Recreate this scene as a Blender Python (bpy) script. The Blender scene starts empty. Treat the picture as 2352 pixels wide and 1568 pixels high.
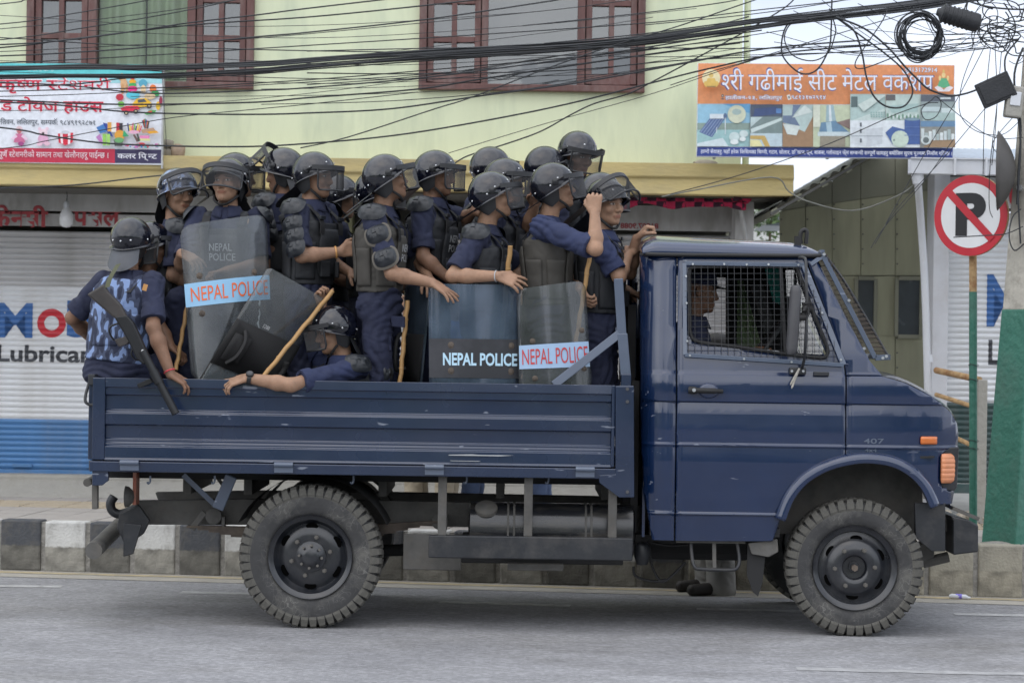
import bpy, bmesh, math, random
import numpy as np
from mathutils import Vector, Matrix
from mathutils.geometry import tessellate_polygon
R = math.radians
rnd = random.Random(7)
SC = bpy.context.scene
COL = SC.collection

# ---------------------------------------------------------------- camera, sky, sun, exposure
CAM_DIST, CAM_Z, ROLL = 12.6, 1.572, R(0.85)
FPX = 5355.0                       # focal length in units of a 2352-wide frame
cam = bpy.data.cameras.new('camera'); cam_o = bpy.data.objects.new('camera', cam); COL.objects.link(cam_o)
cam.sensor_width = 36; cam.lens = 36 * FPX / 2352; cam.clip_end = 2000; cam.clip_start = 0.1
cam_o.matrix_world = Matrix.Translation((0, -CAM_DIST, CAM_Z)) @ Matrix.Rotation(R(90), 4, 'X') @ Matrix.Rotation(ROLL, 4, 'Z')
cam.dof.use_dof = True; cam.dof.focus_distance = 12.8; cam.dof.aperture_fstop = 4.0
SC.camera = cam_o

SUN_EL, SUN_AZ = R(58), R(205)     # azimuth: compass style, the sun stands behind the camera
w = bpy.data.worlds.new('World'); SC.world = w; w.use_nodes = True
nt = w.node_tree; nt.nodes.clear()
n_out = nt.nodes.new('ShaderNodeOutputWorld'); n_bg = nt.nodes.new('ShaderNodeBackground')
n_sky = nt.nodes.new('ShaderNodeTexSky'); n_sky.sky_type = 'NISHITA'; n_sky.sun_disc = False
n_sky.sun_elevation = SUN_EL; n_sky.sun_rotation = SUN_AZ; n_sky.dust_density = 5.0; n_sky.air_density = 1.0
n_co = nt.nodes.new('ShaderNodeTexCoord')
n_map = nt.nodes.new('ShaderNodeMapping'); n_map.inputs['Scale'].default_value = (1.6, 1.6, 3.2)
n_noi = nt.nodes.new('ShaderNodeTexNoise'); n_noi.inputs['Scale'].default_value = 1.5; n_noi.inputs['Detail'].default_value = 5
n_noi.inputs['Roughness'].default_value = 0.55; n_noi.inputs['Distortion'].default_value = 0.6
n_rmp = nt.nodes.new('ShaderNodeValToRGB')
n_rmp.color_ramp.elements[0].position = 0.34; n_rmp.color_ramp.elements[0].color = (5.4, 6.1, 7.5, 1)
n_rmp.color_ramp.elements[1].position = 0.66; n_rmp.color_ramp.elements[1].color = (11.8, 12.3, 13.2, 1)
n_mix = nt.nodes.new('ShaderNodeMix'); n_mix.data_type = 'RGBA'; n_mix.inputs['Factor'].default_value = 0.86
nt.links.new(n_co.outputs['Generated'], n_map.inputs['Vector']); nt.links.new(n_map.outputs[0], n_noi.inputs['Vector'])
nt.links.new(n_noi.outputs['Fac'], n_rmp.inputs['Fac'])
nt.links.new(n_sky.outputs[0], n_mix.inputs[6]); nt.links.new(n_rmp.outputs[0], n_mix.inputs[7])
nt.links.new(n_mix.outputs[2], n_bg.inputs['Color']); n_bg.inputs['Strength'].default_value = 0.105
nt.links.new(n_bg.outputs[0], n_out.inputs[0])

sun = bpy.data.lights.new('sun', 'SUN'); sun_o = bpy.data.objects.new('sun', sun); COL.objects.link(sun_o)
sun.energy = 1.0; sun.angle = R(110); sun.color = (1.0, 0.96, 0.9)
sd = Vector((math.sin(SUN_AZ) * math.cos(SUN_EL), math.cos(SUN_AZ) * math.cos(SUN_EL), math.sin(SUN_EL)))
sun_o.rotation_euler = sd.to_track_quat('Z', 'Y').to_euler()
SC.view_settings.view_transform = 'Standard'; SC.view_settings.look = 'None'
SC.view_settings.exposure = 0.52; SC.view_settings.gamma = 1.0; SC.view_settings.use_curve_mapping = False
SC.cycles.use_denoising = True
SC.cycles.max_bounces = 8; SC.cycles.transparent_max_bounces = 24
SC.cycles.glossy_bounces = 3; SC.cycles.transmission_bounces = 4; SC.cycles.diffuse_bounces = 3

# ---------------------------------------------------------------- helpers
_c, _s = math.cos(ROLL), math.sin(ROLL)
def at(px, py, Y=0.0):
    """a survey point of the place: direction (px, py) measured on a 2352-wide plate, at depth Y behind the truck's near side"""
    dx, dy = px - 1176, py - 784
    k = (CAM_DIST + Y) / FPX
    return Vector(((dx * _c + dy * _s) * k, Y, CAM_Z - (-dx * _s + dy * _c) * k))
def mpp(Y): return (CAM_DIST + Y) / FPX           # metres per survey unit
def xz(pts, Y=0.0):
    return [((p := at(a, b, Y)).x, p.z) for a, b in pts]

def tag(o, label=None, cat=None, group=None, kind=None):
    if label: o['label'] = label
    if cat: o['category'] = cat
    if group: o['group'] = group
    if kind: o['kind'] = kind
    return o
def empty(name, loc=(0, 0, 0), label=None, cat=None, group=None):
    o = bpy.data.objects.new(name, None); COL.objects.link(o); o.location = loc; o.empty_display_size = 0.1
    return tag(o, label, cat, group)
def link(name, me, mat=None, parent=None, M=None):
    o = bpy.data.objects.new(name, me); COL.objects.link(o)
    if mat is not None and len(me.materials) == 0: me.materials.append(mat)
    if parent is not None:
        o.parent = parent
        o.matrix_parent_inverse = WINV(parent)
    if M is not None: o.matrix_basis = M
    return o
_winv = {}
def world_of(o):
    m = o.matrix_basis.copy()
    if o.parent is not None: m = world_of(o.parent) @ o.matrix_parent_inverse @ m
    return m
def WINV(o): return world_of(o).inverted()
def finish(me, smooth=None):
    if smooth is not None and len(me.polygons):
        me.polygons.foreach_set('use_smooth', [True] * len(me.polygons))
        if smooth < 179: me.set_sharp_from_angle(angle=R(smooth))
    me.update(); return me

class MB:
    """collects shapes for one mesh"""
    def __init__(s): s.v = []; s.f = []
    def add(s, vs, fs, M=None):
        b = len(s.v)
        s.v += [tuple(M @ Vector(p)) for p in vs] if M is not None else [tuple(p) for p in vs]
        s.f += [[i + b for i in f] for f in fs]; return s
    def box(s, x0, x1, y0, y1, z0, z1, M=None):
        vs = [(x, y, z) for x in (x0, x1) for y in (y0, y1) for z in (z0, z1)]
        return s.add(vs, [(0, 1, 3, 2), (4, 6, 7, 5), (0, 4, 5, 1), (2, 3, 7, 6), (0, 2, 6, 4), (1, 5, 7, 3)], M)
    def bar(s, a, b, w, h, up=(0, 1, 0)):
        a, b, up = Vector(a), Vector(b), Vector(up); d = (b - a).normalized()
        u = up.cross(d).normalized(); v = d.cross(u)
        vs = [p + u * (w / 2 * i) + v * (h / 2 * j) for p in (a, b) for i, j in ((-1, -1), (1, -1), (1, 1), (-1, 1))]
        return s.add(vs, [(0, 3, 2, 1), (4, 5, 6, 7), (0, 1, 5, 4), (1, 2, 6, 5), (2, 3, 7, 6), (3, 0, 4, 7)])
    def tube(s, pts, r, n=8, cap=True, closed=False):
        pts = [Vector(p) for p in pts]; m = len(pts)
        rs = r if isinstance(r, (list, tuple)) else [r] * m
        b = len(s.v); u = None
        for i, p in enumerate(pts):
            if closed: t = pts[(i + 1) % m] - pts[i - 1]
            else: t = pts[min(i + 1, m - 1)] - pts[max(i - 1, 0)]
            t = t.normalized() if t.length > 1e-9 else Vector((1, 0, 0))
            if u is None: u = t.orthogonal().normalized()
            else:
                u = u - t * u.dot(t); u = u.normalized() if u.length > 1e-6 else t.orthogonal().normalized()
            v = t.cross(u)
            s.v += [tuple(p + (u * math.cos(2 * math.pi * k / n) + v * math.sin(2 * math.pi * k / n)) * rs[i]) for k in range(n)]
        for i in range(m if closed else m - 1):
            j = (i + 1) % m
            for k in range(n):
                k2 = (k + 1) % n
                s.f.append([b + i * n + k, b + i * n + k2, b + j * n + k2, b + j * n + k])
        if cap and not closed:
            s.f.append([b + k for k in range(n)][::-1]); s.f.append([b + (m - 1) * n + k for k in range(n)])
        return s
    def cyl(s, a, b, r, n=16, r2=None): return s.tube([a, b], [r, r if r2 is None else r2], n)
    def lathe(s, prof, M=None, n=32, a0=0.0, a1=2 * math.pi, close=None):
        """prof [(radius, height)] turned about local Z"""
        full = abs(a1 - a0 - 2 * math.pi) < 1e-6; m = n if full else n + 1; vs = []; fs = []
        for r, h in prof:
            for k in range(m):
                a = a0 + (a1 - a0) * k / n; vs.append((r * math.cos(a), r * math.sin(a), h))
        for i in range(len(prof) - 1):
            for k in range(n):
                k2 = (k + 1) % m
                fs.append((i * m + k, i * m + k2, (i + 1) * m + k2, (i + 1) * m + k))
        return s.add(vs, fs, M)
    def prism(s, poly, y0, y1, axis='Y', holes=()):
        """poly [(x, z)] pushed along Y (or 'X': (y, z), 'Z': (x, y))"""
        loops = [list(poly)] + [list(h) for h in holes]
        f = {'Y': lambda a, b, t: (a, t, b), 'X': lambda a, b, t: (t, a, b), 'Z': lambda a, b, t: (a, b, t)}[axis]
        tri = tessellate_polygon([[Vector((a, b, 0)) for a, b in l] for l in loops])
        flat = [p for l in loops for p in l]; n = len(flat)
        vs = [f(a, b, y0) for a, b in flat] + [f(a, b, y1) for a, b in flat]
        fs = [tuple(t) for t in tri] + [tuple(i + n for i in t[::-1]) for t in tri]
        o = 0
        for l in loops:
            m = len(l)
            for i in range(m):
                j = (i + 1) % m; fs.append((o + i, o + i + n, o + j + n, o + j))
            o += m
        return s.add(vs, fs)
    def loft(s, rings, cap=True, closed=True):
        b = len(s.v); n = len(rings[0])
        for r in rings: s.v += [tuple(p) for p in r]
        for i in range(len(rings) - 1):
            for k in range(n if closed else n - 1):
                k2 = (k + 1) % n
                s.f.append([b + i * n + k, b + i * n + k2, b + (i + 1) * n + k2, b + (i + 1) * n + k])
        if cap and closed:
            s.f.append([b + k for k in range(n)][::-1]); s.f.append([b + (len(rings) - 1) * n + k for k in range(n)])
        return s
    def grid(s, fn, nu, nv):
        return s.loft([[fn(i / nu, j / nv) for j in range(nv + 1)] for i in range(nu + 1)], cap=False, closed=False)
    def mesh(s, name, smooth=None, fix=True):
        me = bpy.data.meshes.new(name); me.from_pydata(s.v, [], s.f)
        if fix:
            bm = bmesh.new(); bm.from_mesh(me); bmesh.ops.recalc_face_normals(bm, faces=bm.faces); bm.to_mesh(me); bm.free()
        return finish(me, smooth)
    def build(s, name, mat, parent=None, smooth=None, bevel=0.0, M=None, fix=True):
        o = link(name, s.mesh(name, smooth, fix), mat, parent, M)
        if bevel: add_bevel(o, bevel)
        return o
def add_bevel(o, wd, seg=2):
    m = o.modifiers.new('bevel', 'BEVEL'); m.width = wd; m.segments = seg; m.limit_method = 'ANGLE'; m.angle_limit = R(38)
    m.harden_normals = False
    return o
def solid(o, t, off=-1):
    m = o.modifiers.new('thickness', 'SOLIDIFY'); m.thickness = t; m.offset = off; return o
def cut_levels(me, xs=(), zs=(), ys=()):
    bm = bmesh.new(); bm.from_mesh(me)
    for vals, no in ((xs, (1, 0, 0)), (zs, (0, 0, 1)), (ys, (0, 1, 0))):
        for q in vals:
            co = (q, 0, 0) if no[0] else ((0, 0, q) if no[2] else (0, q, 0))
            bmesh.ops.bisect_plane(bm, geom=bm.verts[:] + bm.edges[:] + bm.faces[:], dist=1e-5, plane_co=co, plane_no=no)
    bm.to_mesh(me); bm.free(); return me
def warp(me, fn):
    for v in me.vertices: v.co = fn(v.co)
    me.update(); return me
def smoothline(pts, k=6):
    pts = [Vector(p) for p in pts]; out = []
    for i in range(len(pts) - 1):
        p0, p1, p2, p3 = pts[max(i - 1, 0)], pts[i], pts[i + 1], pts[min(i + 2, len(pts) - 1)]
        for j in range(k):
            t = j / k; t2 = t * t; t3 = t2 * t
            out.append(0.5 * ((2 * p1) + (p2 - p0) * t + (2 * p0 - 5 * p1 + 4 * p2 - p3) * t2 + (3 * p1 - p0 - 3 * p2 + p3) * t3))
    out.append(pts[-1]); return out
def smooth2(pts, k=5): return [(p.x, p.y) for p in smoothline([(a, b, 0) for a, b in pts], k)]
def lerp_tab(tab, q):
    if q <= tab[0][0]: return tab[0][1]
    for (a, va), (b, vb) in zip(tab, tab[1:]):
        if q <= b: return va + (vb - va) * (q - a) / max(b - a, 1e-9)
    return tab[-1][1]

# ---------------------------------------------------------------- materials
def srgb(r, g, b):
    f = lambda c: (c / 255 / 12.92) if c / 255 <= 0.04045 else ((c / 255 + 0.055) / 1.055) ** 2.4
    return (f(r), f(g), f(b))
def mat(name, col, rough=0.6, metal=0.0, spec=0.5, coat=0.0, var=0.12, vscale=6.0, bump=0.0, bscale=40.0, dirt=None, dirt_amt=0.0,
        dirt_scale=3.0, rvar=0.08, coords='Object', alpha=1.0, sheen=0.0, coat_rough=0.05, stretch=(1, 1, 1)):
    m = bpy.data.materials.new(name); m.use_nodes = True; t = m.node_tree; N = t.nodes; L = t.links
    p = N['Principled BSDF']; p.inputs['Metallic'].default_value = metal
    p.inputs['Specular IOR Level'].default_value = spec; p.inputs['Coat Weight'].default_value = coat
    p.inputs['Coat Roughness'].default_value = coat_rough; p.inputs['Alpha'].default_value = alpha
    p.inputs['Sheen Weight'].default_value = sheen
    tc = N.new('ShaderNodeTexCoord'); mp = N.new('ShaderNodeMapping'); mp.inputs['Scale'].default_value = stretch
    L.new(tc.outputs[coords], mp.inputs['Vector'])
    nz = N.new('ShaderNodeTexNoise'); nz.inputs['Scale'].default_value = vscale; nz.inputs['Detail'].default_value = 3; nz.inputs['Roughness'].default_value = 0.65
    L.new(mp.outputs[0], nz.inputs['Vector'])
    rp = N.new('ShaderNodeValToRGB'); lo, hi = 1 - var, 1 + var
    rp.color_ramp.elements[0].position = 0.3; rp.color_ramp.elements[1].position = 0.7
    rp.color_ramp.elements[0].color = (*[min(1, c * lo) for c in col], 1); rp.color_ramp.elements[1].color = (*[min(1, c * hi) for c in col], 1)
    L.new(nz.outputs['Fac'], rp.inputs['Fac']); cur = rp.outputs[0]
    rr = N.new('ShaderNodeMapRange'); rr.inputs['To Min'].default_value = max(0.02, rough - rvar); rr.inputs['To Max'].default_value = min(1, rough + rvar)
    L.new(nz.outputs['Fac'], rr.inputs['Value']); rcur = rr.outputs[0]
    if dirt is not None:
        n2 = N.new('ShaderNodeTexNoise'); n2.inputs['Scale'].default_value = dirt_scale; n2.inputs['Detail'].default_value = 4; n2.inputs['Roughness'].default_value = 0.7
        L.new(mp.outputs[0], n2.inputs['Vector'])
        r2 = N.new('ShaderNodeMapRange'); r2.inputs['From Min'].default_value = 0.48; r2.inputs['From Max'].default_value = 0.72
        r2.inputs['To Max'].default_value = dirt_amt; L.new(n2.outputs['Fac'], r2.inputs['Value'])
        mx = N.new('ShaderNodeMix'); mx.data_type = 'RGBA'; L.new(r2.outputs[0], mx.inputs['Factor']); L.new(cur, mx.inputs[6]); mx.inputs[7].default_value = (*dirt, 1)
        cur = mx.outputs[2]
        ra = N.new('ShaderNodeMix'); ra.data_type = 'FLOAT'; L.new(r2.outputs[0], ra.inputs['Factor']); L.new(rcur, ra.inputs[2]); ra.inputs[3].default_value = 0.85
        rcur = ra.outputs[0]
    L.new(cur, p.inputs['Base Color']); L.new(rcur, p.inputs['Roughness'])
    if bump:
        n3 = N.new('ShaderNodeTexNoise'); n3.inputs['Scale'].default_value = bscale; n3.inputs['Detail'].default_value = 2
        L.new(mp.outputs[0], n3.inputs['Vector'])
        bp = N.new('ShaderNodeBump'); bp.inputs['Strength'].default_value = bump; bp.inputs['Distance'].default_value = 0.01
        L.new(n3.outputs['Fac'], bp.inputs['Height']); L.new(bp.outputs[0], p.inputs['Normal'])
    return m
def flat_mat(name, col, rough=0.6): return mat(name, col, rough, var=0.04)

# text set as flat lettering: returns (verts [(x, z)], faces); Devanagari is typed in visual order, '~' before a letter = half form
def glyphs(s, bold=0.0, res=3):
    cu = bpy.data.curves.new('t', 'FONT'); cu.body = s; cu.size = 1; cu.resolution_u = res; cu.offset = bold; cu.fill_mode = 'FRONT'
    o = bpy.data.objects.new('t', cu)
    me = bpy.data.meshes.new_from_object(o)
    vs = [(v.co.x, v.co.y) for v in me.vertices]; fs = [tuple(p.vertices) for p in me.polygons]
    bpy.data.objects.remove(o); bpy.data.curves.remove(cu); bpy.data.meshes.remove(me)
    return vs, fs
def glyphs(s, bold=0.0, res=3, _g=glyphs):
    if '\u0936' not in s: return _g(s, bold, res)
    # contours filled one by one (this letter's strokes overlap)
    cu = bpy.data.curves.new('t', 'FONT'); cu.body = s; cu.size = 1; cu.resolution_u = res; cu.offset = bold; cu.fill_mode = 'NONE'
    o = bpy.data.objects.new('t', cu); me = bpy.data.meshes.new_from_object(o)
    co = [(v.co.x, v.co.y) for v in me.vertices]; nb = {}
    for e in me.edges: nb.setdefault(e.vertices[0], []).append(e.vertices[1]); nb.setdefault(e.vertices[1], []).append(e.vertices[0])
    seen = set(); loops = []
    for st in nb:
        if st in seen: continue
        lp = [st]; seen.add(st); cur = st
        while True:
            nx = [q for q in nb[cur] if q not in seen]
            if not nx: break
            cur = nx[0]; seen.add(cur); lp.append(cur)
        if len(lp) > 2: loops.append([co[i] for i in lp])
    bpy.data.objects.remove(o); bpy.data.curves.remove(cu); bpy.data.meshes.remove(me)
    area = lambda l: sum(a[0] * b[1] - b[0] * a[1] for a, b in zip(l, l[1:] + l[:1])) / 2
    def inside(p, l):
        c = False
        for a, b in zip(l, l[1:] + l[:1]):
            if (a[1] > p[1]) != (b[1] > p[1]) and p[0] < (b[0] - a[0]) * (p[1] - a[1]) / (b[1] - a[1]) + a[0]: c = not c
        return c
    ol = sorted(loops, key=lambda l: -abs(area(l))); outs = []; V, F = [], []
    for l in ol:
        host = [q for q in outs if inside(l[0], q[0]) and all(inside(p, q[0]) for p in l[::3])]
        if host: host[-1][1].append(l)
        else: outs.append((l, []))
    for l, hs in outs:
        lp = [l] + hs; flat = [p for q in lp for p in q]; tri = tessellate_polygon([[Vector((a, b, 0)) for a, b in q] for q in lp]); b0 = len(V); V += flat; F += [tuple(i + b0 for i in t) for t in tri]
    return V, F
def half_glyph(ch, bold, res, keep=0.66):
    vs, fs = glyphs(ch, bold, res)
    me = bpy.data.meshes.new('h'); me.from_pydata([(x, y, 0) for x, y in vs], [], fs)
    xm = max(x for x, y in vs) * keep
    bm = bmesh.new(); bm.from_mesh(me)
    bmesh.ops.bisect_plane(bm, geom=bm.verts[:] + bm.edges[:] + bm.faces[:], plane_co=(xm, 0, 0), plane_no=(1, 0, 0), clear_outer=True)
    bm.to_mesh(me); bm.free()
    out = [(v.co.x, v.co.y) for v in me.vertices], [tuple(p.vertices) for p in me.polygons]
    bpy.data.meshes.remove(me); return out, xm
def lettering(s, bold=0.0, res=3):
    if '~' not in s: return glyphs(s, bold, res)
    V, F, x = [], [], 0.0; i = 0; parts = []
    seg = ''
    while i < len(s):
        if s[i] == '~':
            if seg: parts.append(('s', seg)); seg = ''
            parts.append(('h', s[i + 1])); i += 2
        else: seg += s[i]; i += 1
    if seg: parts.append(('s', seg))
    for k, t in parts:
        if k == 's':
            vs, fs = glyphs(t, bold, res); wdt = max((a for a, b in vs), default=0) + (0.25 if t.endswith(' ') else 0) - bold * 0.5
        else: (vs, fs), wdt = half_glyph(t, bold, res)
        b = len(V); V += [(a + x, c) for a, c in vs]; F += [tuple(q + b for q in f) for f in fs]; x += wdt - 0.005
    return V, F
def place_text(s, x0, x1, z0, z1, bold=0.0, res=3, keep_aspect=False):
    """lettering stretched into the box x0..x1, z0..z1 (cap box of the text's own bounds)"""
    V, F = lettering(s, bold, res)
    a0, a1 = min(a for a, b in V), max(a for a, b in V); b0, b1 = min(b for a, b in V), max(b for a, b in V)
    return [(x0 + (a - a0) / (a1 - a0) * (x1 - x0), z0 + (b - b0) / (b1 - b0) * (z1 - z0)) for a, b in V], F
# ================================================================ materials of the place
def kerb_mat(name, top, low, z_split):
    m = mat(name, top, 0.8, var=0.15, vscale=14, bump=0.5, bscale=60, dirt=(0.12, 0.11, 0.095), dirt_amt=0.75, dirt_scale=7)
    t = m.node_tree; N = t.nodes; L = t.links; p = N['Principled BSDF']
    src = p.inputs['Base Color'].links[0].from_socket
    tc = N.new('ShaderNodeTexCoord'); sp = N.new('ShaderNodeSeparateXYZ'); L.new(tc.outputs['Object'], sp.inputs[0])
    nz = N.new('ShaderNodeTexNoise'); nz.inputs['Scale'].default_value = 22; L.new(tc.outputs['Object'], nz.inputs['Vector'])
    ad = N.new('ShaderNodeMath'); ad.operation = 'MULTIPLY_ADD'; L.new(nz.outputs['Fac'], ad.inputs[0]); ad.inputs[1].default_value = 0.03; L.new(sp.outputs['Z'], ad.inputs[2])
    mr = N.new('ShaderNodeMapRange'); mr.inputs['From Min'].default_value = z_split + 0.008; mr.inputs['From Max'].default_value = z_split + 0.02
    L.new(ad.outputs[0], mr.inputs['Value'])
    m2 = mat(name + '_x', low, 0.85, var=0.3, vscale=9)
    nz2 = N.new('ShaderNodeTexNoise'); nz2.inputs['Scale'].default_value = 9; nz2.inputs['Detail'].default_value = 6; L.new(tc.outputs['Object'], nz2.inputs['Vector'])
    rp = N.new('ShaderNodeValToRGB'); rp.color_ramp.elements[0].color = (*[c * 0.6 for c in low], 1); rp.color_ramp.elements[1].color = (*[c * 1.5 for c in low], 1)
    rp.color_ramp.elements[0].position = 0.32; rp.color_ramp.elements[1].position = 0.68; L.new(nz2.outputs['Fac'], rp.inputs[0])
    mx = N.new('ShaderNodeMix'); mx.data_type = 'RGBA'; L.new(mr.outputs[0], mx.inputs['Factor']); L.new(rp.outputs[0], mx.inputs[6]); L.new(src, mx.inputs[7])
    L.new(mx.outputs[2], p.inputs['Base Color']); bpy.data.materials.remove(m2)
    return m
MT = {}
MT['asphalt'] = mat('asphalt', (0.26, 0.26, 0.27), 0.88, var=0.16, vscale=1.4, bump=0.55, bscale=160, dirt=(0.16, 0.155, 0.15), dirt_amt=0.75, dirt_scale=0.8, stretch=(0.7, 1.1, 1))
def speckle(m, amt=.5):
    t = m.node_tree; N = t.nodes; L = t.links; p = N['Principled BSDF']; tc = N.new('ShaderNodeTexCoord'); src = p.inputs['Base Color'].links[0].from_socket
    mp = N.new('ShaderNodeMapping'); mp.inputs['Scale'].default_value = (.55, 1, 1); L.new(tc.outputs['Object'], mp.inputs[0])
    v = N.new('ShaderNodeTexVoronoi'); v.inputs['Scale'].default_value = 75; L.new(mp.outputs[0], v.inputs['Vector'])
    r = N.new('ShaderNodeValToRGB'); e = r.color_ramp.elements; e[0].position = 0; e[0].color = (.62, .62, .62, 1); e[1].position = 1; e[1].color = (1.5, 1.5, 1.5, 1); q = e.new(.5); q.color = (.97, .97, .97, 1)
    sp = N.new('ShaderNodeSeparateColor'); L.new(v.outputs['Color'], sp.inputs[0]); L.new(sp.outputs[0], r.inputs[0])
    n = N.new('ShaderNodeTexNoise'); n.inputs['Scale'].default_value = 1.0; n.inputs['Detail'].default_value = 4; m2 = N.new('ShaderNodeMapping'); m2.inputs['Scale'].default_value = (.8, 2.2, 1); L.new(tc.outputs['Object'], m2.inputs[0]); L.new(m2.outputs[0], n.inputs['Vector'])
    r2 = N.new('ShaderNodeValToRGB'); r2.color_ramp.elements[0].position = .3; r2.color_ramp.elements[0].color = (.86, .86, .865, 1); r2.color_ramp.elements[1].position = .62; r2.color_ramp.elements[1].color = (1.08, 1.08, 1.07, 1); L.new(n.outputs['Fac'], r2.inputs[0])
    a = N.new('ShaderNodeMix'); a.data_type = 'RGBA'; a.blend_type = 'MULTIPLY'; a.inputs[0].default_value = amt; L.new(src, a.inputs[6]); L.new(r.outputs[0], a.inputs[7])
    b = N.new('ShaderNodeMix'); b.data_type = 'RGBA'; b.blend_type = 'MULTIPLY'; b.inputs[0].default_value = .8; L.new(a.outputs[2], b.inputs[6]); L.new(r2.outputs[0], b.inputs[7]); L.new(b.outputs[2], p.inputs['Base Color']); return m
speckle(MT['asphalt'], .55)
MT['asphalt_edge'] = mat('asphalt_edge', (0.34, 0.32, 0.28), 0.9, var=0.18, vscale=3, bump=0.5, bscale=140, dirt=(0.2, 0.19, 0.17), dirt_amt=0.5, dirt_scale=2.2)
MT['road_white'] = mat('road_white', (0.42, 0.42, 0.42), 0.8, var=0.2, vscale=12, bump=0.4, bscale=140, dirt=(0.17, 0.17, 0.17), dirt_amt=0.9, dirt_scale=9)
MT['road_faint'] = mat('road_faint', (0.34, 0.34, 0.34), 0.85, var=0.2, vscale=12, bump=0.4, bscale=140, dirt=(0.25, 0.25, 0.255), dirt_amt=1.0, dirt_scale=5)
MT['road_yellow'] = mat('road_yellow', (0.42, 0.35, 0.22), 0.85, var=0.2, vscale=9, bump=0.4, bscale=140, dirt=(0.28, 0.26, 0.22), dirt_amt=1.0, dirt_scale=6)
MT['ground'] = mat('ground', (0.2, 0.18, 0.15), 0.95, var=0.3, vscale=0.6, bump=0.5, bscale=8)
MT['kerb_white'] = kerb_mat('kerb_white', (0.6, 0.6, 0.58), (0.26, 0.25, 0.22), 0.17)
MT['kerb_black'] = kerb_mat('kerb_black', (0.07, 0.075, 0.085), (0.13, 0.125, 0.11), 0.17)
MT['kerb_plain'] = kerb_mat('kerb_plain', (0.34, 0.32, 0.26), (0.27, 0.25, 0.2), 0.17)
MT['mortar'] = mat('mortar', (0.26, 0.25, 0.23), 0.95, var=0.3, vscale=20, bump=0.8, bscale=60)
MT['paver'] = mat('paver', (0.37, 0.345, 0.32), 0.9, var=0.14, vscale=3, bump=0.4, bscale=80, coords='Object', dirt=(0.24, 0.22, 0.19), dirt_amt=0.5)
MT['paver_tactile'] = mat('paver_tactile', (0.43, 0.37, 0.28), 0.9, var=0.14, vscale=5, bump=0.4, bscale=80, dirt=(0.33, 0.3, 0.25), dirt_amt=0.7)
MT['concrete'] = mat('concrete', (0.34, 0.33, 0.3), 0.92, var=0.2, vscale=3, bump=0.6, bscale=30, dirt=(0.2, 0.19, 0.16), dirt_amt=0.6)
MT['wall_green'] = mat('wall_green', (0.67, 0.72, 0.51), 0.9, var=0.04, vscale=1.6, bump=0.12, bscale=45, dirt=(0.5, 0.56, 0.41), dirt_amt=0.75, dirt_scale=1.4, stretch=(2.2, 1, 0.5))
MT['ledge_yellow'] = mat('ledge_yellow', (0.6, 0.485, 0.225), 0.88, var=0.1, vscale=2.5, bump=0.3, bscale=30, dirt=(0.4, 0.34, 0.2), dirt_amt=0.7, dirt_scale=2.2, stretch=(0.6, 1, 2))
MT['plaster_grey'] = mat('plaster_grey', (0.55, 0.55, 0.55), 0.9, var=0.2, vscale=2.5, bump=0.3, bscale=20, dirt=(0.3, 0.29, 0.27), dirt_amt=0.8, dirt_scale=2.6, stretch=(1.4, 1, .5))
MT['plaster_olive'] = mat('plaster_olive', (0.3, 0.3, 0.18), 0.92, var=0.2, vscale=2, bump=0.3, bscale=20)
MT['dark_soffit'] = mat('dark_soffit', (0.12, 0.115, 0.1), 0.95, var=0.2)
MT['wood_frame'] = mat('wood_frame', (0.125, 0.058, 0.052), 0.6, var=0.25, vscale=8, bump=0.25, bscale=30, dirt=(0.3, 0.26, 0.24), dirt_amt=0.35, dirt_scale=9, stretch=(1, 1, .3))
MT['slat_silver'] = mat('slat_silver', (0.5, 0.5, 0.51), 0.5, metal=0.25, var=0.12, vscale=2.5, dirt=(0.25, 0.23, 0.2), dirt_amt=0.6, dirt_scale=3.5, stretch=(.6, 1, 2))
MT['slat_white'] = mat('slat_white', (0.68, 0.7, 0.73), 0.45, var=0.06, vscale=2.5, dirt=(0.36, 0.33, 0.29), dirt_amt=0.45, dirt_scale=5, stretch=(.5, 1, 3))
MT['slat_blue'] = mat('slat_blue', (0.07, 0.19, 0.4), 0.5, var=0.12, vscale=3, dirt=(0.16, 0.2, 0.27), dirt_amt=0.6, dirt_scale=4)
MT['slat_green'] = mat('slat_green', (0.035, 0.075, 0.075), 0.5, var=0.15, vscale=3, dirt=(0.12, 0.13, 0.12), dirt_amt=0.6, dirt_scale=4)
MT['paint_blue'] = flat_mat('paint_blue', (0.05, 0.14, 0.36), 0.5)
MT['paint_red'] = flat_mat('paint_red', (0.5, 0.035, 0.05), 0.5)
MT['paint_black'] = flat_mat('paint_black', (0.045, 0.05, 0.06), 0.5)
MT['fascia_red'] = mat('fascia_red', (0.38, 0.06, 0.07), 0.7, var=0.2, vscale=20)
MT['cable'] = mat('cable', (0.022, 0.025, 0.03), 0.5, var=0.2)
MT['cable_grey'] = mat('cable_grey', (0.16, 0.165, 0.15), 0.6, var=0.3)
MT['box_plastic'] = mat('box_plastic', (0.022, 0.024, 0.028), 0.55, var=0.2, bump=0.2, bscale=60)
MT['galv'] = mat('galv', (0.48, 0.49, 0.5), 0.45, metal=0.5, var=0.15, vscale=5)
MT['pvc'] = mat('pvc', (0.6, 0.62, 0.66), 0.4, var=0.07, vscale=3, dirt=(0.4, 0.4, 0.38), dirt_amt=0.4)
MT['sheet_olive'] = mat('sheet_olive', (0.36, 0.355, 0.24), 0.6, var=0.12, vscale=1.5, dirt=(0.25, 0.25, 0.18), dirt_amt=0.7, dirt_scale=1.6, stretch=(2, 1, .35), bump=0.1, bscale=10)
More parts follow.
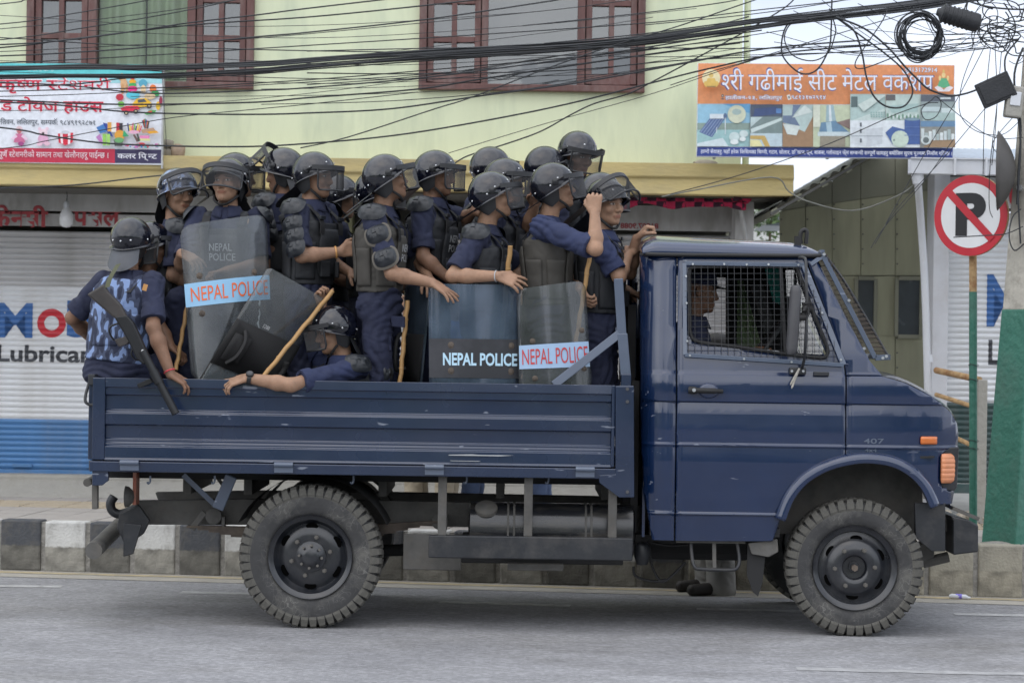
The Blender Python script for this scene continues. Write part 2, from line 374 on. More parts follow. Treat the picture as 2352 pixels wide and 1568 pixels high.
MT['sheet_dark'] = mat('sheet_dark', (0.24, 0.24, 0.18), 0.7, var=0.15, vscale=2)
MT['roof_under'] = mat('roof_under', (0.1, 0.1, 0.095), 0.7, metal=0.2, var=0.3, vscale=4)
MT['roof_blue'] = mat('roof_blue', (0.4, 0.46, 0.55), 0.45, var=0.1, vscale=3)
MT['shed_window'] = mat('shed_window', (0.05, 0.06, 0.065), 0.25, var=0.3, vscale=3)
MT['pole_green'] = mat('pole_green', (0.04, 0.165, 0.12), 0.5, var=0.12, vscale=6, bump=1.0, bscale=22, dirt=(0.07, 0.13, 0.105), dirt_amt=0.7)
MT['pole_white'] = mat('pole_white', (0.42, 0.4, 0.35), 0.9, var=0.2, vscale=8, bump=0.8, bscale=16, dirt=(0.22, 0.2, 0.17), dirt_amt=0.8, dirt_scale=9)
MT['rust_pipe'] = mat('rust_pipe', (0.42, 0.28, 0.14), 0.8, var=0.35, vscale=14, bump=0.3, dirt=(0.2, 0.07, 0.025), dirt_amt=0.9, dirt_scale=12)
MT['sign_red'] = mat('sign_red', (0.5, 0.02, 0.035), 0.4, var=0.08)
MT['sign_white'] = mat('sign_white', (0.72, 0.73, 0.74), 0.4, var=0.04)
MT['sign_black'] = mat('sign_black', (0.013, 0.014, 0.017), 0.45)
MT['dish'] = mat('dish', (0.075, 0.07, 0.066), 0.6, var=0.2)
MT['stone'] = mat('stone', (0.37, 0.33, 0.27), 0.95, var=0.25, vscale=8, bump=0.8, bscale=18)
MT['brick_old'] = mat('brick_old', (0.36, 0.27, 0.2), 0.95, var=0.3, vscale=9, bump=0.8, bscale=20)
MT['curtain'] = mat('curtain', (0.55, 0.62, 0.44), 0.9, var=0.15, vscale=5, stretch=(4, 1, .4))
MT['bulb'] = mat('bulb', (0.75, 0.76, 0.78), 0.25, var=0.02)
MT['leaf'] = mat('leaf', (0.075, 0.13, 0.035), 0.6, var=0.5, vscale=3)
MT['bark'] = mat('bark', (0.12, 0.09, 0.06), 0.9)
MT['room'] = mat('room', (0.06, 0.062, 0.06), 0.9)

def glass_mat(name, tint, refl_rough=0.03, body=0.5, body_col=(0.02, 0.025, 0.03)):
    """window pane: clear part, plain dark part, and the mirror of the street by Fresnel"""
    m = bpy.data.materials.new(name); m.use_nodes = True; t = m.node_tree; N = t.nodes; L = t.links; N.clear()
    out = N.new('ShaderNodeOutputMaterial'); tr = N.new('ShaderNodeBsdfTransparent'); tr.inputs[0].default_value = (*tint, 1)
    df = N.new('ShaderNodeBsdfDiffuse'); df.inputs[0].default_value = (*body_col, 1)
    gl = N.new('ShaderNodeBsdfGlossy'); gl.inputs['Roughness'].default_value = refl_rough
    tc = N.new('ShaderNodeTexCoord'); nz = N.new('ShaderNodeTexNoise'); nz.inputs['Scale'].default_value = 2.2; L.new(tc.outputs['Object'], nz.inputs['Vector'])
    bp = N.new('ShaderNodeBump'); bp.inputs['Strength'].default_value = 0.06; bp.inputs['Distance'].default_value = 0.05; L.new(nz.outputs['Fac'], bp.inputs['Height']); L.new(bp.outputs[0], gl.inputs['Normal'])
    m1 = N.new('ShaderNodeMixShader'); m1.inputs[0].default_value = body; L.new(tr.outputs[0], m1.inputs[1]); L.new(df.outputs[0], m1.inputs[2])
    fr = N.new('ShaderNodeFresnel'); fr.inputs[0].default_value = 2.3
    m2 = N.new('ShaderNodeMixShader'); L.new(fr.outputs[0], m2.inputs[0]); L.new(m1.outputs[0], m2.inputs[1]); L.new(gl.outputs[0], m2.inputs[2])
    L.new(m2.outputs[0], out.inputs[0]); return m
MT['pane_clear'] = glass_mat('pane_clear', (0.9, 0.93, 0.92), 0.03, 0.04)
MT['pane_clear'].node_tree.nodes['Fresnel'].inputs[0].default_value = 1.35
MT['pane'] = glass_mat('pane', (0.75, 0.8, 0.8), 0.02, 0.35)

# ================================================================ ground, road, kerb, pavement
def kerb_y(x): return 2.52 - 0.122 * x
KA = math.atan(-0.122)
MB().box(-300, 300, -300, 500, -0.6, -0.08).build('ground', MT['ground']).__setitem__('kind', 'structure')
m = MB(); m.add([(-120, -16, 0), (120, -16, 0), (120, kerb_y(120) + 0.1, 0), (-120, kerb_y(-120) + 0.1, 0)], [(0, 1, 2, 3)])
road = m.build('road', MT['asphalt']); tag(road, kind='structure')
def strip(name, x0, x1, off0, off1, z, mt, parent=road, jag=0.0):
    m = MB(); n = max(2, int((x1 - x0) / 0.12)); r = random.Random(int(x0 * 50) + 3)
    m.grid(lambda u, v: (x0 + (x1 - x0) * u, kerb_y(x0 + (x1 - x0) * u) - (off0 + (off1 - off0) * v) + r.uniform(-jag, jag), z), n, 1)
    return m.build(name, mt, parent)
strip('road_shoulder', -60, 60, -0.02, 0.42, 0.0025, MT['asphalt_edge'])
strip('edge_line', -40, 40, 0.10, 0.19, 0.005, MT['road_yellow'], jag=0.012)
# dashed white line beyond the wheels, and the faint line near the camera
def dash(pA, pB, wd, mt='road_white', jag=0.006):
    """a painted dash between two survey points on the road"""
    def g(px, py):
        dx, dy = px - 1176, py - 784; y_ = -dx * _s + dy * _c; k = CAM_Z / y_
        return Vector(((dx * _c + dy * _s) * k, k * FPX - CAM_DIST, 0.0025))
    A, B = g(*pA), g(*pB); d = (B - A).normalized(); nrm = Vector((-d.y, d.x, 0)); r = random.Random(int(pA[0]))
    m = MB(); n = max(4, int((B - A).length / 0.1))
    m.grid(lambda u, v: A + (B - A) * u + nrm * (v - 0.5) * (wd + r.uniform(-jag, jag)), n, 1)
    return m.build('lane_dash', MT[mt], road)
dash((-260, 1343), (142, 1347), 0.12); dash((415, 1360), (790, 1368), 0.12); dash((1010, 1382), (1310, 1391), 0.11)
dash((1600, 1398), (1900, 1405), 0.11); dash((2192, 1410), (2600, 1418), 0.12)
dash((1830, 1536), (2700, 1556), 0.10, 'road_faint', jag=0.03)

# kerb: one block after another along the pavement
bx = MB().box(-0.138, 0.138, 0, 0.14, 0, 0.335).mesh('kerb_block'); 
kerb = empty('kerb'); tag(kerb, kind='structure')
m = MB(); m.grid(lambda u, v: (-8 + 18 * u, kerb_y(-8 + 18 * u) + 0.012, 0.325 * v), 60, 2); m.grid(lambda u, v: (-8 + 18 * u, kerb_y(-8 + 18 * u) + 0.012 + 0.13 * v, 0.325), 60, 1)
m.build('mortar_bed', MT['mortar'], kerb)
meshes = {}
for k in ('kerb_white', 'kerb_black', 'kerb_plain'):
    q = bx.copy(); q.materials.append(MT[k]); meshes[k] = q
x = -5.37 + 0.0; i = 0
while x < 5.0:
    kind = ('kerb_white', 'kerb_black')[i % 2] if x < 1.05 else 'kerb_plain'
    if x > 3.2: kind = 'kerb_plain'
    o = link('kerb_block', meshes[kind], None, kerb, Matrix.Translation((x, kerb_y(x) + rnd.uniform(-.004, .004), rnd.uniform(-.004, .003))) @ Matrix.Rotation(KA + rnd.uniform(-.008, .008), 4, 'Z'))
    if i < 40: add_bevel(o, 0.012)
    x += 0.305 * math.cos(KA); i += 1
# pavement
PV = 0.322
m = MB(); m.add([(-60, kerb_y(-60) + .12, PV - .012), (60, kerb_y(60) + .12, PV - .012), (60, 12, PV - .012), (-60, 12, PV - .012)], [(0, 1, 2, 3)])
pave = m.build('pavement', MT['concrete']); tag(pave, kind='structure')
pm = MB().box(-0.145, 0.145, -0.145, 0.145, -0.03, 0).mesh('paver'); pm.materials.append(MT['paver'])
tm = MB().box(-0.145, 0.145, -0.145, 0.145, -0.03, 0)
for k in range(4): tm.box(-0.14, 0.14, -0.115 + k * .07, -0.085 + k * .07, 0, 0.006)
tm = tm.mesh('paver_t'); tm.materials.append(MT['paver_tactile'])
cnt = 0
for ix in range(-16, 17):
    for iy in range(9):
        u, v = ix * 0.30, 0.30 + iy * 0.30
        x = u * math.cos(KA) - v * math.sin(KA); y = kerb_y(0) + u * math.sin(KA) + v * math.cos(KA)
        if y > 5.5 or (-1.6 < x < 1.9 and iy % 9 > 8): continue
        link('paver', tm if iy in (4, 5) else pm, None, pave, Matrix.Translation((x, y, PV + rnd.uniform(-.002, .002))) @ Matrix.Rotation(KA, 4, 'Z')); cnt += 1

# ================================================================ green building with shops below
GY = 5.0                                       # upper wall plane
gb = empty('green_building', (at(600, 1100, 5.7).x, 5.0, 0), 'pale green building with yellow ledge and brown wooden windows', 'building')
xl, xr = -9.0, at(1701, 400, GY).x
def z_at(py, Y, px=700): return at(px, py, Y).z
win1 = (at(63, 100, GY).x, at(584, 100, GY).x, z_at(203, GY, 330), z_at(203, GY, 330) + 1.5)
win2 = (at(963, 100, GY).x, at(1481, 100, GY).x, z_at(211, GY, 1220), z_at(211, GY, 1220) + 1.5)
zled_t, zled_b = z_at(392, 4.75, 900), z_at(437, 4.75, 900)
hol = [[(a, z0), (b, z0), (b, z1), (a, z1)] for a, b, z0, z1 in (win1, win2)]
m = MB().prism([(xl, zled_b + .1), (xr, zled_b + .1), (xr, 7.2), (xl, 7.2)], GY, GY + .22, holes=hol)
m.box(xr - .22, xr, GY + .22, 11, zled_b + .1, 7.2)
m.build('wall', MT['wall_green'], gb)
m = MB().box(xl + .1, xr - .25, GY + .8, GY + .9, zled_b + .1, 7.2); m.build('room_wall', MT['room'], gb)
xr2 = at(1823, 430, 4.75).x
m = MB()
pr = [(4.75, zled_b), (4.75, zled_b + .115), (4.725, zled_b + .13), (4.715, zled_b + .235), (4.74, zled_t), (4.98, zled_t + .01), (4.98, zled_t + .06), (5.3, zled_t + .06), (5.3, zled_b)]
m.prism(pr, xl, xr2, axis='X'); lg = m.build('ledge', MT['ledge_yellow'], gb); add_bevel(lg, .008)
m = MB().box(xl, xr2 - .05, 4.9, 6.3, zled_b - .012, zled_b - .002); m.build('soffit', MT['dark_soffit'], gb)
# lower walls: pillars between the shops
SY = 5.75
def lower(name, px0, px1, py0, py1, mt, d=.3, Y=SY, parent=gb):
    a, b = at(px0, py0, Y), at(px1, py1, Y)
    return MB().box(a.x, b.x, Y, Y + d, b.z, a.z).build(name, mt, parent)
lower('pillar', 640, 800, 430, 1112, MT['plaster_olive']); lower('pillar', 1690, 1722, 440, 1140, MT['plaster_grey'], .5, 5.3)
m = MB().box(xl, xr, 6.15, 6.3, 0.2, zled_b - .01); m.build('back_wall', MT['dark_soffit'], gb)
lower('fascia_board', -140, 660, 437, 492, MT['plaster_grey'], .06, 5.62)
lower('name_board', -140, 660, 487, 527, MT['plaster_grey'], .05, 5.68)
m = MB(); a = at(-150, 1088, SY - .05); b = at(1720, 1108, SY - .05)
m.box(xl, xr, SY - .18, SY + .3, 0.2, z_at(1088, SY - .05, 150)); m.build('plinth', MT['concrete'], gb, bevel=.02)
m = MB(); m.grid(lambda u, v: (xl + (xr - xl) * u, SY - .18 - .26 * v, PV + .12 * (1 - v)), 20, 1); m.build('plinth_apron', MT['concrete'], gb)
def text_part(s, px0, px1, py0, py1, Y, mt, parent, bold=0.0, name='lettering', res=3, thick=None):
    a, b = at(px0, py0, Y), at(px1, py1, Y)
    V, F = place_text(s, a.x, b.x, b.z, a.z, bold, res)
    mm = MB().add([(x, Y, z) for x, z in V], F)
    return mm.build(name, mt, parent, fix=False)
text_part('फे~नसी', -26, 110, 470, 523, 5.615, MT['fascia_red'], gb, .03); text_part('पसल', 168, 276, 480, 521, 5.675, MT['fascia_red'], gb, .03)
# the window joinery
def window(px0, px1, zb, mull, Y, curtain):
    w = empty('window', (at((px0 + px1) / 2, 200, Y).x, Y, zb)); w.parent = gb; w.matrix_parent_inverse = WINV(gb)
    X = lambda p: at(p, 120, Y).x
    top = zb + 1.5
    m = MB().box(X(px0), X(px1), Y - .06, Y + .1, zb, zb + .05); m.build('sill', MT['wood_frame'], w, bevel=.006)
    for a, b in ((px0, px0 + 17), (px1 - 17, px1)): MB().box(X(a), X(b), Y - .055, Y + .1, zb + .05, top).build('frame', MT['wood_frame'], w, bevel=.004)
    for a, b in mull: MB().box(X(a), X(b), Y - .05, Y + .1, zb + .05, top).build('mullion', MT['wood_frame'], w, bevel=.004)
    zones = [(px0 + 17, mull[0][0], True), (mull[0][1], mull[1][0], False), (mull[1][1], px1 - 17, True)]
    for a, b, cas in zones:
        if cas:
            for q0, q1 in ((a + 2, a + 16), (b - 16, b - 2), ((a + b) / 2 - 6, (a + b) / 2 + 6)):
                MB().box(X(q0), X(q1), Y - .035, Y + .02, zb + .06, top).build('casement_bar', MT['wood_frame'], w, bevel=.004)
            MB().box(X(a + 16), X(b - 16), Y - .033, Y + .018, zb + .055, zb + .135).build('casement_bar', MT['wood_frame'], w, bevel=.004)
            for hz in (.36, .65, .94, 1.22):
                MB().box(X(a + 16), X(b - 16), Y - .030, Y + .015, zb + hz, zb + hz + .045).build('casement_bar', MT['wood_frame'], w, bevel=.004)
            for q0, q1 in ((a + 15, (a + b) / 2 - 5), ((a + b) / 2 + 5, b - 15)):
                for z0, z1 in ((.13, .37), (.4, .66), (.69, .95), (.98, 1.23), (1.26, 1.5)):
                    MB().box(X(q0), X(q1), Y + .004, Y + .008, zb + z0, zb + z1).build('pane', MT['pane'], w)
        else: MB().box(X(a), X(b), Y + .012, Y + .016, zb + .05, top).build('pane', MT['pane_clear' if curtain else 'pane'], w)
    if curtain:
        m = MB(); m.grid(lambda u, v: (X(px0 + 10) + (X(px1 - 10) - X(px0 + 10)) * u, Y + .09 + .03 * math.sin(u * 75 + math.sin(u * 21)), zb + .02 + 1.4 * v), 160, 2)
        m.build('curtain', MT['curtain'], w, smooth=179)
        MB().cyl((X(333), Y + .06, zb), (X(333), Y + .06, top), .006).build('window_bar', MT['cable'], w)
    return w
window(63, 584, win1[2], ((204, 223), (431, 450)), GY, True)
window(963, 1481, win2[2], ((1106, 1121), (1326, 1343)), GY, False)
m = MB().cyl((at(1717, 60, 5.1).x, 5.1, zled_t), (at(1717, 60, 5.1).x, 5.1, 7.2), .026, 12); m.build('drain_pipe', MT['wall_green'], gb, smooth=60)
# roller shutters: every slat its own piece
SL = 0.0435
def slat_profile(t):                           # t 0..1 up the slat -> outward bulge
    return 0.012 * math.sin(math.pi * min(1, max(0, (t - .12) / .88))) ** .8
def shutter(parent_name, x0, x1, zb, zt, Y, bands, label, cat='roller shutter'):
    sh = empty(parent_name, ((x0 + x1) / 2, Y, zb), label, cat)
    prof = [(i / 6, slat_profile(i / 6)) for i in range(7)]
    base = MB().loft([[(x, -d, t * SL) for t, d in prof] for x in (x0, x1)], cap=False, closed=False).mesh('slat', 40)
    cache = {}
    n = int((zt - zb) / SL)
    MB().box(x0, x1, Y - .012, Y + .012, zb - .075, zb - .003).build('bottom_rail', MT[bands[0][1]], sh, bevel=.004)
    for i in range(n):
        z = zb + i * SL; kind = [k for lim, k in bands if z < lim][0]
        if kind not in cache: q = base.copy(); q.materials.append(MT[kind]); cache[kind] = q
        link('slat', cache[kind], None, sh, Matrix.Translation((0, Y + rnd.uniform(-.0015, .0015), z)))
    return sh
def on_shutter(sh, s, px0, px1, py0, py1, Y, zb, mt, bold=0.0, shape=None, hx=None):
    a, b = at(px0, py0, Y), at(px1, py1, Y)
    if shape is None: V, F = place_text(s, a.x, b.x, b.z, a.z, bold, 4)
    else: V, F = shape
    me = bpy.data.meshes.new('l'); me.from_pydata([(x, 0, z) for x, z in V], [], F)
    lo, hi = min(z for x, z in V), max(z for x, z in V); lv = []
    k0 = int((lo - zb) / SL) - 1
    for k in range(k0, int((hi - zb) / SL) + 2):
        for t in (0, .15, .3, .5, .7, .85): lv.append(zb + (k + t) * SL)
    cut_levels(me, zs=[q for q in lv if lo < q < hi])
    def f(c):
        t = ((c.z - zb) / SL) % 1.0
        return Vector((c.x, Y - slat_profile(t) - .0028, c.z))
    warp(me, f); me.materials.append(mt); finish(me, 30)
    return link('lettering', me, None, sh)
zb1 = z_at(1077, SY, 120); zt1 = z_at(526, SY, 120)
x0s, x1s = -5.6, at(640, 800, SY).x
sh1 = shutter('roller_shutter', x0s, x1s, zb1, zt1, SY, [(z_at(966, SY, 100), 'slat_blue'), (z_at(660, SY, 100), 'slat_white'), (99, 'slat_silver')],
              'white roller shutter with blue foot behind the seated officer, painted with oil advertising')
def ring(cx, cz, ro, ri, n=40):
    V = [(cx + r * math.cos(2 * math.pi * k / n), cz + r * math.sin(2 * math.pi * k / n)) for r in (ro, ri) for k in range(n)]
    return V, [(k, (k + 1) % n, n + (k + 1) % n, n + k) for k in range(n)]
on_shutter(sh1, 'M', -4, 75, 695, 776, SY, zb1, MT['paint_blue'], .022)
c = at(119, 742, SY); on_shutter(sh1, '', 0, 1, 0, 1, SY, zb1, MT['paint_red'], shape=ring(c.x, c.z, .113, .058))
on_shutter(sh1, 'bil', 155, 260, 690, 776, SY, zb1, MT['paint_blue'], .022)
on_shutter(sh1, 'Lubricants', -6, 262, 791, 834, SY, zb1, MT['paint_black'], .025)
for q in (30, 200): MB().box(at(q, 1065, SY).x, at(q + 45, 1065, SY).x, SY - .03, SY - .012, z_at(1072, SY, 100), z_at(1065, SY, 100)).build('grip', MT['slat_blue'], sh1)
sh2 = shutter('roller_shutter', at(815, 800, SY).x, at(1688, 800, SY).x, zb1, z_at(528, SY, 1500), SY + .01, [(99, 'slat_silver')],
              'grey roller shutter behind the cab under the checked awning')
m = empty('shop_board', at(1560, 505, 5.6), 'grey name board with mirrored red digits under the checked awning', 'sign board')
a, b = at(1380, 470, 5.6), at(1692, 532, 5.6); MB().box(a.x, b.x, 5.6, 5.65, b.z, a.z).build('panel', MT['plaster_grey'], m, bevel=.004)
q = text_part('81807.9088', 1425, 1512, 512, 526, 5.596, MT['fascia_red'], m, .02)
for v in q.data.vertices: v.co.x = at(1425, 520, 5.6).x + at(1512, 520, 5.6).x - v.co.x
# awning of checked cloth
def plaid(name):
    m = mat(name, (0.45, 0.03, 0.09), 0.85, var=0.15, vscale=6); t = m.node_tree; N = t.nodes; L = t.links
    tc = N.new('ShaderNodeTexCoord'); ck = N.new('ShaderNodeTexChecker'); ck.inputs['Scale'].default_value = 14
    ck.inputs[1].default_value = (0.42, 0.02, 0.075, 1); ck.inputs[2].default_value = (0.045, 0.012, 0.03, 1)
    L.new(tc.outputs['Object'], ck.inputs[0]); L.new(ck.outputs[0], N['Principled BSDF'].inputs['Base Color']); return m
MT['plaid'] = plaid('plaid')
MT['tarp'] = mat('tarp', (0.5, 0.5, 0.53), 0.5, var=0.25, vscale=7, bump=0.6, bscale=9)
aw = empty('awning', at(1560, 470, 5.2), 'red and black checked cloth awning over the shop behind the cab', 'awning')
A, B = at(1400, 462, 5.0), at(1712, 457, 5.0)
rr = random.Random(3)
m = MB(); m.grid(lambda u, v: (A.x + (B.x - A.x) * u, 5.5 - .55 * v, A.z + .13 - .1 * v - .012 * math.sin(u * 19) * v + .006 * math.sin(u * 60 + v * 8)), 60, 10); m.build('sheet', MT['tarp'], aw, smooth=179)
m = MB(); m.grid(lambda u, v: (A.x + (B.x - A.x) * u, 4.95 + .02 * math.sin(u * 43) * v + .01 * math.sin(u * 90), A.z + .035 - (.06 + .03 * math.sin(u * 7 + 1) ** 2) * v - .012 * math.sin(u * 19)), 60, 5)
solid(m.build('valance', MT['plaid'], aw, smooth=179), .004)
p = [at(1690, 462, 4.95) + Vector((rr.uniform(-.03, .12), rr.uniform(-.06, .04), rr.uniform(-.05, .05))) for _ in range(9)]
m = MB().tube(smoothline(p, 4), .028, 7); m.build('bunched_cloth', MT['plaid'], aw, smooth=179)
MB().cyl(at(1700, 468, 5.0), at(1726, 640, 5.3), .018, 8).build('pole', MT['galv'], aw, smooth=60)
# bulb
bl = empty('light_bulb', at(152, 520, 5.3), 'white bulb hanging over the red shop lettering', 'light bulb')
c = at(152, 523, 5.3); k = mpp(5.3)
MB().lathe([(0, 0), (9 * k, 2 * k), (15 * k, 8 * k), (16 * k, 20 * k), (14.5 * k, 32 * k), (8 * k, 43 * k), (6 * k, 46 * k)], Matrix.Translation(c), 20).build('globe', MT['bulb'], bl, smooth=60)
MB().lathe([(6.5 * k, 45 * k), (6.5 * k, 54 * k), (4 * k, 60 * k), (1.4 * k, 62 * k)], Matrix.Translation(c), 12).build('socket', MT['pvc'], bl, smooth=60)
MB().tube([c + Vector((0, 0, 60 * k)), c + Vector((.004, 0, 72 * k)), c + Vector((-.002, 0, 90 * k))], .0035, 6).build('cord', MT['cable'], bl)
# stones on the ledge
def rock(name, c, size, mt, label, cat='stone', seed=0, group=None):
    r = random.Random(seed); bm = bmesh.new(); bmesh.ops.create_icosphere(bm, subdivisions=2, radius=1)
    for v in bm.verts:
        n = v.co.normalized(); f = max(abs(n.x), abs(n.y), abs(n.z)); v.co = n / f ** .7 * (1 + r.uniform(-.09, .09)); v.co = Vector((v.co.x * size[0], v.co.y * size[1], v.co.z * size[2])) + Vector(c)
    me = bpy.data.meshes.new(name); bm.to_mesh(me); bm.free(); finish(me, 50); me.materials.append(mt)
    return tag(link(name, me), label, cat, group)
lz = zled_t + .07
rock('stone', (at(387, 370, 4.87).x, 4.87, lz + .045), (.05, .05, .035), MT['stone'], 'grey stone on the ledge against the stationery sign, lower of two', seed=1)
rock('stone', (at(385, 350, 4.87).x, 4.87, lz + .11), (.045, .05, .035), MT['stone'], 'grey stone on the ledge against the stationery sign, upper of two', seed=2)
rock('brick', (at(409, 366, 4.85).x, 4.85, lz + .055), (.05, .06, .06), MT['brick_old'], 'tan brick lump on the ledge beside the two grey stones', 'brick', seed=3)
c = at(1622, 377, 4.8); rock('brick', (at(1624, 386, 4.8).x, 4.84, zled_t + .02 + .02), (.095, .055, .03), MT['stone'], 'lower rough brick on the ledge under the orange sign', 'brick', seed=4)
rock('brick', (at(1620, 372, 4.8).x, 4.82, zled_t + .085), (.09, .055, .032), MT['stone'], 'upper rough brick on the ledge under the orange sign', 'brick', seed=5)
# ================================================================ sign boards
_pc = {}
def ink(r, g, b):
    k = (r, g, b)
    if k not in _pc: _pc[k] = mat('print_%d_%d_%d' % k, srgb(r, g, b), 0.45, var=0.10, vscale=28)
    return _pc[k]
def board(name, quad, Y, label, depth=.05, back=None):
    """a flat sign through four survey corners TL, TR, BR, BL; returns thing and a placing function for prints on it"""
    TL, TR, BR, BL = [at(a, b, Y) for a, b in quad]
    th = empty(name, (BL + BR) / 2, label, 'sign board')
    m = MB(); V = [TL, TR, BR, BL] + [p + Vector((0, depth, 0)) for p in (TL, TR, BR, BL)]
    m.add(V, [(0, 1, 2, 3), (7, 6, 5, 4), (0, 4, 5, 1), (1, 5, 6, 2), (2, 6, 7, 3), (3, 7, 4, 0)]); m.build('panel', back or ink(228, 232, 240), th)
    return th
class Print:
    """flat print: shapes in survey units laid on a board, each layer 1.2 mm in front of the last"""
    def __init__(s, th, Y): s.th = th; s.Y = Y; s.n = 1
    def poly(s, pts, col, name='print'):
        s.n += 1; Y = s.Y - .0006 * s.n
        P = [at(a, b, s.Y) for a, b in pts]; tri = tessellate_polygon([[Vector((p.x, p.z, 0)) for p in P]])
        MB().add([(p.x, Y, p.z) for p in P], [tuple(t) for t in tri]).build(name, ink(*col), s.th, fix=False)
    def rect(s, x0, y0, x1, y1, col): s.poly([(x0, y0), (x1, y0 + (x1 - x0) * .0095), (x1, y1 + (x1 - x0) * .0095), (x0, y1)], col)
    def disc(s, cx, cy, rx, ry, col, n=18): s.poly([(cx + rx * math.cos(2 * math.pi * k / n), cy + ry * math.sin(2 * math.pi * k / n)) for k in range(n)], col)
    def text(s, t, x0, x1, y0, y1, col, bold=0.0, res=3, slope=.0095):
        s.n += 1; Y = s.Y - .0006 * s.n
        V, F = place_text(t, x0, x1, -y1, -y0, bold, res)
        P = [at(x, -z + (x - x0) * slope, s.Y) for x, z in V]
        MB().add([(p.x, Y, p.z) for p in P], F).build('lettering', ink(*col), s.th, fix=False)
s1 = board('stationery_sign', [(-90, 144), (373, 156), (374, 379), (-90, 372)], 4.7, 'white stationery shop sign with red Nepali lettering on the yellow ledge')
P = Print(s1, 4.7)
P.rect(-90, 144.5, 372, 170, (95, 200, 205)); P.rect(-90, 170, 372, 188, (160, 215, 222)); P.rect(-90, 339, 264, 371.5, (196, 48, 76)); P.rect(264, 343, 373.5, 374.5, (62, 56, 92))
P.text('कृ~षण ~सटेशनरी', -6, 256, 173, 217, (250, 235, 240), .045); P.text('कृ~षण ~सटेशनरी', -4, 254, 175, 215, (203, 32, 66), .018)
P.text('ड टोयज हाउस', -1, 240, 221, 263, (250, 238, 242), .045); P.text('ड टोयज हाउस', 1, 238, 222, 261, (203, 32, 66), .018)
P.text('~तितवन, लिलतपुर, स~मपकॅ: ९८४९१९२८७१', -4, 219, 271, 290, (62, 72, 86), .006)
P.text('पूणॅ ~सटेशनरीको सामान तथा खेलौनाहरू पाई~नछ ।', -3, 249, 344, 366, (240, 225, 232), .008)
P.text('कलर िप्~नट', 270, 361, 349, 369, (236, 236, 246), .015); P.text('॥ ॐ ॥ ॐ ॥', 66, 122, 158, 164, (215, 238, 240))
# toys and stationery pictures: giraffe-coloured block, stacking rings, cars, doll, bear, gift, folders, pens
for q in [(280, 178, 7, 9, (205, 160, 110)), (285, 192, 8, 12, (214, 170, 124)), (282, 205, 4, 12, (200, 150, 100)), (292, 205, 3, 12, (190, 140, 95)), (305, 178, 5, 6, (210, 30, 80)), (305, 188, 8, 5, (240, 170, 40)),
          (305, 196, 9, 5, (60, 170, 90)), (305, 205, 11, 7, (225, 35, 130)), (306, 219, 16, 9, (90, 195, 215)), (329, 192, 10, 9, (85, 165, 190)), (330, 206, 6, 10, (235, 205, 160)), (352, 204, 8, 9, (225, 120, 50)), (357, 216, 10, 7, (50, 150, 80)),
          (276, 224, 9, 8, (190, 40, 60)), (279, 240, 8, 6, (110, 180, 70)), (345, 222, 13, 7, (215, 190, 150)), (364, 244, 5, 10, (235, 190, 40)), (370, 232, 4, 10, (150, 40, 70))]: P.disc(*q[:4], q[4])
P.poly([(304, 240), (315, 228), (335, 226), (348, 236), (350, 244), (320, 248), (306, 247)], (235, 185, 40)); P.poly([(317, 230), (332, 228), (338, 235), (318, 237)], (70, 80, 90))
P.poly([(277, 250), (292, 244), (318, 244), (322, 251), (310, 256), (282, 256)], (215, 40, 75))
for c in ((291, 260), (313, 257), (344, 245)): P.disc(*c, 5.5, 5.5, (50, 45, 50)); P.disc(*c, 2.6, 2.6, (205, 190, 150))
P.poly([(332, 262), (345, 254), (360, 254), (356, 262), (338, 265)], (75, 160, 80)); P.poly([(336, 259), (350, 255), (350, 259)], (225, 70, 50))
P.disc(46, 299, 8, 9, (225, 200, 205)); P.disc(46, 302, 5, 6, (190, 110, 115)); P.poly([(38, 308), (54, 308), (60, 328), (33, 328)], (205, 110, 150)); P.poly([(38, 309), (27, 320), (31, 322), (42, 315)], (235, 205, 225)); P.poly([(54, 309), (66, 320), (61, 323), (50, 315)], (235, 205, 225)); P.disc(50, 331, 7, 5, (160, 70, 130))
P.disc(101, 306, 10, 9, (240, 215, 225)); P.disc(93, 297, 4, 4, (235, 205, 218)); P.disc(110, 297, 4, 4, (235, 205, 218)); P.disc(101, 320, 12, 11, (228, 175, 205)); P.disc(93, 331, 7, 5, (235, 195, 212)); P.disc(110, 331, 7, 5, (235, 195, 212)); P.disc(101, 307, 3, 2, (60, 45, 50))
P.poly([(135, 308), (170, 306), (169, 328), (152, 335), (137, 329)], (214, 42, 66)); P.poly([(140, 308), (146, 308), (147, 332), (142, 330)], (245, 230, 235)); P.poly([(158, 307), (164, 307), (163, 331), (158, 333)], (245, 230, 235)); P.disc(152, 305, 9, 4, (200, 205, 212))
P.poly([(223, 294), (240, 286), (250, 303), (232, 308)], (70, 125, 190)); P.poly([(238, 283), (248, 285), (262, 316), (252, 312)], (45, 70, 150)); P.rect(249, 282, 258, 303, (225, 165, 75)); P.rect(258, 283, 269, 305, (235, 230, 222)); P.rect(269, 283, 276, 305, (190, 40, 60)); P.rect(276, 284, 284, 304, (50, 48, 55))
P.poly([(222, 316), (232, 309), (240, 330), (236, 334)], (190, 130, 190)); P.rect(238, 309, 246, 335, (150, 205, 95)); P.rect(247, 309, 255, 335, (165, 215, 110)); P.disc(277, 312, 12, 12, (230, 165, 65)); P.poly([(263, 322), (286, 322), (283, 337), (266, 337)], (95, 98, 95)); P.poly([(286, 300), (298, 314), (284, 316)], (50, 165, 110)); P.disc(276, 323, 11, 6, (110, 170, 110))
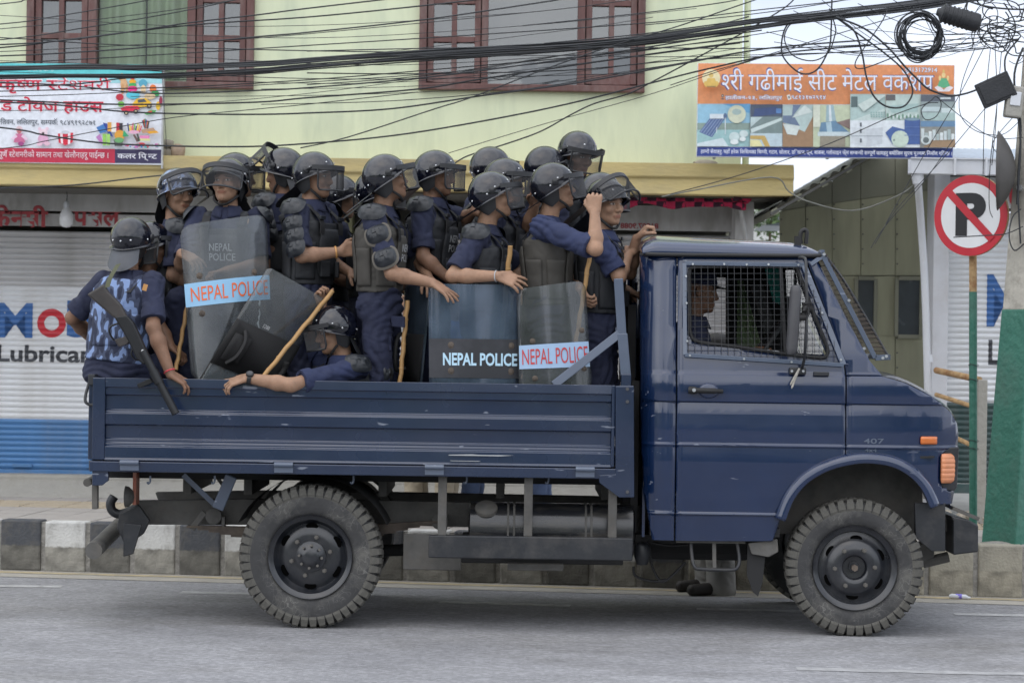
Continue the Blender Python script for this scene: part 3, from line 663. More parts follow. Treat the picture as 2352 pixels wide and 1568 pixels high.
for k in range(9): P.poly([(294 + k * 4, 285 + (k % 3) * 3), (297 + k * 4, 284 + (k % 3) * 3), (300 + k * 3, 306), (297 + k * 3, 306)], [(40, 50, 130), (230, 210, 60), (235, 150, 60), (220, 60, 90), (120, 190, 80)][k % 5])
for k in range(6): P.poly([(328 + k * 3, 275 + abs(k - 2) * 2), (331 + k * 3, 274 + abs(k - 2) * 2), (338 + k, 297), (334 + k, 297)], [(50, 50, 55), (200, 45, 60), (50, 140, 80), (60, 70, 160), (210, 120, 60), (60, 60, 60)][k])
P.poly([(326, 300), (355, 295), (362, 305), (330, 308)], (190, 150, 120)); P.poly([(340, 304), (362, 302), (367, 307), (345, 309)], (235, 170, 40)); P.disc(310, 305, 13, 4, (235, 180, 205))
P.rect(324, 313, 346, 320, (235, 140, 190)); P.rect(323, 320, 347, 325, (215, 220, 150)); P.rect(322, 325, 348, 330, (205, 205, 200)); P.poly([(308, 312), (312, 310), (323, 326), (317, 328)], (110, 85, 80)); P.poly([(316, 309), (320, 309), (325, 325), (320, 326)], (70, 75, 70)); P.disc(327, 334, 10, 5, (205, 50, 70))
rq = random.Random(5)
for k in range(26): P.disc(292 + rq.random() * 76, 333 + rq.random() * 8, 2 + 2 * rq.random(), 1.5 + rq.random() * 1.5, rq.choice([(70, 140, 200), (215, 60, 90), (200, 120, 180), (90, 180, 180), (170, 160, 155), (230, 200, 80)]))
m = MB().box(at(373, 260, 4.72).x, at(376.5, 260, 4.72).x, 4.69, 4.76, at(374, 388, 4.72).z, at(374, 158, 4.72).z); m.build('edge_rail', MT['galv'], s1)

s2 = board('metal_workshop_sign', [(1603, 145), (2193, 150), (2189, 365), (1600, 360)], 4.55, 'orange metal workshop sign with white Nepali lettering and product pictures')
P = Print(s2, 4.55)
X = lambda q: 1579 + .2685 * q
Yv = lambda q: 132 + .2685 * q
P.poly([(1604, 145.8), (2192, 150.6), (2190.5, 240), (1602, 240)], (226, 150, 102))
P.poly([(X(85), Yv(766)), (X(2270), Yv(778)), (X(2268), Yv(864)), (X(78), Yv(844))], (58, 76, 148))
def pale(c, k=.2): return tuple(int(q + (w_ - q) * k) for q, w_ in zip(c, (205, 215, 216)))
def pr(pts, col): P.poly([(X(a), Yv(b)) for a, b in pts], pale(col))
def rc(a, b, c, d, col): pr([(a, b), (c, b), (c, d), (a, d)], col)
def dc(a, b, r1, r2, col): P.disc(X(a), Yv(b), r1 * .2685, r2 * .2685, pale(col))
# solar heater on a roof
rc(87, 398, 536, 570, (140, 195, 225)); pr([(300, 398), (536, 398), (536, 480)], (85, 160, 215)); rc(84, 562, 534, 640, (128, 150, 140)); rc(82, 620, 532, 762, (150, 195, 198))
pr([(100, 640), (215, 490), (325, 515), (210, 685)], (70, 95, 150)); [pr([(110 + 22 * k, 640 + 9 * k), (225 + 22 * k, 495 + 4 * k), (229 + 22 * k, 496 + 4 * k), (115 + 22 * k, 641 + 9 * k)], (150, 172, 205)) for k in range(5)]
rc(190, 485, 335, 525, (222, 232, 240)); dc(322, 504, 16, 26, (70, 95, 135)); dc(421, 487, 78, 78, (214, 218, 188)); dc(420, 468, 40, 26, (160, 185, 180)); pr([(82, 735), (300, 690), (350, 762), (82, 762)], (215, 232, 238))
dc(400, 680, 46, 40, (205, 225, 225)); dc(400, 725, 36, 22, (232, 240, 240)); dc(480, 655, 38, 30, (210, 228, 228)); dc(470, 700, 28, 20, (232, 240, 240)); rc(318, 520, 326, 660, (215, 225, 230)); rc(245, 600, 252, 650, (215, 225, 230))
# gutters
rc(538, 405, 812, 512, (55, 68, 90)); pr([(575, 440), (760, 425), (808, 480), (560, 510)], (38, 58, 110)); rc(756, 440, 802, 480, (70, 120, 190)); rc(536, 510, 812, 655, (108, 128, 128)); pr([(538, 615), (800, 518), (810, 540), (545, 650)], (205, 222, 220)); pr([(538, 512), (640, 512), (538, 600)], (190, 210, 212)); rc(534, 652, 808, 764, (190, 212, 222)); pr([(534, 670), (660, 672), (705, 764), (660, 764), (630, 705), (534, 700)], (200, 160, 75)); pr([(534, 705), (615, 710), (640, 764), (534, 764)], (235, 228, 160))
# bent sheet
rc(812, 408, 1072, 766, (150, 110, 75)); pr([(812, 408), (1072, 408), (1070, 510), (1000, 640), (812, 560)], (178, 200, 198)); pr([(815, 500), (905, 500), (960, 590), (812, 560)], (88, 108, 140)); pr([(890, 520), (1000, 410), (1070, 470)], (215, 228, 224)); pr([(812, 570), (960, 590), (930, 670), (850, 660)], (215, 226, 222)); pr([(900, 410), (970, 410), (890, 515)], (95, 115, 150))
# hood
rc(1072, 410, 1388, 768, (196, 205, 170)); pr([(1185, 412), (1245, 412), (1268, 550), (1180, 550)], (150, 180, 190)); pr([(1205, 412), (1222, 412), (1232, 550), (1208, 550)], (220, 232, 236)); pr([(1140, 560), (1265, 545), (1375, 640), (1120, 650)], (85, 125, 160)); pr([(1180, 560), (1225, 552), (1235, 640), (1190, 640)], (165, 195, 210)); rc(1110, 640, 1384, 676, (205, 222, 226)); rc(1130, 676, 1345, 768, (140, 130, 112)); pr([(1270, 560), (1385, 528), (1385, 620)], (120, 95, 90)); rc(1072, 410, 1130, 600, (220, 226, 205))
# kitchen and workshop photographs
rc(1388, 318, 1690, 548, (176, 202, 198)); pr([(1388, 548), (1690, 440), (1690, 548)], (205, 222, 218)); rc(1395, 340, 1450, 430, (70, 90, 92)); [rc(1560 + 22 * (k % 6), 470 + 18 * (k // 6), 1574 + 22 * (k % 6), 482 + 18 * (k // 6), (140, 180, 175)) for k in range(18)]; pr([(1450, 410), (1600, 330), (1690, 330), (1500, 470)], (205, 220, 214))
rc(1690, 320, 1988, 550, (188, 208, 202)); rc(1690, 325, 1770, 375, (80, 78, 80)); pr([(1700, 420), (1970, 400), (1960, 470), (1740, 480)], (160, 190, 186)); [dc(1705 + 16 * k, 500 + (k * 7) % 25, 8, 18, [(95, 140, 115), (215, 228, 224)][k % 2]) for k in range(17)]
rc(1986, 324, 2278, 552, (135, 150, 152)); rc(1986, 328, 2278, 385, (68, 74, 88)); rc(1990, 430, 2150, 470, (190, 208, 210)); rc(2160, 440, 2278, 480, (205, 220, 222)); rc(2000, 480, 2278, 548, (165, 190, 186)); rc(2150, 350, 2240, 365, (215, 225, 228))
rc(1382, 546, 1978, 776, (228, 234, 240)); pr([(1395, 600), (1520, 620), (1520, 770), (1390, 740)], (214, 220, 226)); pr([(1520, 620), (1660, 605), (1655, 745), (1520, 770)], (204, 210, 218)); rc(1390, 676, 1660, 682, (140, 150, 160)); [rc(1465, y, 1480, y + 34, (70, 78, 88)) for y in (565, 620, 700)]
rc(1845, 535, 1978, 750, (44, 76, 148)); dc(1911, 537, 66, 12, (110, 140, 160)); pr([(1682, 650), (1740, 598), (1850, 625), (1790, 770), (1740, 745)], (46, 78, 150)); dc(1806, 705, 74, 72, (200, 218, 200)); dc(1755, 715, 10, 10, (120, 140, 130)); rc(1845, 600, 1978, 606, (80, 110, 175)); rc(1845, 670, 1978, 676, (80, 110, 175))
rc(1976, 550, 2276, 778, (128, 128, 122)); rc(1980, 552, 2276, 600, (85, 125, 165)); pr([(2000, 776), (2090, 700), (2276, 700), (2276, 776)], (150, 115, 80))
for k in range(9): rc(1985 + 32 * k, 615 + (k * 37) % 50, 2012 + 32 * k, 690 + (k * 29) % 30, [(206, 216, 216), (165, 180, 180), (222, 228, 228)][k % 3])
dc(2025, 715, 34, 32, (72, 84, 84)); dc(2025, 715, 44, 40, (205, 216, 214)); dc(2025, 715, 26, 26, (80, 92, 92))
# lettering of the orange part
T = '~शरी गढीमाई सीट मेटल वकॅशप'
P.text(T, X(280), X(2096), Yv(96), Yv(318), (52, 74, 148), .085, slope=.004); P.text(T, X(288), X(2088), Yv(106), Yv(308), (226, 232, 246), .04, slope=.004)
P.text('हातीवन-२३, लिलतपुर', X(313), X(802), Yv(326), Yv(384), (60, 78, 140), .05, slope=.004); P.text('हातीवन-२३, लिलतपुर', X(316), X(799), Yv(329), Yv(381), (236, 238, 246), .012, slope=.004)
P.text('९८१३१७२९१४', X(878), X(1173), Yv(332), Yv(374), (60, 78, 140), .06, slope=.004); P.text('९८१३१७२९१४', X(880), X(1170), Yv(335), Yv(371), (236, 238, 246), .012, slope=.004)
P.text('9813172914', X(1843), X(2122), Yv(96), Yv(140), (60, 78, 140), .05, slope=.004); P.text('9813172914', X(1846), X(2119), Yv(99), Yv(137), (236, 238, 246), .01, slope=.004)
pr([(838, 336), (862, 326), (878, 366), (850, 376)], (235, 236, 230)); pr([(848, 344), (860, 339), (868, 358), (855, 364)], (90, 90, 95)); dc(292, 340, 11, 14, (45, 45, 55)); dc(292, 340, 5, 6, (230, 200, 170)); dc(292, 366, 14, 6, (60, 60, 70))
P.text('हा~मरो सेवाहरु: यहाँ हरेक िकिसमका िच~मनी, गटार, सोलार, डि~कटन, ड्म, बाकस, ~गलोसाइन फ्ेम स~मब~नधी स~मपूणॅ कामहरु बमोिजम सुपथ मू~लयमा िनमाॅण गिर~नछ ।', X(105), X(2245), Yv(786), Yv(840), (226, 230, 244), .012, 2, slope=.009)
# two small gold emblems: plain seated shapes
dc(195, 190, 78, 78, (240, 222, 168)); dc(194, 165, 20, 22, (226, 186, 90)); pr([(165, 190), (225, 190), (248, 262), (138, 262)], (226, 178, 70)); dc(150, 235, 18, 20, (226, 178, 70)); dc(240, 235, 18, 20, (226, 178, 70)); rc(160, 256, 232, 268, (150, 110, 50))
pr([(2094, 270), (2130, 250), (2175, 290), (2215, 250), (2256, 270), (2220, 304), (2130, 304)], (238, 228, 232)); pr([(2120, 256), (2145, 190), (2200, 190), (2228, 256), (2175, 275)], (70, 165, 110)); dc(2172, 165, 17, 22, (240, 205, 130)); pr([(2160, 140), (2172, 112), (2186, 140)], (225, 190, 90)); dc(2140, 190, 10, 22, (240, 205, 130)); dc(2208, 190, 10, 22, (240, 205, 130))
for a, b in ((1640, 1), (1900, 2), (2150, 3)):
    MB().cyl(at(a, 366, 4.62), at(a, 150, 4.62), .012, 8).build('strut', MT['galv'], s2)

# ================================================================ shed of olive metal sheets, right of the green building
WY = 6.6
shd = empty('metal_shed', (at(2000, 1000, WY).x, WY, 0), 'olive sheet metal shed with two dark windows beyond the cab', 'shed')
cols = [1790, 1850, 1911, 1977, 2056, 2170]
RA, RB = at(1770, 492, 4.75), at(2130, 283, 4.75)
def py_of(x, z, Y): k = mpp(Y); return 784 + (x / k) * _s + (CAM_Z - z) / k * _c
def slope_top(px): x = at(px, 450, WY).x; return py_of(x, RA.z + (RB.z - RA.z) * (x - RA.x) / (RB.x - RA.x) - .03, WY)
for i in range(len(cols) - 1):
    a, b = cols[i] + .6, cols[i + 1] - .6
    seam = lambda px: 470 - (px - 1894) * .135
    def sheet(py0a, py0b, py1a, py1b, mt, d=0.0):
        q = [at(a, py0a, WY), at(b, py0b, WY), at(b, py1b, WY), at(a, py1a, WY)]
        MB().prism([(p.x, p.z) for p in q], WY - d, WY + .012).build('sheet', mt, shd)
    ta, tb = slope_top(a), slope_top(b)
    sheet(ta, tb, max(ta + 2, seam(a)) - 1, max(tb + 2, seam(b)) - 1, MT['sheet_dark'], .004)
    sheet(max(ta + 3, seam(a)), max(tb + 3, seam(b)), 633, 632, MT['sheet_olive'], .012 if i % 2 else .008)
    if i in (3, 4): pass
    sheet(635, 634, 771, 770, MT['sheet_olive'], .006 + .003 * (i % 2)); sheet(772, 771, 1160, 1160, MT['sheet_olive'], .01 - .003 * (i % 2))
for a, b in ((1967, 2007), (2060, 2112)):
    q = at(a, 640, WY), at(b, 772, WY); wn = empty('window', q[0]); wn.parent = shd; wn.matrix_parent_inverse = WINV(shd)
    MB().box(q[0].x, q[1].x, WY - .022, WY - .016, q[1].z, q[0].z).build('pane', MT['shed_window'], wn)
    for u in ((q[0].x - .02, q[0].x + .01, q[1].z, q[0].z), (q[1].x - .01, q[1].x + .02, q[1].z, q[0].z), (q[0].x + .011, q[1].x - .011, q[0].z - .012, q[0].z + .02), (q[0].x + .011, q[1].x - .011, q[1].z - .02, q[1].z + .012)):
        MB().box(u[0], u[1], WY - .04, WY - .012, u[2], u[3]).build('frame', MT['sheet_dark'], wn)
a, b = at(1795, 480, WY), at(2170, 1200, WY)
MB().prism([(p.x, p.z) for p in (at(1795, slope_top(1795) + 4, WY), at(2165, slope_top(2165) + 4, WY), at(2165, 1180, WY), at(1795, 1180, WY))], WY + .02, WY + .05).build('backing', MT['sheet_dark'], shd)
m = MB(); sr = random.Random(2)
for i in range(len(cols)):
    for py in range(470, 900, 34): q = at(cols[i] + 4, py, WY); m.cyl(q + Vector((0, -.02, 0)), q + Vector((0, 0, 0)), .007, 6)
m.build('screws', MT['roof_under'], shd)['kind'] = 'stuff'
# roof over the shed: corrugated underside on battens
A, B = RA.copy(), RB.copy()
d = (B - A).normalized(); nrm = Vector((-d.z, 0, d.x))
m = MB(); m.grid(lambda u, v: A + (B - A) * u + Vector((0, 4.2 * v, 0)) + nrm * (.03 + .012 * math.sin(u * 95)), 120, 1); m.build('roof_sheet', MT['roof_under'], shd, smooth=179)
for k in range(7):
    q = A + (B - A) * (.03 + .155 * k); MB().bar(q, q + Vector((0, 4.0, 0)), .05, .045, up=tuple(nrm)).build('batten', MT['sheet_dark'], shd)
MB().bar(A + Vector((0, .02, -.0)), B + Vector((0, .02, 0)), .02, .06, up=(0, 1, 0)).build('barge_board', MT['roof_under'], shd)

# ================================================================ shop at the right end
RY = 4.9
rs = empty('corner_shop', (at(2300, 1000, RY).x, RY, 0), 'small white-pillared shop with gutter behind the no parking sign', 'building')
a, b = at(2147, 400, RY), at(2172, 1130, RY); MB().box(a.x, b.x, RY, RY + .3, .3, a.z + .2).build('pillar', mat('white_pillar', (0.56, 0.57, 0.6), .8, var=.08, vscale=4, dirt=(.4, .38, .36), dirt_amt=.5), rs, bevel=.006)
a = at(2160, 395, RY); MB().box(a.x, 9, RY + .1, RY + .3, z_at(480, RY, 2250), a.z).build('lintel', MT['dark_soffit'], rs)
a, b = at(2176, 405, RY), at(2500, 480, RY); MB().box(a.x, b.x, RY + .05, RY + .09, b.z, a.z).build('name_board', MT['plaster_grey'], rs)
text_part('S', 2285, 2312, 428, 478, RY + .045, MT['paint_red'], rs, .04); text_part('OFTA', 2318, 2420, 428, 478, RY + .045, MT['paint_red'], rs, .04)
zb3 = z_at(1110, RY + .12, 2250)
sh3 = shutter('roller_shutter', at(2173, 700, RY + .12).x, 5.4, zb3, z_at(482, RY + .12, 2250), RY + .12, [(z_at(938, RY, 2250), 'slat_green'), (99, 'slat_white')],
              'white roller shutter with dark green foot behind the no parking sign')
on_shutter(sh3, 'Mobil', 2267, 2520, 630, 755, RY + .12, zb3, MT['paint_blue'], .022); on_shutter(sh3, 'Lubricants', 2270, 2520, 780, 842, RY + .12, zb3, MT['paint_black'], .025)
# gutter, roof, downpipe
g0, g1 = at(2092, 398, 4.3), at(2480, 402, 4.3)
pr_ = [(4.3, g0.z), (4.3, g0.z + .105), (4.285, g0.z + .105), (4.285, g0.z + .115), (4.31, g0.z + .115), (4.31, g0.z + .01), (4.42, g0.z + .01), (4.42, g0.z + .11), (4.43, g0.z + .11), (4.43, g0.z)]
MB().prism(pr_, g0.x, g1.x, axis='X').build('gutter', MT['pvc'], rs)
for q in (2190, 2262): MB().box(at(q, 385, 4.3).x, at(q + 5, 385, 4.3).x, 4.278, 4.3, g0.z - .01, g0.z + .12).build('bracket', MT['pvc'], rs)
m = MB(); m.grid(lambda u, v: (g0.x + .35 + (g1.x - g0.x) * u, 4.36 + 2.6 * v, g0.z + .1 + .3 * v + .016 * math.sin(u * 130)), 200, 1); m.build('roof_sheet', MT['roof_blue'], rs, smooth=179)
pts = [at(2108, 398, 4.36), at(2109, 425, 4.36), at(2116, 520, 4.6), at(2126, 700, 4.72), at(2136, 1130, 4.76)]
MB().tube(smoothline(pts, 4), 8.5 * mpp(4.6), 14).build('downpipe', MT['pvc'], rs, smooth=60)
MB().cyl(at(2107, 398, 4.36), at(2109, 422, 4.36), 15 * mpp(4.4), 14, 12 * mpp(4.4)).build('hopper', MT['pvc'], rs, smooth=60)
MB().cyl(at(2131, 815, 4.75), at(2133, 832, 4.75), 10 * mpp(4.6), 14).build('pipe_joint', MT['pvc'], rs, smooth=60)
# rusty rail and posts before the shop
fe = empty('rusty_rail', (at(2200, 1100, 4.2).x, 4.2, PV), 'rusty pipe rail on a weathered post before the corner shop', 'railing')
for y0, y1 in ((850, 872), (906, 938), (985, 1030)):
    MB().cyl(at(2150, y0, 4.75), at(2250, y1, 4.2), .024 if y0 < 900 else .017, 9).build('rail', MT['rust_pipe'], fe, smooth=60)
a, b = at(2247, 872, 4.15), at(2265, 1128, 4.15); MB().box(a.x, b.x, 4.15, 4.21, PV, a.z).build('post', MT['concrete'], fe, bevel=.005)
# beyond the gap: pale house, tank, tree
hs = empty('far_house', (at(1760, 600, 16).x, 16, 0), 'pale far house seen in the gap beside the cab roof', 'house')
MB().box(at(1690, 470, 16).x, at(1870, 470, 16).x, 16, 19, 0, z_at(452, 16, 1780)).build('wall', mat('far_wall', (.62, .63, .62), .9), hs)
for q in (1735, 1775, 1815): MB().box(at(q, 500, 15.98).x, at(q + 14, 500, 15.98).x, 15.96, 15.99, z_at(520, 15.98, q), z_at(490, 15.98, q)).build('window', MT['shed_window'], hs)
MB().prism([(p.x, p.z) for p in (at(1742, 523, 8.6), at(1852, 505, 8.6), at(1858, 518, 8.6), at(1850, 524, 8.6))], 8.2, 9.2).build('lean_to', MT['roof_blue'], hs)
wt = empty('water_tank', at(1850, 540, 9.5), 'black plastic water tank under the shed eaves beside the cab roof', 'water tank')
c = at(1852, 505, 9.0); k = mpp(9.0)
MB().lathe([(0, 0), (36 * k, 0), (38 * k, 4 * k), (36 * k, 20 * k), (38 * k, 24 * k), (36 * k, 40 * k), (37 * k, 50 * k), (20 * k, 62 * k), (8 * k, 65 * k), (0, 66 * k)], Matrix.Translation(c), 24).build('shell', MT['box_plastic'], wt, smooth=40)
MB().lathe([(9 * k, 62 * k), (9 * k, 72 * k), (0, 73 * k)], Matrix.Translation(c), 14).build('lid', MT['box_plastic'], wt, smooth=40)
def leaf_cloud(name, parent, c, rad, n, size, seed):
    r = random.Random(seed); m = MB()
    for _ in range(n):
        d = Vector((r.gauss(0, 1), r.gauss(0, 1), r.gauss(0, 1))).normalized() * r.random() ** .45
        p = Vector(c) + Vector((d.x * rad[0], d.y * rad[1], d.z * rad[2])); u = Vector((r.gauss(0, 1), r.gauss(0, 1), r.gauss(0, 1))).normalized(); v = u.orthogonal().normalized()
        s = size * r.uniform(.6, 1.3); m.add([p - u * s, p + v * s * .45, p + u * s, p - v * s * .45], [(0, 1, 2, 3)])
    return m.build(name, MT['leaf'], parent, fix=False)
tr = empty('garden_tree', at(1768, 640, 12), 'thin leafy tree in the gap beside the cab roof', 'tree')
MB().tube([at(1768, 700, 12), at(1765, 600, 12), at(1770, 520, 12), at(1775, 480, 12)], [.022, .018, .012, .006], 8).build('trunk', MT['bark'], tr, smooth=60)
leaf_cloud('crown', tr, at(1768, 500, 12), (.22, .25, .28), 420, .035, 4)

# ================================================================ concrete street pole, no parking sign and their boxes
PX, PY = at(2337, 1264, 2.35).x, 2.42
cp = empty('utility_pole', (PX, PY, PV), 'square concrete utility pole painted green below and white above', 'utility pole')
def sq(z, h, yaw=R(33)): return [(PX + .043 * (z - .3) + h * (math.cos(yaw + k * math.pi / 2 + math.pi / 4)) * 1.414, PY + h * math.sin(yaw + k * math.pi / 2 + math.pi / 4) * 1.414, z) for k in range(4)]
zg = z_at(710, PY, 2330); hw = lambda z: .148 - .0155 * z
MB().loft([sq(PV - .02, hw(0) + .006), sq(zg, hw(zg) + .004)]).build('green_base', MT['pole_green'], cp, bevel=.012)
MB().loft([sq(zg - .01, hw(zg)), sq(7.5, hw(7.5))]).build('shaft', MT['pole_white'], cp, bevel=.012)
rock('mortar_heap', (PX - .08, PY - .1, PV - .015), (.16, .12, .035), MT['mortar'], 'grey mortar heap at the foot of the green pole', 'mortar', seed=12)
ns = empty('no_parking_sign', (at(2236, 1190, 2.75).x, 2.75, PV), 'round red and white no parking sign on a green and rusty pole', 'road sign')
sx = at(2236, 1190, 2.78).x; MB().cyl((sx, 2.78, PV), (at(2235, 670, 2.78).x, 2.78, z_at(670, 2.78, 2235)), 9.2 * mpp(2.78), 14).build('pole_green_part', MT['pole_green'], ns, smooth=60)
MB().cyl((at(2235, 671, 2.78).x, 2.78, z_at(671, 2.78, 2235)), (at(2234, 420, 2.78).x, 2.78, z_at(420, 2.78, 2235)), 8.8 * mpp(2.78), 14).build('pole_rusty_part', MT['rust_pipe'], ns, smooth=60)
c = at(2226, 496, 2.74); SM = Matrix.Translation(c + Vector((0, -.05, 0))) @ Matrix.Rotation(R(-38), 4, 'Z') @ Matrix.Rotation(R(90), 4, 'X')   # local z towards the street
rad = 93 * mpp(2.72)
MB().lathe([(0, -.02), (rad, -.02), (rad, 0), (0, 0)], SM, 56).build('disc', MT['rust_pipe'], ns)
MB().lathe([(0, .002), (rad * .995, .002)], SM, 56).build('red_face', MT['sign_red'], ns)
MB().lathe([(0, .004), (rad * .8, .004)], SM, 56).build('white_face', MT['sign_white'], ns)
V, F = place_text('P', -rad * .40, rad * .42, -rad * .50, rad * .56, .055, 5); MB().add([(x, z, .006) for x, z in V], F, SM).build('letter', MT['sign_black'], ns, fix=False)
MB().box(-rad * .84, rad * .84, -rad * .095, rad * .095, .0075, .0085, SM @ Matrix.Rotation(R(-45), 4, 'Z')).build('bar', MT['sign_red'], ns)
# wire ties on the pole
m = MB()
for py in (838, 872, 1012, 1030):
    q = at(2236, py, 2.78); m.tube([q + Vector((.032 * math.cos(t), .032 * math.sin(t), .006 * math.sin(t * 2))) for t in [k * .5 for k in range(13)]], .0022, 5)
m.build('wire_ties', MT['cable'], ns)['kind'] = 'stuff'
ds = empty('satellite_dish', at(2330, 480, 2.35), 'brown satellite dish on the white pole, seen from its edge', 'satellite dish')
DM = Matrix.Translation(at(2333, 392, 2.3)) @ Matrix.Rotation(R(-104), 4, 'Z') @ Matrix.Rotation(R(90), 4, 'X')
rr_ = 92 * mpp(2.3); MB().lathe([(rr_ * t, .11 * t * t) for t in [k / 8 for k in range(9)]], DM, 36).build('bowl', MT['dish'], ds, smooth=60)
solid(ds.children[0], .006); MB().cyl(at(2340, 430, 2.36), at(2356, 440, 2.44), .02, 8).build('mount', MT['galv'], ds)
jb = empty('splice_box', at(2286, 250, 2.2), 'black square splice box hanging tilted beside the pole', 'cable box')
JM = Matrix.Translation(at(2287, 207, 2.2)) @ Matrix.Rotation(R(25), 4, 'Y').inverted() @ Matrix.Rotation(R(-8), 4, 'Z')
k = mpp(2.2); MB().box(-40 * k, 40 * k, -.03, .03, -30 * k, 30 * k, JM).build('case', MT['box_plastic'], jb, bevel=.006)
MB().box(-34 * k, 34 * k, -.038, -.031, -24 * k, 24 * k, JM).build('cover', MT['box_plastic'], jb, bevel=.004)
gx = empty('grey_meter_box', at(2328, 272, 2.25), 'pale grey box fixed to the pole below the splice box', 'meter box')
JM = Matrix.Translation(at(2328, 235, 2.22)) @ Matrix.Rotation(R(6), 4, 'Y'); MB().box(-19 * k, 19 * k, -.05, .04, -36 * k, 36 * k, JM).build('case', MT['concrete'], gx, bevel=.012)
MB().box(-12 * k, 12 * k, -.06, -.051, -10 * k, 22 * k, JM).build('cover', MT['pvc'], gx, bevel=.004)
cl = empty('cable_closure', at(2196, 45, 2.3), 'black ribbed cable closure cylinder slung among the wires', 'cable box')
A, B = at(2152, 27, 2.3), at(2250, 55, 2.3); dd = (B - A)
MB().tube([A + dd * t for t in (0, .06, .12, .9, .97, 1)], [.022, .03, .055, .062, .058, .04], 18).build('case', MT['box_plastic'], cl, smooth=50)
for k2 in range(7):
    t = .14 + .1 * k2; MB().tube([A + dd * t, A + dd * (t + .03)], .0645, 18).build('rib', MT['box_plastic'], cl, smooth=50)
# litter and rubble by the kerb on the right
bo = empty('plastic_bottle', (0, 0, 0), 'crushed clear bottle lying on the road at the kerb', 'bottle')
q = at(2205, 1368, 1.98); MB().tube([(q.x - .06, 2.02, .016), (q.x - .045, 2.02, .018), (q.x + .04, 2.0, .017), (q.x + .055, 2.0, .012), (q.x + .068, 2.0, .011)], [.010, .016, .015, .009, .008], 12).build('body', MT['pvc'], bo, smooth=60)
MB().tube([(q.x - .02, 2.016, .018), (q.x + .018, 2.006, .0175)], .0168, 12).build('wrapper', ink(120, 110, 200), bo, smooth=60)
rr3 = random.Random(9)
for k3 in range(7):
    px = 2140 + 22 * k3; rock('rubble', (at(px, 1150, 4.3).x, 4.2 + rr3.uniform(-.3, .3), PV + .03), (rr3.uniform(.03, .07), .05, rr3.uniform(.02, .05)), MT['stone'], 'small stone among the rubble behind the front bumper', 'rubble', seed=30 + k3, group='stones strewn behind the bumper')
# ================================================================ the police truck
def paint_mat(name, col, rough=0.3, chips=0.5):
    m = mat(name, col, rough, coat=0.8, coat_rough=0.06, var=0.1, vscale=2.5, rvar=0.1); t = m.node_tree; N = t.nodes; L = t.links; p = N['Principled BSDF']
    tc = N.new('ShaderNodeTexCoord')
    nz = N.new('ShaderNodeTexNoise'); nz.inputs['Scale'].default_value = 1.8; nz.inputs['Detail'].default_value = 1; L.new(tc.outputs['Object'], nz.inputs['Vector'])
    bp = N.new('ShaderNodeBump'); bp.inputs['Strength'].default_value = 0.2; bp.inputs['Distance'].default_value = 0.03; L.new(nz.outputs['Fac'], bp.inputs['Height'])
    L.new(bp.outputs[0], p.inputs['Normal']); L.new(bp.outputs[0], p.inputs['Coat Normal'])
    # chips and scuffs down to primer
    mp = N.new('ShaderNodeMapping'); mp.inputs['Scale'].default_value = (6, 20, 24); L.new(tc.outputs['Object'], mp.inputs['Vector'])
    n2 = N.new('ShaderNodeTexNoise'); n2.inputs['Scale'].default_value = 1.0; n2.inputs['Detail'].default_value = 3; L.new(mp.outputs[0], n2.inputs['Vector'])
    r2 = N.new('ShaderNodeMapRange'); r2.inputs['From Min'].default_value = 0.735 - .02 * chips; r2.inputs['From Max'].default_value = 0.76 - .02 * chips; r2.inputs['To Max'].default_value = 0.55; L.new(n2.outputs['Fac'], r2.inputs['Value'])
    # road dust film
    n3 = N.new('ShaderNodeTexNoise'); n3.inputs['Scale'].default_value = 1.7; n3.inputs['Detail'].default_value = 4; L.new(tc.outputs['Object'], n3.inputs['Vector'])
    r3 = N.new('ShaderNodeMapRange'); r3.inputs['From Min'].default_value = .4; r3.inputs['From Max'].default_value = .8; r3.inputs['To Max'].default_value = 0.07; L.new(n3.outputs['Fac'], r3.inputs['Value'])
    src = p.inputs['Base Color'].links[0].from_socket
    m1 = N.new('ShaderNodeMix'); m1.data_type = 'RGBA'; L.new(r3.outputs[0], m1.inputs['Factor']); L.new(src, m1.inputs[6]); m1.inputs[7].default_value = (.2, .2, .21, 1)
    m2 = N.new('ShaderNodeMix'); m2.data_type = 'RGBA'; L.new(r2.outputs[0], m2.inputs['Factor']); L.new(m1.outputs[2], m2.inputs[6]); m2.inputs[7].default_value = (.3, .33, .4, 1)
    L.new(m2.outputs[2], p.inputs['Base Color']); return m
MT['navy'] = paint_mat('navy_paint', (0.0045, 0.0175, 0.062), 0.2, 1.5)
MT['navy_bed'] = paint_mat('navy_bed_paint', (0.0058, 0.018, 0.053), 0.26, 2.2)
MT['navy_grey'] = paint_mat('navy_grey_paint', (0.075, 0.1, 0.15), 0.5, 1.5)
MT['black_paint'] = mat('black_paint', (0.018, 0.02, 0.024), 0.45, var=.2, vscale=6, bump=.1, dirt=(.12, .11, .1), dirt_amt=.35, dirt_scale=5)
MT['chassis'] = mat('chassis', (0.095, 0.092, 0.086), 0.75, var=.3, vscale=7, bump=.3, bscale=30, dirt=(.13, .115, .095), dirt_amt=.6, dirt_scale=5)
MT['chassis_dk'] = mat('chassis_dk', (0.02, 0.02, 0.021), 0.85, var=.3)
MT['rubber_trim'] = mat('rubber_trim', (0.012, 0.012, 0.013), 0.6, var=.2)
MT['leaf_spring'] = mat('leaf_spring', (0.11, 0.09, 0.075), 0.8, metal=.3, var=.3, vscale=12, dirt=(.2, .16, .12), dirt_amt=.6, dirt_scale=9)
MT['orange_lens'] = mat('orange_lens', (0.62, 0.16, 0.03), 0.2, coat=.6, var=.08)
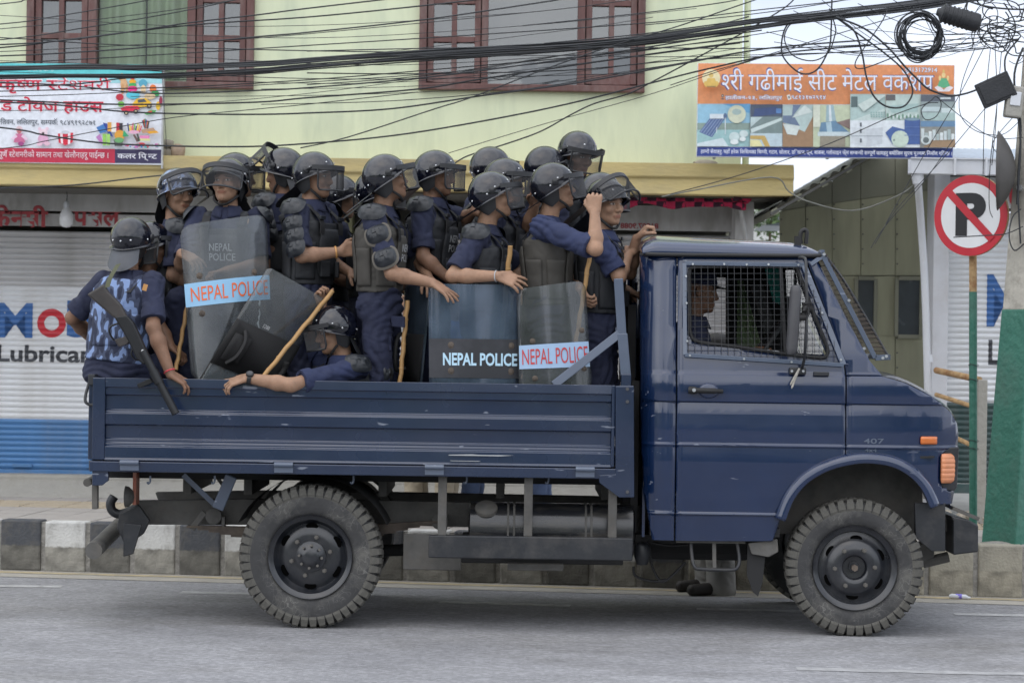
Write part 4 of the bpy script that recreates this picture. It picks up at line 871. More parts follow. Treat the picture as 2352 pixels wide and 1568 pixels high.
MT['orange_lens_old'] = mat('orange_lens_old', (0.62, 0.24, 0.11), 0.35, coat=.3, var=.12, vscale=20)
MT['red_lens'] = mat('red_lens', (0.32, 0.1, 0.06), 0.4, var=.2, dirt=(.3, .25, .2), dirt_amt=.7, dirt_scale=14)
MT['steel'] = mat('steel', (0.5, 0.52, 0.55), 0.3, metal=.9, var=.1)
MT['mirror_back'] = mat('mirror_back', (0.06, 0.06, 0.065), 0.5, var=.12, vscale=10)
MT['cab_inside'] = mat('cab_inside', (0.035, 0.035, 0.037), 0.8, var=.2)
MT['seat_fabric'] = mat('seat_fabric', (0.03, 0.04, 0.045), 0.8, var=.2)
MT['cloth_green'] = mat('cloth_green', (0.36, 0.47, 0.26), 0.9, var=.1, vscale=8)
MT['cloth_teal'] = mat('cloth_teal', (0.05, 0.4, 0.33), 0.7, var=.3, vscale=12)
MT['rope'] = mat('rope', (0.36, 0.34, 0.3), 0.95, var=.3, vscale=30)
MT['floor_plate'] = mat('floor_plate', (0.06, 0.065, 0.08), 0.7, var=.3, vscale=6)
MT['auto_glass'] = glass_mat('auto_glass', (0.72, 0.8, 0.78), 0.02, 0.05)
def tyre_mat():
    m = mat('tyre_rubber', (0.042, 0.042, 0.043), 0.8, var=.2, vscale=9, dirt=(.15, .145, .13), dirt_amt=.65, dirt_scale=5.5, bump=.25, bscale=40); t = m.node_tree; N = t.nodes; L = t.links; p = N['Principled BSDF']
    tc = N.new('ShaderNodeTexCoord'); vo = N.new('ShaderNodeTexVoronoi'); vo.feature = 'DISTANCE_TO_EDGE'; vo.inputs['Scale'].default_value = 27
    nz = N.new('ShaderNodeTexNoise'); nz.inputs['Scale'].default_value = 6; L.new(tc.outputs['Object'], nz.inputs['Vector'])
    ad = N.new('ShaderNodeMix'); ad.data_type = 'VECTOR'; ad.inputs['Factor'].default_value = .3; L.new(tc.outputs['Object'], ad.inputs[4]); L.new(nz.outputs['Color'], ad.inputs[5]); L.new(ad.outputs[1], vo.inputs['Vector'])
    r = N.new('ShaderNodeMapRange'); r.inputs['From Min'].default_value = 0.0; r.inputs['From Max'].default_value = .032; r.inputs['To Min'].default_value = .5; r.inputs['To Max'].default_value = 0; L.new(vo.outputs['Distance'], r.inputs['Value'])
    n2 = N.new('ShaderNodeTexNoise'); n2.inputs['Scale'].default_value = 5; L.new(tc.outputs['Object'], n2.inputs['Vector'])
    r2 = N.new('ShaderNodeMapRange'); r2.inputs['From Min'].default_value = .42; r2.inputs['From Max'].default_value = .6; L.new(n2.outputs['Fac'], r2.inputs['Value'])
    mu = N.new('ShaderNodeMath'); mu.operation = 'MULTIPLY'; L.new(r.outputs[0], mu.inputs[0]); L.new(r2.outputs[0], mu.inputs[1])
    src = p.inputs['Base Color'].links[0].from_socket; mx = N.new('ShaderNodeMix'); mx.data_type = 'RGBA'; L.new(mu.outputs[0], mx.inputs['Factor']); L.new(src, mx.inputs[6]); mx.inputs[7].default_value = (.24, .235, .22, 1)
    L.new(mx.outputs[2], p.inputs['Base Color']); return m
MT['tyre'] = tyre_mat()
MT['hole_shade_black'] = mat('hole_shade_black', (0.0015, 0.0015, 0.0015), .9, spec=.05)
MT['tread'] = mat('tread_rubber', (0.085, 0.082, 0.073), 0.9, var=.35, vscale=14, dirt=(.19, .18, .155), dirt_amt=.8, dirt_scale=8, bump=.3)
MT['rim'] = mat('rim_black', (0.013, 0.015, 0.02), 0.3, coat=.5, coat_rough=.2, var=.2, vscale=8, dirt=(.09, .085, .08), dirt_amt=.22, dirt_scale=9)

TRK = empty('police_truck', (at(1300, 1450, 0).x, .9, 0), 'dark blue open-bed police truck carrying helmeted officers', 'truck')
def T(mb, name, mt, parent=TRK, **k): return mb.build(name, MT[mt], parent, **k)
def Z(py, Y=0.0, px=800): return at(px, py, Y).z
def Xp(px, py=1000, Y=0.0): return at(px, py, Y).x
W = 1.84                                                       # bed width
# ---------------- bed
bx0, bx1 = Xp(214, 960), Xp(1412, 960)
prof = [(877, .0), (875, -.03), (896, -.032), (897.5, -.022), (913, -.022), (915.5, -.006), (948, -.006), (951, -.017), (954, -.017), (956, -.023), (981, -.023), (984, -.006), (1014, -.006), (1016, -.014), (1022, -.014), (1024, -.019), (1029, -.019), (1032, -.028), (1059, -.030), (1061, -.036), (1064, -.036), (1064, .0)]
def side_panel(name, y_of, xa, xb):
    m = MB(); pz = [(y_of(d), Z(p)) for p, d in prof]; m.prism(pz, xa, xb, axis='X'); return m
rib_x0, rib_x1 = Xp(243, 960), Xp(1404, 960)
sp = T(side_panel('side_panel', lambda d: d + .004, rib_x0, rib_x1), 'side_panel', 'navy_bed', smooth=20, bevel=.003)
for a, b in ((bx0, rib_x0), (rib_x1, bx1)):
    m = MB().box(a, b, -.031, .004, Z(1063), Z(875)); T(m, 'panel_end', 'navy_bed', sp, bevel=.005)
T(side_panel('far_side_panel', lambda d: W - d, bx0, bx1), 'far_side_panel', 'navy_bed')
m = MB().box(bx0 - .03, bx0 + .01, .02, W - .02, Z(1064), Z(873)); T(m, 'tailgate', 'navy_bed', bevel=.006)
m = MB().box(bx0 - .02, Xp(1455), .0, W, Z(1089) + .005, Z(1066)); T(m, 'bed_floor', 'floor_plate')
m = MB().box(bx0 - .012, Xp(1420), -.034, .04, Z(1090), Z(1066)); T(m, 'bed_rail', 'navy_bed', bevel=.005)
for a in (280, 633, 978, 1323):
    m = MB().box(Xp(a), Xp(a + 43), -.048, -.034, Z(1086), Z(1063)); m.tube([(Xp(a), -.05, Z(1068)), (Xp(a + 43), -.05, Z(1068))], .014, 10); T(m, 'hinge', 'navy_grey', smooth=40)
# end post on the cab side with gusset
m = MB().prism(xz([(1413, 885), (1455, 885), (1456, 1141), (1422, 1141), (1376, 1107), (1375, 1090), (1413, 1088)]), -.04, .03); ep = T(m, 'corner_post', 'navy_bed', bevel=.005)
for c in ((1441, 893), (1441, 922), (1441, 1129)): m = MB().cyl(at(*c, -.05), at(*c, -.038), .010, 6); T(m, 'bolt', 'mirror_back', ep)
m = MB().prism(xz([(213, 1064), (250, 1064), (250, 1103), (236, 1114), (213, 1114)]), -.02, .02); T(m, 'rear_bracket', 'navy_bed', bevel=.004)
m = MB().bar(at(219, 1100, .05), at(219, 1168, .05), .03, .05); T(m, 'rear_strut', 'chassis', bevel=.004)
m = MB().cyl(at(200, 1108, .05), at(215, 1100, .25), .022, 12); T(m, 'latch_pin', 'chassis', smooth=60)
m = MB().tube(smoothline([at(207, 870, .06), at(203, 885, .05), at(197, 905, .02), at(196, 921, 0), at(203, 928, 0), at(214, 930, 0)], 4), .0085, 8); T(m, 'tailgate_handle', 'black_paint', smooth=60)
m = MB().box(Xp(200), Xp(216), .0, .1, Z(893), Z(868)); T(m, 'tailgate_latch', 'black_paint', bevel=.004)
# headboard posts, brace, cross bars
hp = T(MB().bar(at(1420, 640, .05), at(1428, 768, .05), .05, .045), 'headboard_post', 'navy_grey', bevel=.004)
T(MB().bar(at(1429, 766, .048), at(1437, 862, .048), .055, .05), 'headboard_post', 'navy_grey', bevel=.004)
T(MB().bar(at(1428, 762, .035), at(1272, 884, -.005), .045, .012), 'brace', 'navy_grey', bevel=.003)
T(MB().box(Xp(1425), Xp(1448), .0, .09, Z(888, 0, 1430), Z(858, 0, 1430)), 'post_socket', 'navy_bed', bevel=.006)
T(MB().bar(at(1420, 640, W - .1), at(1437, 872, W - .1), .05, .045), 'headboard_post', 'navy_grey', bevel=.004)
for py in (648, 760): T(MB().bar(at(1422, py, .08), at(1422, py, W - .1), .04, .04, up=(0, 0, 1)), 'headboard_bar', 'navy_grey', bevel=.004)
T(MB().box(Xp(1443, 980), Xp(1452, 980), .05, W - .05, Z(1080), Z(890)), 'front_gate', 'navy_bed', bevel=.004)
bn = T(MB().box(Xp(560), Xp(1420), 1.28, 1.74, Z(1066), Z(1066) + .2), 'bench', 'floor_plate', bevel=.01)

# ---------------- cab
CY = 0.035
zt = lambda py: at(1700, py, CY).z
prof_c = sorted([(zt(p), d) for p, d in ((560, .085), (583, .076), (615, .058), (700, .034), (800, .012), (854, .002), (858, -.002), (862, -.007), (880, -.0125), (905, -.014), (922, -.012), (926, .002), (950, -.004), (985, -.007), (1018, -.005), (1021, -.012), (1024, -.012), (1027, -.004), (1060, -.008), (1100, -.007), (1140, -.002), (1176, .006), (1179, -.001), (1182, -.001), (1185, .009), (1243, .028), (1300, .04))])
xr0 = Xp(1473, 800, CY); RR = .15; xn0, xn1 = Xp(2030, 1000, CY), Xp(2213, 1000, CY)
def cab_y(x, z):
    y = lerp_tab(prof_c, z)
    if x < xr0 + RR: t = min(RR, xr0 + RR - x); y += RR - math.sqrt(max(0, RR * RR - t * t))
    if x > xn0: t = (x - xn0) / (xn1 - xn0); y += .15 * t ** 2.6
    return y
xcuts = [xr0 + RR * (1 - math.sin(R(a))) for a in (6, 14, 24, 34, 44, 54, 64, 74, 82)] + [xn0 + (xn1 - xn0) * t for t in (.15, .3, .45, .6, .7, .8, .88, .95)]
zcuts = [z for z, d in prof_c] + [zt(p) for p in range(600, 1240, 22)] + [zt(p) for p in (850, 854.5, 866, 870, 917, 930, 934, 1013, 1016, 1030, 1034, 1170, 1173, 1188, 1191)]
xcuts += [Xp(p, 1000, CY) for p in range(1570, 2200, 30)]
def cab_panel(name, outer, holes=(), mt='navy', parent=TRK, th=.014, dy=0.0):
    objs = []
    for side in (0, 1):
        m = MB(); L1 = xz(outer, CY); loops = [L1] + [xz(h, CY) for h in holes]
        tri = tessellate_polygon([[Vector((a, b, 0)) for a, b in l] for l in loops]); flat = [p for l in loops for p in l]
        m.add([(a, 0, b) for a, b in flat], [tuple(t) for t in tri]); me = m.mesh(name)
        cut_levels(me, xs=xcuts, zs=zcuts)
        f = (lambda c: Vector((c.x, CY + dy + cab_y(c.x, c.z), c.z))) if side == 0 else (lambda c: Vector((c.x, W - CY - dy - cab_y(c.x, c.z), c.z)))
        warp(me, f)
        bm = bmesh.new(); bm.from_mesh(me)
        for fc in bm.faces:
            fc.normal_update()
            if (fc.normal.y > 0) == (side == 0): fc.normal_flip()
        bm.to_mesh(me); bm.free(); me.materials.append(MT[mt]); finish(me, 50)
        o = link(name if side == 0 else 'far_' + name, me, None, parent); solid(o, th, -1); objs.append(o)
    return objs
win_hole = smooth2([(1585, 640), (1586, 622), (1600, 612), (1700, 609), (1790, 608), (1826, 612), (1836, 622), (1870, 718), (1900, 796), (1899, 815), (1886, 822), (1815, 814), (1700, 797), (1606, 785), (1589, 772), (1585, 755)], 3)
arch = smooth2([(2148, 1161), (2138, 1130), (2115, 1098), (2075, 1069), (2025, 1052), (1985, 1047), (1943.5, 1051)], 4)
arch_d = smooth2([(1941, 1051), (1895, 1066), (1850, 1095), (1820, 1130), (1798, 1178), (1776, 1243)], 4)
door = cab_panel('door', [(1559, 586), (1700, 587), (1851, 590), (1900, 725), (1938, 836), (1941, 862), (1941, 960)] + arch_d + [(1660, 1243), (1552, 1242), (1554, 1000), (1557, 760)], [win_hole])
rear = cab_panel('rear_quarter', [(1474, 583), (1556, 585), (1553.5, 760), (1551, 1000), (1548.5, 1242), (1499, 1241), (1480, 1130), (1473, 1000), (1473, 700)])
pil = cab_panel('windscreen_pillar', [(1854.5, 588), (1874, 584), (1910, 660), (1945, 730), (1998, 828), (2026, 862), (1944, 861), (1941, 838), (1903, 725)])
fen = cab_panel('fender', [(1944.5, 863.5), (2024, 863.5), (2078, 879), (2145, 912), (2192, 948), (2209, 974), (2213, 1003), (2210, 1030), (2205, 1034), (2178, 1036), (2168, 1050), (2162, 1100), (2170, 1122), (2204, 1122), (2196, 1160)] + arch)
# belt, sill and hood creases come from the panel section; flare over the wheel
fl = [(1791, 1192), (1812, 1140), (1846, 1099), (1892, 1071), (1942, 1056), (1992, 1051), (2048, 1059), (2094, 1083), (2126, 1118), (2146, 1162)]
def flare(y_sign, y0, name):
    C = smoothline([at(a, b, CY) for a, b in fl], 5); m = MB(); rings = []
    for i, p in enumerate(C):
        t = (C[min(i + 1, len(C) - 1)] - C[max(i - 1, 0)]).normalized(); nr = Vector((-t.z, 0, t.x))
        if nr.z < 0: nr = -nr
        ring = []
        for w_, o_ in ((.030, .004), (.024, -.018), (.008, -.036), (-.012, -.042), (-.024, -.036), (-.026, .0), (-.02, .03)):
            q = p + nr * w_; ring.append(Vector((q.x, y0 + y_sign * o_, q.z)))
        rings.append(ring)
    m.loft(rings, cap=False, closed=False); o = T(m, name, 'navy', smooth=50); solid(o, .008, 0); return o
flare(1, CY + .002, 'wheel_flare'); flare(-1, W - CY - .002, 'far_wheel_flare')
# roof
tp = [(1468, 574), (1470, 560), (1478, 549), (1490, 541), (1506, 536), (1547, 538), (1660, 544), (1760, 548), (1810, 552), (1845, 559), (1864, 570), (1873, 580)]
RT = smoothline([at(a, b, .8) * 1.0 for a, b in tp], 4); rz0 = zt(584) + .004
sc_ = (CAM_DIST + .35) / (CAM_DIST + .8)
RT = [Vector((p.x * sc_, 0, CAM_Z + (p.z - CAM_Z) * sc_)) for p in RT]
m = MB()
def roof_pt(u, v):
    i = u * (len(RT) - 1); a = RT[int(i)]; b = RT[min(int(i) + 1, len(RT) - 1)]; p = a.lerp(b, i - int(i))
    s = abs(2 * v - 1); h = max(0, 1 - s ** 3.2) ** (1 / 2.4); e0 = CY + .055; e1 = W - CY - .055
    inset = .06 * max(0, 1 - u * 12) + .05 * max(0, (u - .93) * 14) ** 2
    return Vector((p.x, (e0 + inset) + (e1 - e0 - 2 * inset) * v, rz0 + max(.004, p.z - rz0) * h))
m.grid(roof_pt, 44, 48); rf = T(m, 'roof', 'navy', smooth=60); solid(rf, .01, -1)
m = MB().tube(smoothline([at(1473, 583, CY) + Vector((.03, .12, 0)), at(1492, 583, CY) + Vector((0, .05, 0)), at(1560, 584.5, CY) + Vector((0, .048, 0)), at(1866, 586.5, CY) + Vector((0, .052, 0)), at(1874, 583, CY) + Vector((.004, .1, 0))], 6), .011, 8); T(m, 'drip_rail', 'rubber_trim', rf, smooth=60)
m = MB().box(Xp(1838, 540), Xp(1852, 540), .22, .27, Z(560, 0, 1840), Z(538, 0, 1840)); m.tube(smoothline([at(1840, 560, .24), at(1838, 548, .24), at(1840, 533, .24), at(1848, 528, .24), at(1853, 534, .24), at(1851, 560, .24)], 4), .012, 8); T(m, 'roof_bracket', 'rubber_trim', smooth=60)
# cab back, floor, windscreen, hood, nose
xb = Xp(1476, 800) + .02
hb = [(.16, zt(1240)), (W - .16, zt(1240)), (W - .16, zt(586)), (.16, zt(586))]; hw_ = [(.42, zt(780)), (W - .42, zt(780)), (W - .42, zt(640)), (.42, zt(640))]
T(MB().prism(hb, xb, xb + .015, axis='X', holes=[hw_]), 'cab_back', 'navy')
T(MB().box(xb + .004, xb + .009, .40, W - .40, zt(782), zt(638)), 'rear_window', 'auto_glass')
T(MB().box(Xp(1500), Xp(1800), .12, W - .12, zt(1235), zt(1215)), 'cab_floor', 'cab_inside')
wsA, wsB = at(1880, 588, CY), at(2016, 858, CY)
m = MB(); m.grid(lambda u, v: (wsA.x + (wsB.x - wsA.x) * u + .05 * (1 - (2 * v - 1) ** 2), .13 - .03 * u + (W - .26 + .06 * u) * v, wsA.z + (wsB.z - wsA.z) * u), 8, 16); T(m, 'windscreen', 'auto_glass', smooth=179)
hl = [(2022, 862), (2078, 877), (2145, 911), (2192, 946), (2209, 974), (2214, 1004)]
HL = smoothline([at(a, b, CY) for a, b in hl], 4)
m = MB(); m.grid(lambda u, v: (lambda p, s: Vector((p.x + .06 * (1 - s ** 2) * u, CY + .002 + .15 * ((max(0, p.x - xn0)) / (xn1 - xn0)) ** 2.6 + (W - 2 * CY - .004 - .3 * ((max(0, p.x - xn0)) / (xn1 - xn0)) ** 2.6) * v, p.z + .035 * (1 - s ** 4))))(HL[min(len(HL) - 1, int(u * (len(HL) - 1)))], abs(2 * v - 1)), len(HL) - 1, 24); T(m, 'hood', 'navy', smooth=60)
m = MB().box(Xp(2200, 1080), Xp(2211, 1080) - .03, .2, W - .2, zt(1165), zt(1000)); T(m, 'grille_panel', 'navy', bevel=.02)
for py in (1040, 1060, 1080, 1100): T(MB().box(Xp(2212, 1080) - .035, Xp(2212, 1080) - .02, .45, W - .45, zt(py + 10), zt(py)), 'grille_bar', 'black_paint')
# headlamp corner with orange indicator
def corner(px0, px1, py0, py1, name, mt, dy, bul=.012, nrib=0):
    a, b = at(px0, py0, CY), at(px1, py1, CY)
    m = MB()
    def f(u, v):
        x = a.x + (b.x - a.x) * u; z = b.z + (a.z - b.z) * v; e = (1 - (2 * u - 1) ** 6) * (1 - (2 * v - 1) ** 6)
        return (x, CY + cab_y(x, z) + dy - bul * e - (.004 * abs(math.sin(v * math.pi * nrib)) * e if nrib else 0), z)
    m.grid(f, 16, 48 if nrib else 16); o = T(m, name, mt, smooth=60); solid(o, .006, 1); return o
m = MB().prism(xz([(2164, 1112), (2161, 1060), (2170, 1036), (2186, 1029), (2212, 1028), (2210, 1036), (2206, 1120), (2200, 1130), (2175, 1126)], CY), CY + .09, CY + .24); T(m, 'lamp_housing', 'black_paint', bevel=.008)
corner(2167, 2204, 1044, 1110, 'front_indicator', 'orange_lens_old', -.008, .014, 6)
corner(2116, 2154, 1004, 1019, 'side_indicator', 'orange_lens', -.006, .012)
for t, a, b, c_, d_ in (('407', 1983, 2030, 1006, 1018), ('4x4', 1986, 2013, 1028, 1037)):
    V, F = place_text(t, Xp(a, c_, CY), Xp(b, c_, CY), at(a, d_, CY).z, at(a, c_, CY).z, .012, 3)
    T(MB().add([(x, CY + cab_y(x, z) - .004, z) for x, z in V], F), 'badge', 'navy_grey', fix=False)
# door furniture
dr = door[0]
m = MB(); m.lathe([(.001, .0), (.04, .0), (.052, -.006), (.056, -.016)], Matrix.Translation(at(1627, 897, CY) + Vector((0, -.034, 0))) @ Matrix.Rotation(R(90), 4, 'X') @ Matrix.Scale(.75, 4, (0, 1, 0)), 28); T(m, 'handle_cup', 'navy', dr, smooth=50)
m = MB().tube(smoothline([at(1582, 895, CY) + Vector((0, -.03, 0)), at(1600, 896, CY) + Vector((0, -.042, 0)), at(1640, 897, CY) + Vector((0, -.042, 0)), at(1658, 898, CY) + Vector((0, -.028, 0))], 5), [.021] * 5 + [.015] * 6 + [.012] * 5, 10); T(m, 'handle', 'rubber_trim', dr, smooth=60)
T(MB().cyl(at(1592, 895, CY) + Vector((0, -.066, 0)), at(1592, 895, CY) + Vector((0, -.04, 0)), .01, 14), 'lock', 'steel', dr, smooth=60)
wp = [at(a, b, CY) for a, b in win_hole]; wp = [Vector((p.x, CY + cab_y(p.x, p.z) - .004, p.z)) for p in wp]
T(MB().tube(wp, .0105, 8, closed=True), 'window_seal', 'rubber_trim', dr, smooth=60)
T(MB().tube([Vector((p.x, CY + cab_y(p.x, p.z) - .008, p.z)) for p in smoothline([at(1592, 775, CY), at(1602, 784, CY), at(1700, 796, CY), at(1790, 808, CY)], 4)], .0045, 6), 'chrome_strip', 'steel', dr, smooth=60)
T(MB().bar(Vector((Xp(1797, 610), CY + .05, zt(609))), Vector((Xp(1806, 812), CY + .012, zt(813))), .018, .03), 'window_divider', 'rubber_trim', dr, bevel=.003)
q = [(1808, 620), (1828, 618), (1893, 800), (1889, 815), (1814, 808)]
T(MB().add([(at(a, b, CY).x, CY + .014 + cab_y(at(a, b, CY).x, at(a, b, CY).z), at(a, b, CY).z) for a, b in q], [(0, 1, 2, 3, 4)]), 'vent_pane', 'auto_glass', dr, fix=False)
# wire guard on the door window
fr = [(1573, 604), (1848, 608), (1937, 838), (1573, 815)]; GYd = CY - .02
gpos = lambda a, b, d=0.0: Vector((at(a, b, CY).x, GYd + d + .8 * max(0, lerp_tab(prof_c, at(a, b, CY).z)), at(a, b, CY).z))
wg = empty('window_guard', gpos(1573, 815)); wg.parent = TRK; wg.matrix_parent_inverse = WINV(TRK)
for (a, b) in ((0, 1), (1, 2), (2, 3), (3, 0)): MB().bar(gpos(*fr[a]), gpos(*fr[b]), .022 if a != 1 else .03, .008).build('frame_bar', MT['navy_grey'], wg, bevel=.002)
m = MB(); xe = lambda py: 1848 + (py - 608) * (1937 - 1848) / (838 - 608); bt = lambda px: 815 + (px - 1573) * (838 - 815) / (1937 - 1573)
px = 1573 + 8
while px < 1930:
    y0 = 606 if px < 1848 else 608 + (px - 1848) * (230 / 89); m.tube([gpos(px, y0, -.002), gpos(px, (y0 + bt(px)) / 2, -.002), gpos(px, bt(px), -.002)], .0018, 4, cap=False); px += 15.2
py = 614
while py < 832:
    x0 = 1573 if py < 815 else 1573 + (py - 815) * 15.8; m.tube([gpos(x0, py, .0005), gpos(xe(py), py, .0005)], .0018, 4, cap=False); py += 13.6
m.build('wire_mesh', MT['black_paint'], wg, fix=False)['kind'] = 'stuff'
for c in ((1592, 606), (1664, 606), (1716, 607), (1766, 607), (1835, 608), (1576, 634), (1577, 696), (1578, 783), (1584, 816), (1708, 824), (1817, 831), (1930, 826), (1855, 625), (1888, 718)):
    MB().cyl(gpos(*c, -.012), gpos(*c, 0), .0065, 6).build('bolt', MT['steel'], wg)
# mirror
mi = empty('wing_mirror', at(1832, 860, 0)); mi.parent = TRK; mi.matrix_parent_inverse = WINV(TRK)
MY = -.14
MB().tube(smoothline([at(1836, 592, CY + .02), at(1846, 592, -.03), at(1851, 602, MY + .04), at(1852, 650, MY), at(1853, 720, MY), at(1850, 790, MY), at(1848, 820, MY + .05), at(1842, 846, CY - .03)], 5), .0085, 8).build('arm', MT['black_paint'], mi, smooth=60)
c = at(1823, 735, MY); MM = Matrix.Translation(c) @ Matrix.Rotation(R(3), 4, 'Y') @ Matrix.Rotation(R(40), 4, 'Z')
rings = []
for t, w_, x_ in ((-.185, .4, .0), (-.175, .75, .0), (-.15, .95, .0), (0, 1, 0), (.15, .95, 0), (.175, .75, 0), (.185, .4, 0)):
    rings.append([MM @ Vector((.028 * math.cos(a) * (.6 + .4 * w_), .036 * math.sin(a) * w_, t)) for a in [k * math.pi / 8 for k in range(16)]])
MB().loft(rings).build('case', MT['mirror_back'], mi, smooth=50)
bm_ = MB(); r5 = random.Random(4)
for k in range(6): p0 = at(1852 + r5.uniform(-5, 5), 712 + r5.uniform(-12, 22), MY); bm_.tube([p0 + Vector((r5.uniform(-.02, .02), r5.uniform(-.02, .02), r5.uniform(-.03, .03))) for _ in range(4)], .013, 7)
bm_.tube([at(1830, 730, MY), at(1850, 728, MY)], .02, 8); bm_.build('tape_wrap', MT['rubber_trim'], mi, smooth=60)
MB().box(-.045, .045, -.02, .02, -.02, .02, Matrix.Translation(at(1832, 852, CY - .02))).build('foot', MT['black_paint'], mi, bevel=.008)
for dx in (-13, 13): MB().cyl(at(1832 + dx, 852, CY - .05), at(1832 + dx, 852, CY - .03), .007, 10).build('screw', MT['steel'], mi)
for k, (dx, l) in enumerate(((-14, 46), (-17, 38), (-9, 28))): MB().tube(smoothline([at(1836, 846, -.02), at(1832 + dx * .4, 846 + l * .5, -.03), at(1832 + dx, 846 + l, -.03)], 4), [.006] * 8 + [.002], 5).build('frayed_strap', MT['rope'], mi)
m = MB().box(Xp(1870, 855), Xp(1905, 855), CY - .03, CY + .01, zt(860), zt(851)); T(m, 'hinge_plate', 'black_paint', bevel=.003)
# windscreen guard
sg = empty('windscreen_guard', at(2010, 822, .2)); sg.parent = TRK; sg.matrix_parent_inverse = WINV(TRK)
front = smoothline([at(1890, 580, .1), at(1935, 640, .1), at(1975, 706, .1), at(2010, 766, .1), at(2041, 820, .1)], 6)
reara = [at(1888, 583, .1), at(2010, 822, .1)]
for yo in (0, W - .2):
    o_ = Vector((0, yo, 0))
    MB().bar(reara[0] + o_, reara[1] + o_, .026, .02).build('side_bar', MT['navy_grey'], sg, bevel=.002)
    MB().tube([p + o_ for p in front], .008, 6).build('front_edge', MT['black_paint'], sg, smooth=60)
    MB().bar(reara[1] + o_, front[-1] + o_, .03, .02).build('foot_bar', MT['navy_grey'], sg, bevel=.002)
MB().bar(front[-1], front[-1] + Vector((0, W - .2, 0)), .02, .03, up=(0, 0, 1)).build('bottom_bar', MT['navy_grey'], sg); MB().bar(front[0], front[0] + Vector((0, W - .2, 0)), .02, .03, up=(0, 0, 1)).build('top_bar', MT['navy_grey'], sg)
m = MB()
for i in range(0, len(front), 1): m.tube([front[i], front[i] + Vector((0, W - .2, 0))], .002, 4, cap=False)
for k in range(46): yo = Vector((0, (W - .2) * k / 45, 0)); m.tube([p + yo for p in front[::2]], .002, 4, cap=False)
for t in [k / 22 for k in range(1, 22)]:
    a = reara[0].lerp(reara[1], t); b = front[int(t * (len(front) - 1))]
    m.tube(smoothline([a, a.lerp(b, .5) + Vector((.012, -.02, .012)), b], 4), .0024, 4, cap=False)
m.build('wire_mesh', MT['leaf_spring'], sg, fix=False)['kind'] = 'stuff'
for c in ((1893, 584), (1985, 800), (2028, 822), (2036, 818), (1950, 690)): MB().cyl(at(*c, .075), at(*c, .09), .009, 6).build('bolt', MT['steel'], sg)
MB().bar(at(1862, 607, CY + .04), at(1892, 586, .1), .022, .008).build('stay', MT['navy_grey'], sg)
# cab inside
T(MB().box(Xp(1520, 900), Xp(1600, 900), .25, W - .25, zt(1000), zt(915)), 'seat', 'seat_fabric', bevel=.03)
T(MB().bar(at(1530, 930, .5), at(1512, 690, .5), .12, .5), 'seat_back', 'seat_fabric', bevel=.03); T(MB().bar(at(1530, 930, 1.3), at(1512, 760, 1.3), .12, .6), 'seat_back', 'seat_fabric', bevel=.03)
T(MB().prism([(Xp(1800, 850), zt(810)), (Xp(1990, 850), zt(840)), (Xp(1990, 900), zt(960)), (Xp(1830, 900), zt(960))], .15, W - .15), 'dashboard', 'cab_inside', bevel=.02)
SWM = Matrix.Translation(at(1745, 808, .5)) @ Matrix.Rotation(R(-55), 4, 'Y')
T(MB().tube([SWM @ Vector((.2 * math.cos(a), .2 * math.sin(a), 0)) for a in [k * math.pi / 16 for k in range(32)]], .014, 8, closed=True), 'steering_wheel', 'rubber_trim', smooth=60)
T(MB().cyl(SWM @ Vector((0, 0, 0)), SWM @ Vector((0, 0, -.3)), .03, 10), 'steering_column', 'cab_inside')
for a in (90, 210, 330): T(MB().bar(SWM @ Vector((0, 0, -.01)), SWM @ Vector((.2 * math.cos(R(a)), .2 * math.sin(R(a)), 0)), .03, .012), 'wheel_spoke', 'rubber_trim')
cu = MB(); cu.grid(lambda u, v: Vector((at(1693, 720, 1.45).x + (.03 + .13 * v) * u, 1.45 + .012 * math.sin(u * 18), at(1700, 645, 1.45).z + (at(1700, 806, 1.45).z - at(1700, 645, 1.45).z) * v)), 24, 12); T(cu, 'curtain', 'cloth_green', smooth=179)
T(MB().prism(xz([(1757, 617), (1790, 617), (1792, 700), (1775, 690)], 1.3), 1.3, 1.33), 'teal_bag', 'cloth_teal')
T(MB().prism(xz([(1668, 600), (1830, 600), (1830, 840), (1668, 840)], 1.5), 1.5, 1.54), 'far_pillar_dark_panel', 'cab_inside')  # far pillar widened into a dark panel, added to hide the bright far window
T(MB().prism(xz([(1570, 596), (1830, 600), (1830, 640), (1570, 636)], 1.5), 1.5, 1.54), 'far_header_dark_panel', 'cab_inside')  # dark panel added across the top of the far window to darken the cab
T(MB().box(Xp(1457), Xp(1474), .3, 1.6, zt(1235), zt(880)), 'cab_gap_dark_box', 'chassis_dk')  # dark filler added so the gap between bed and cab reads as shade
T(MB().box(Xp(1449), Xp(1468), .5, 1.5, zt(890), zt(700)), 'cab_gap_dark_block', 'chassis_dk')  # second dark filler, added to darken the upper part of the gap
T(MB().bar(at(1738, 655, 1.2), at(1768, 760, 1.2), .07, .03), 'shield_rack', 'mirror_back')
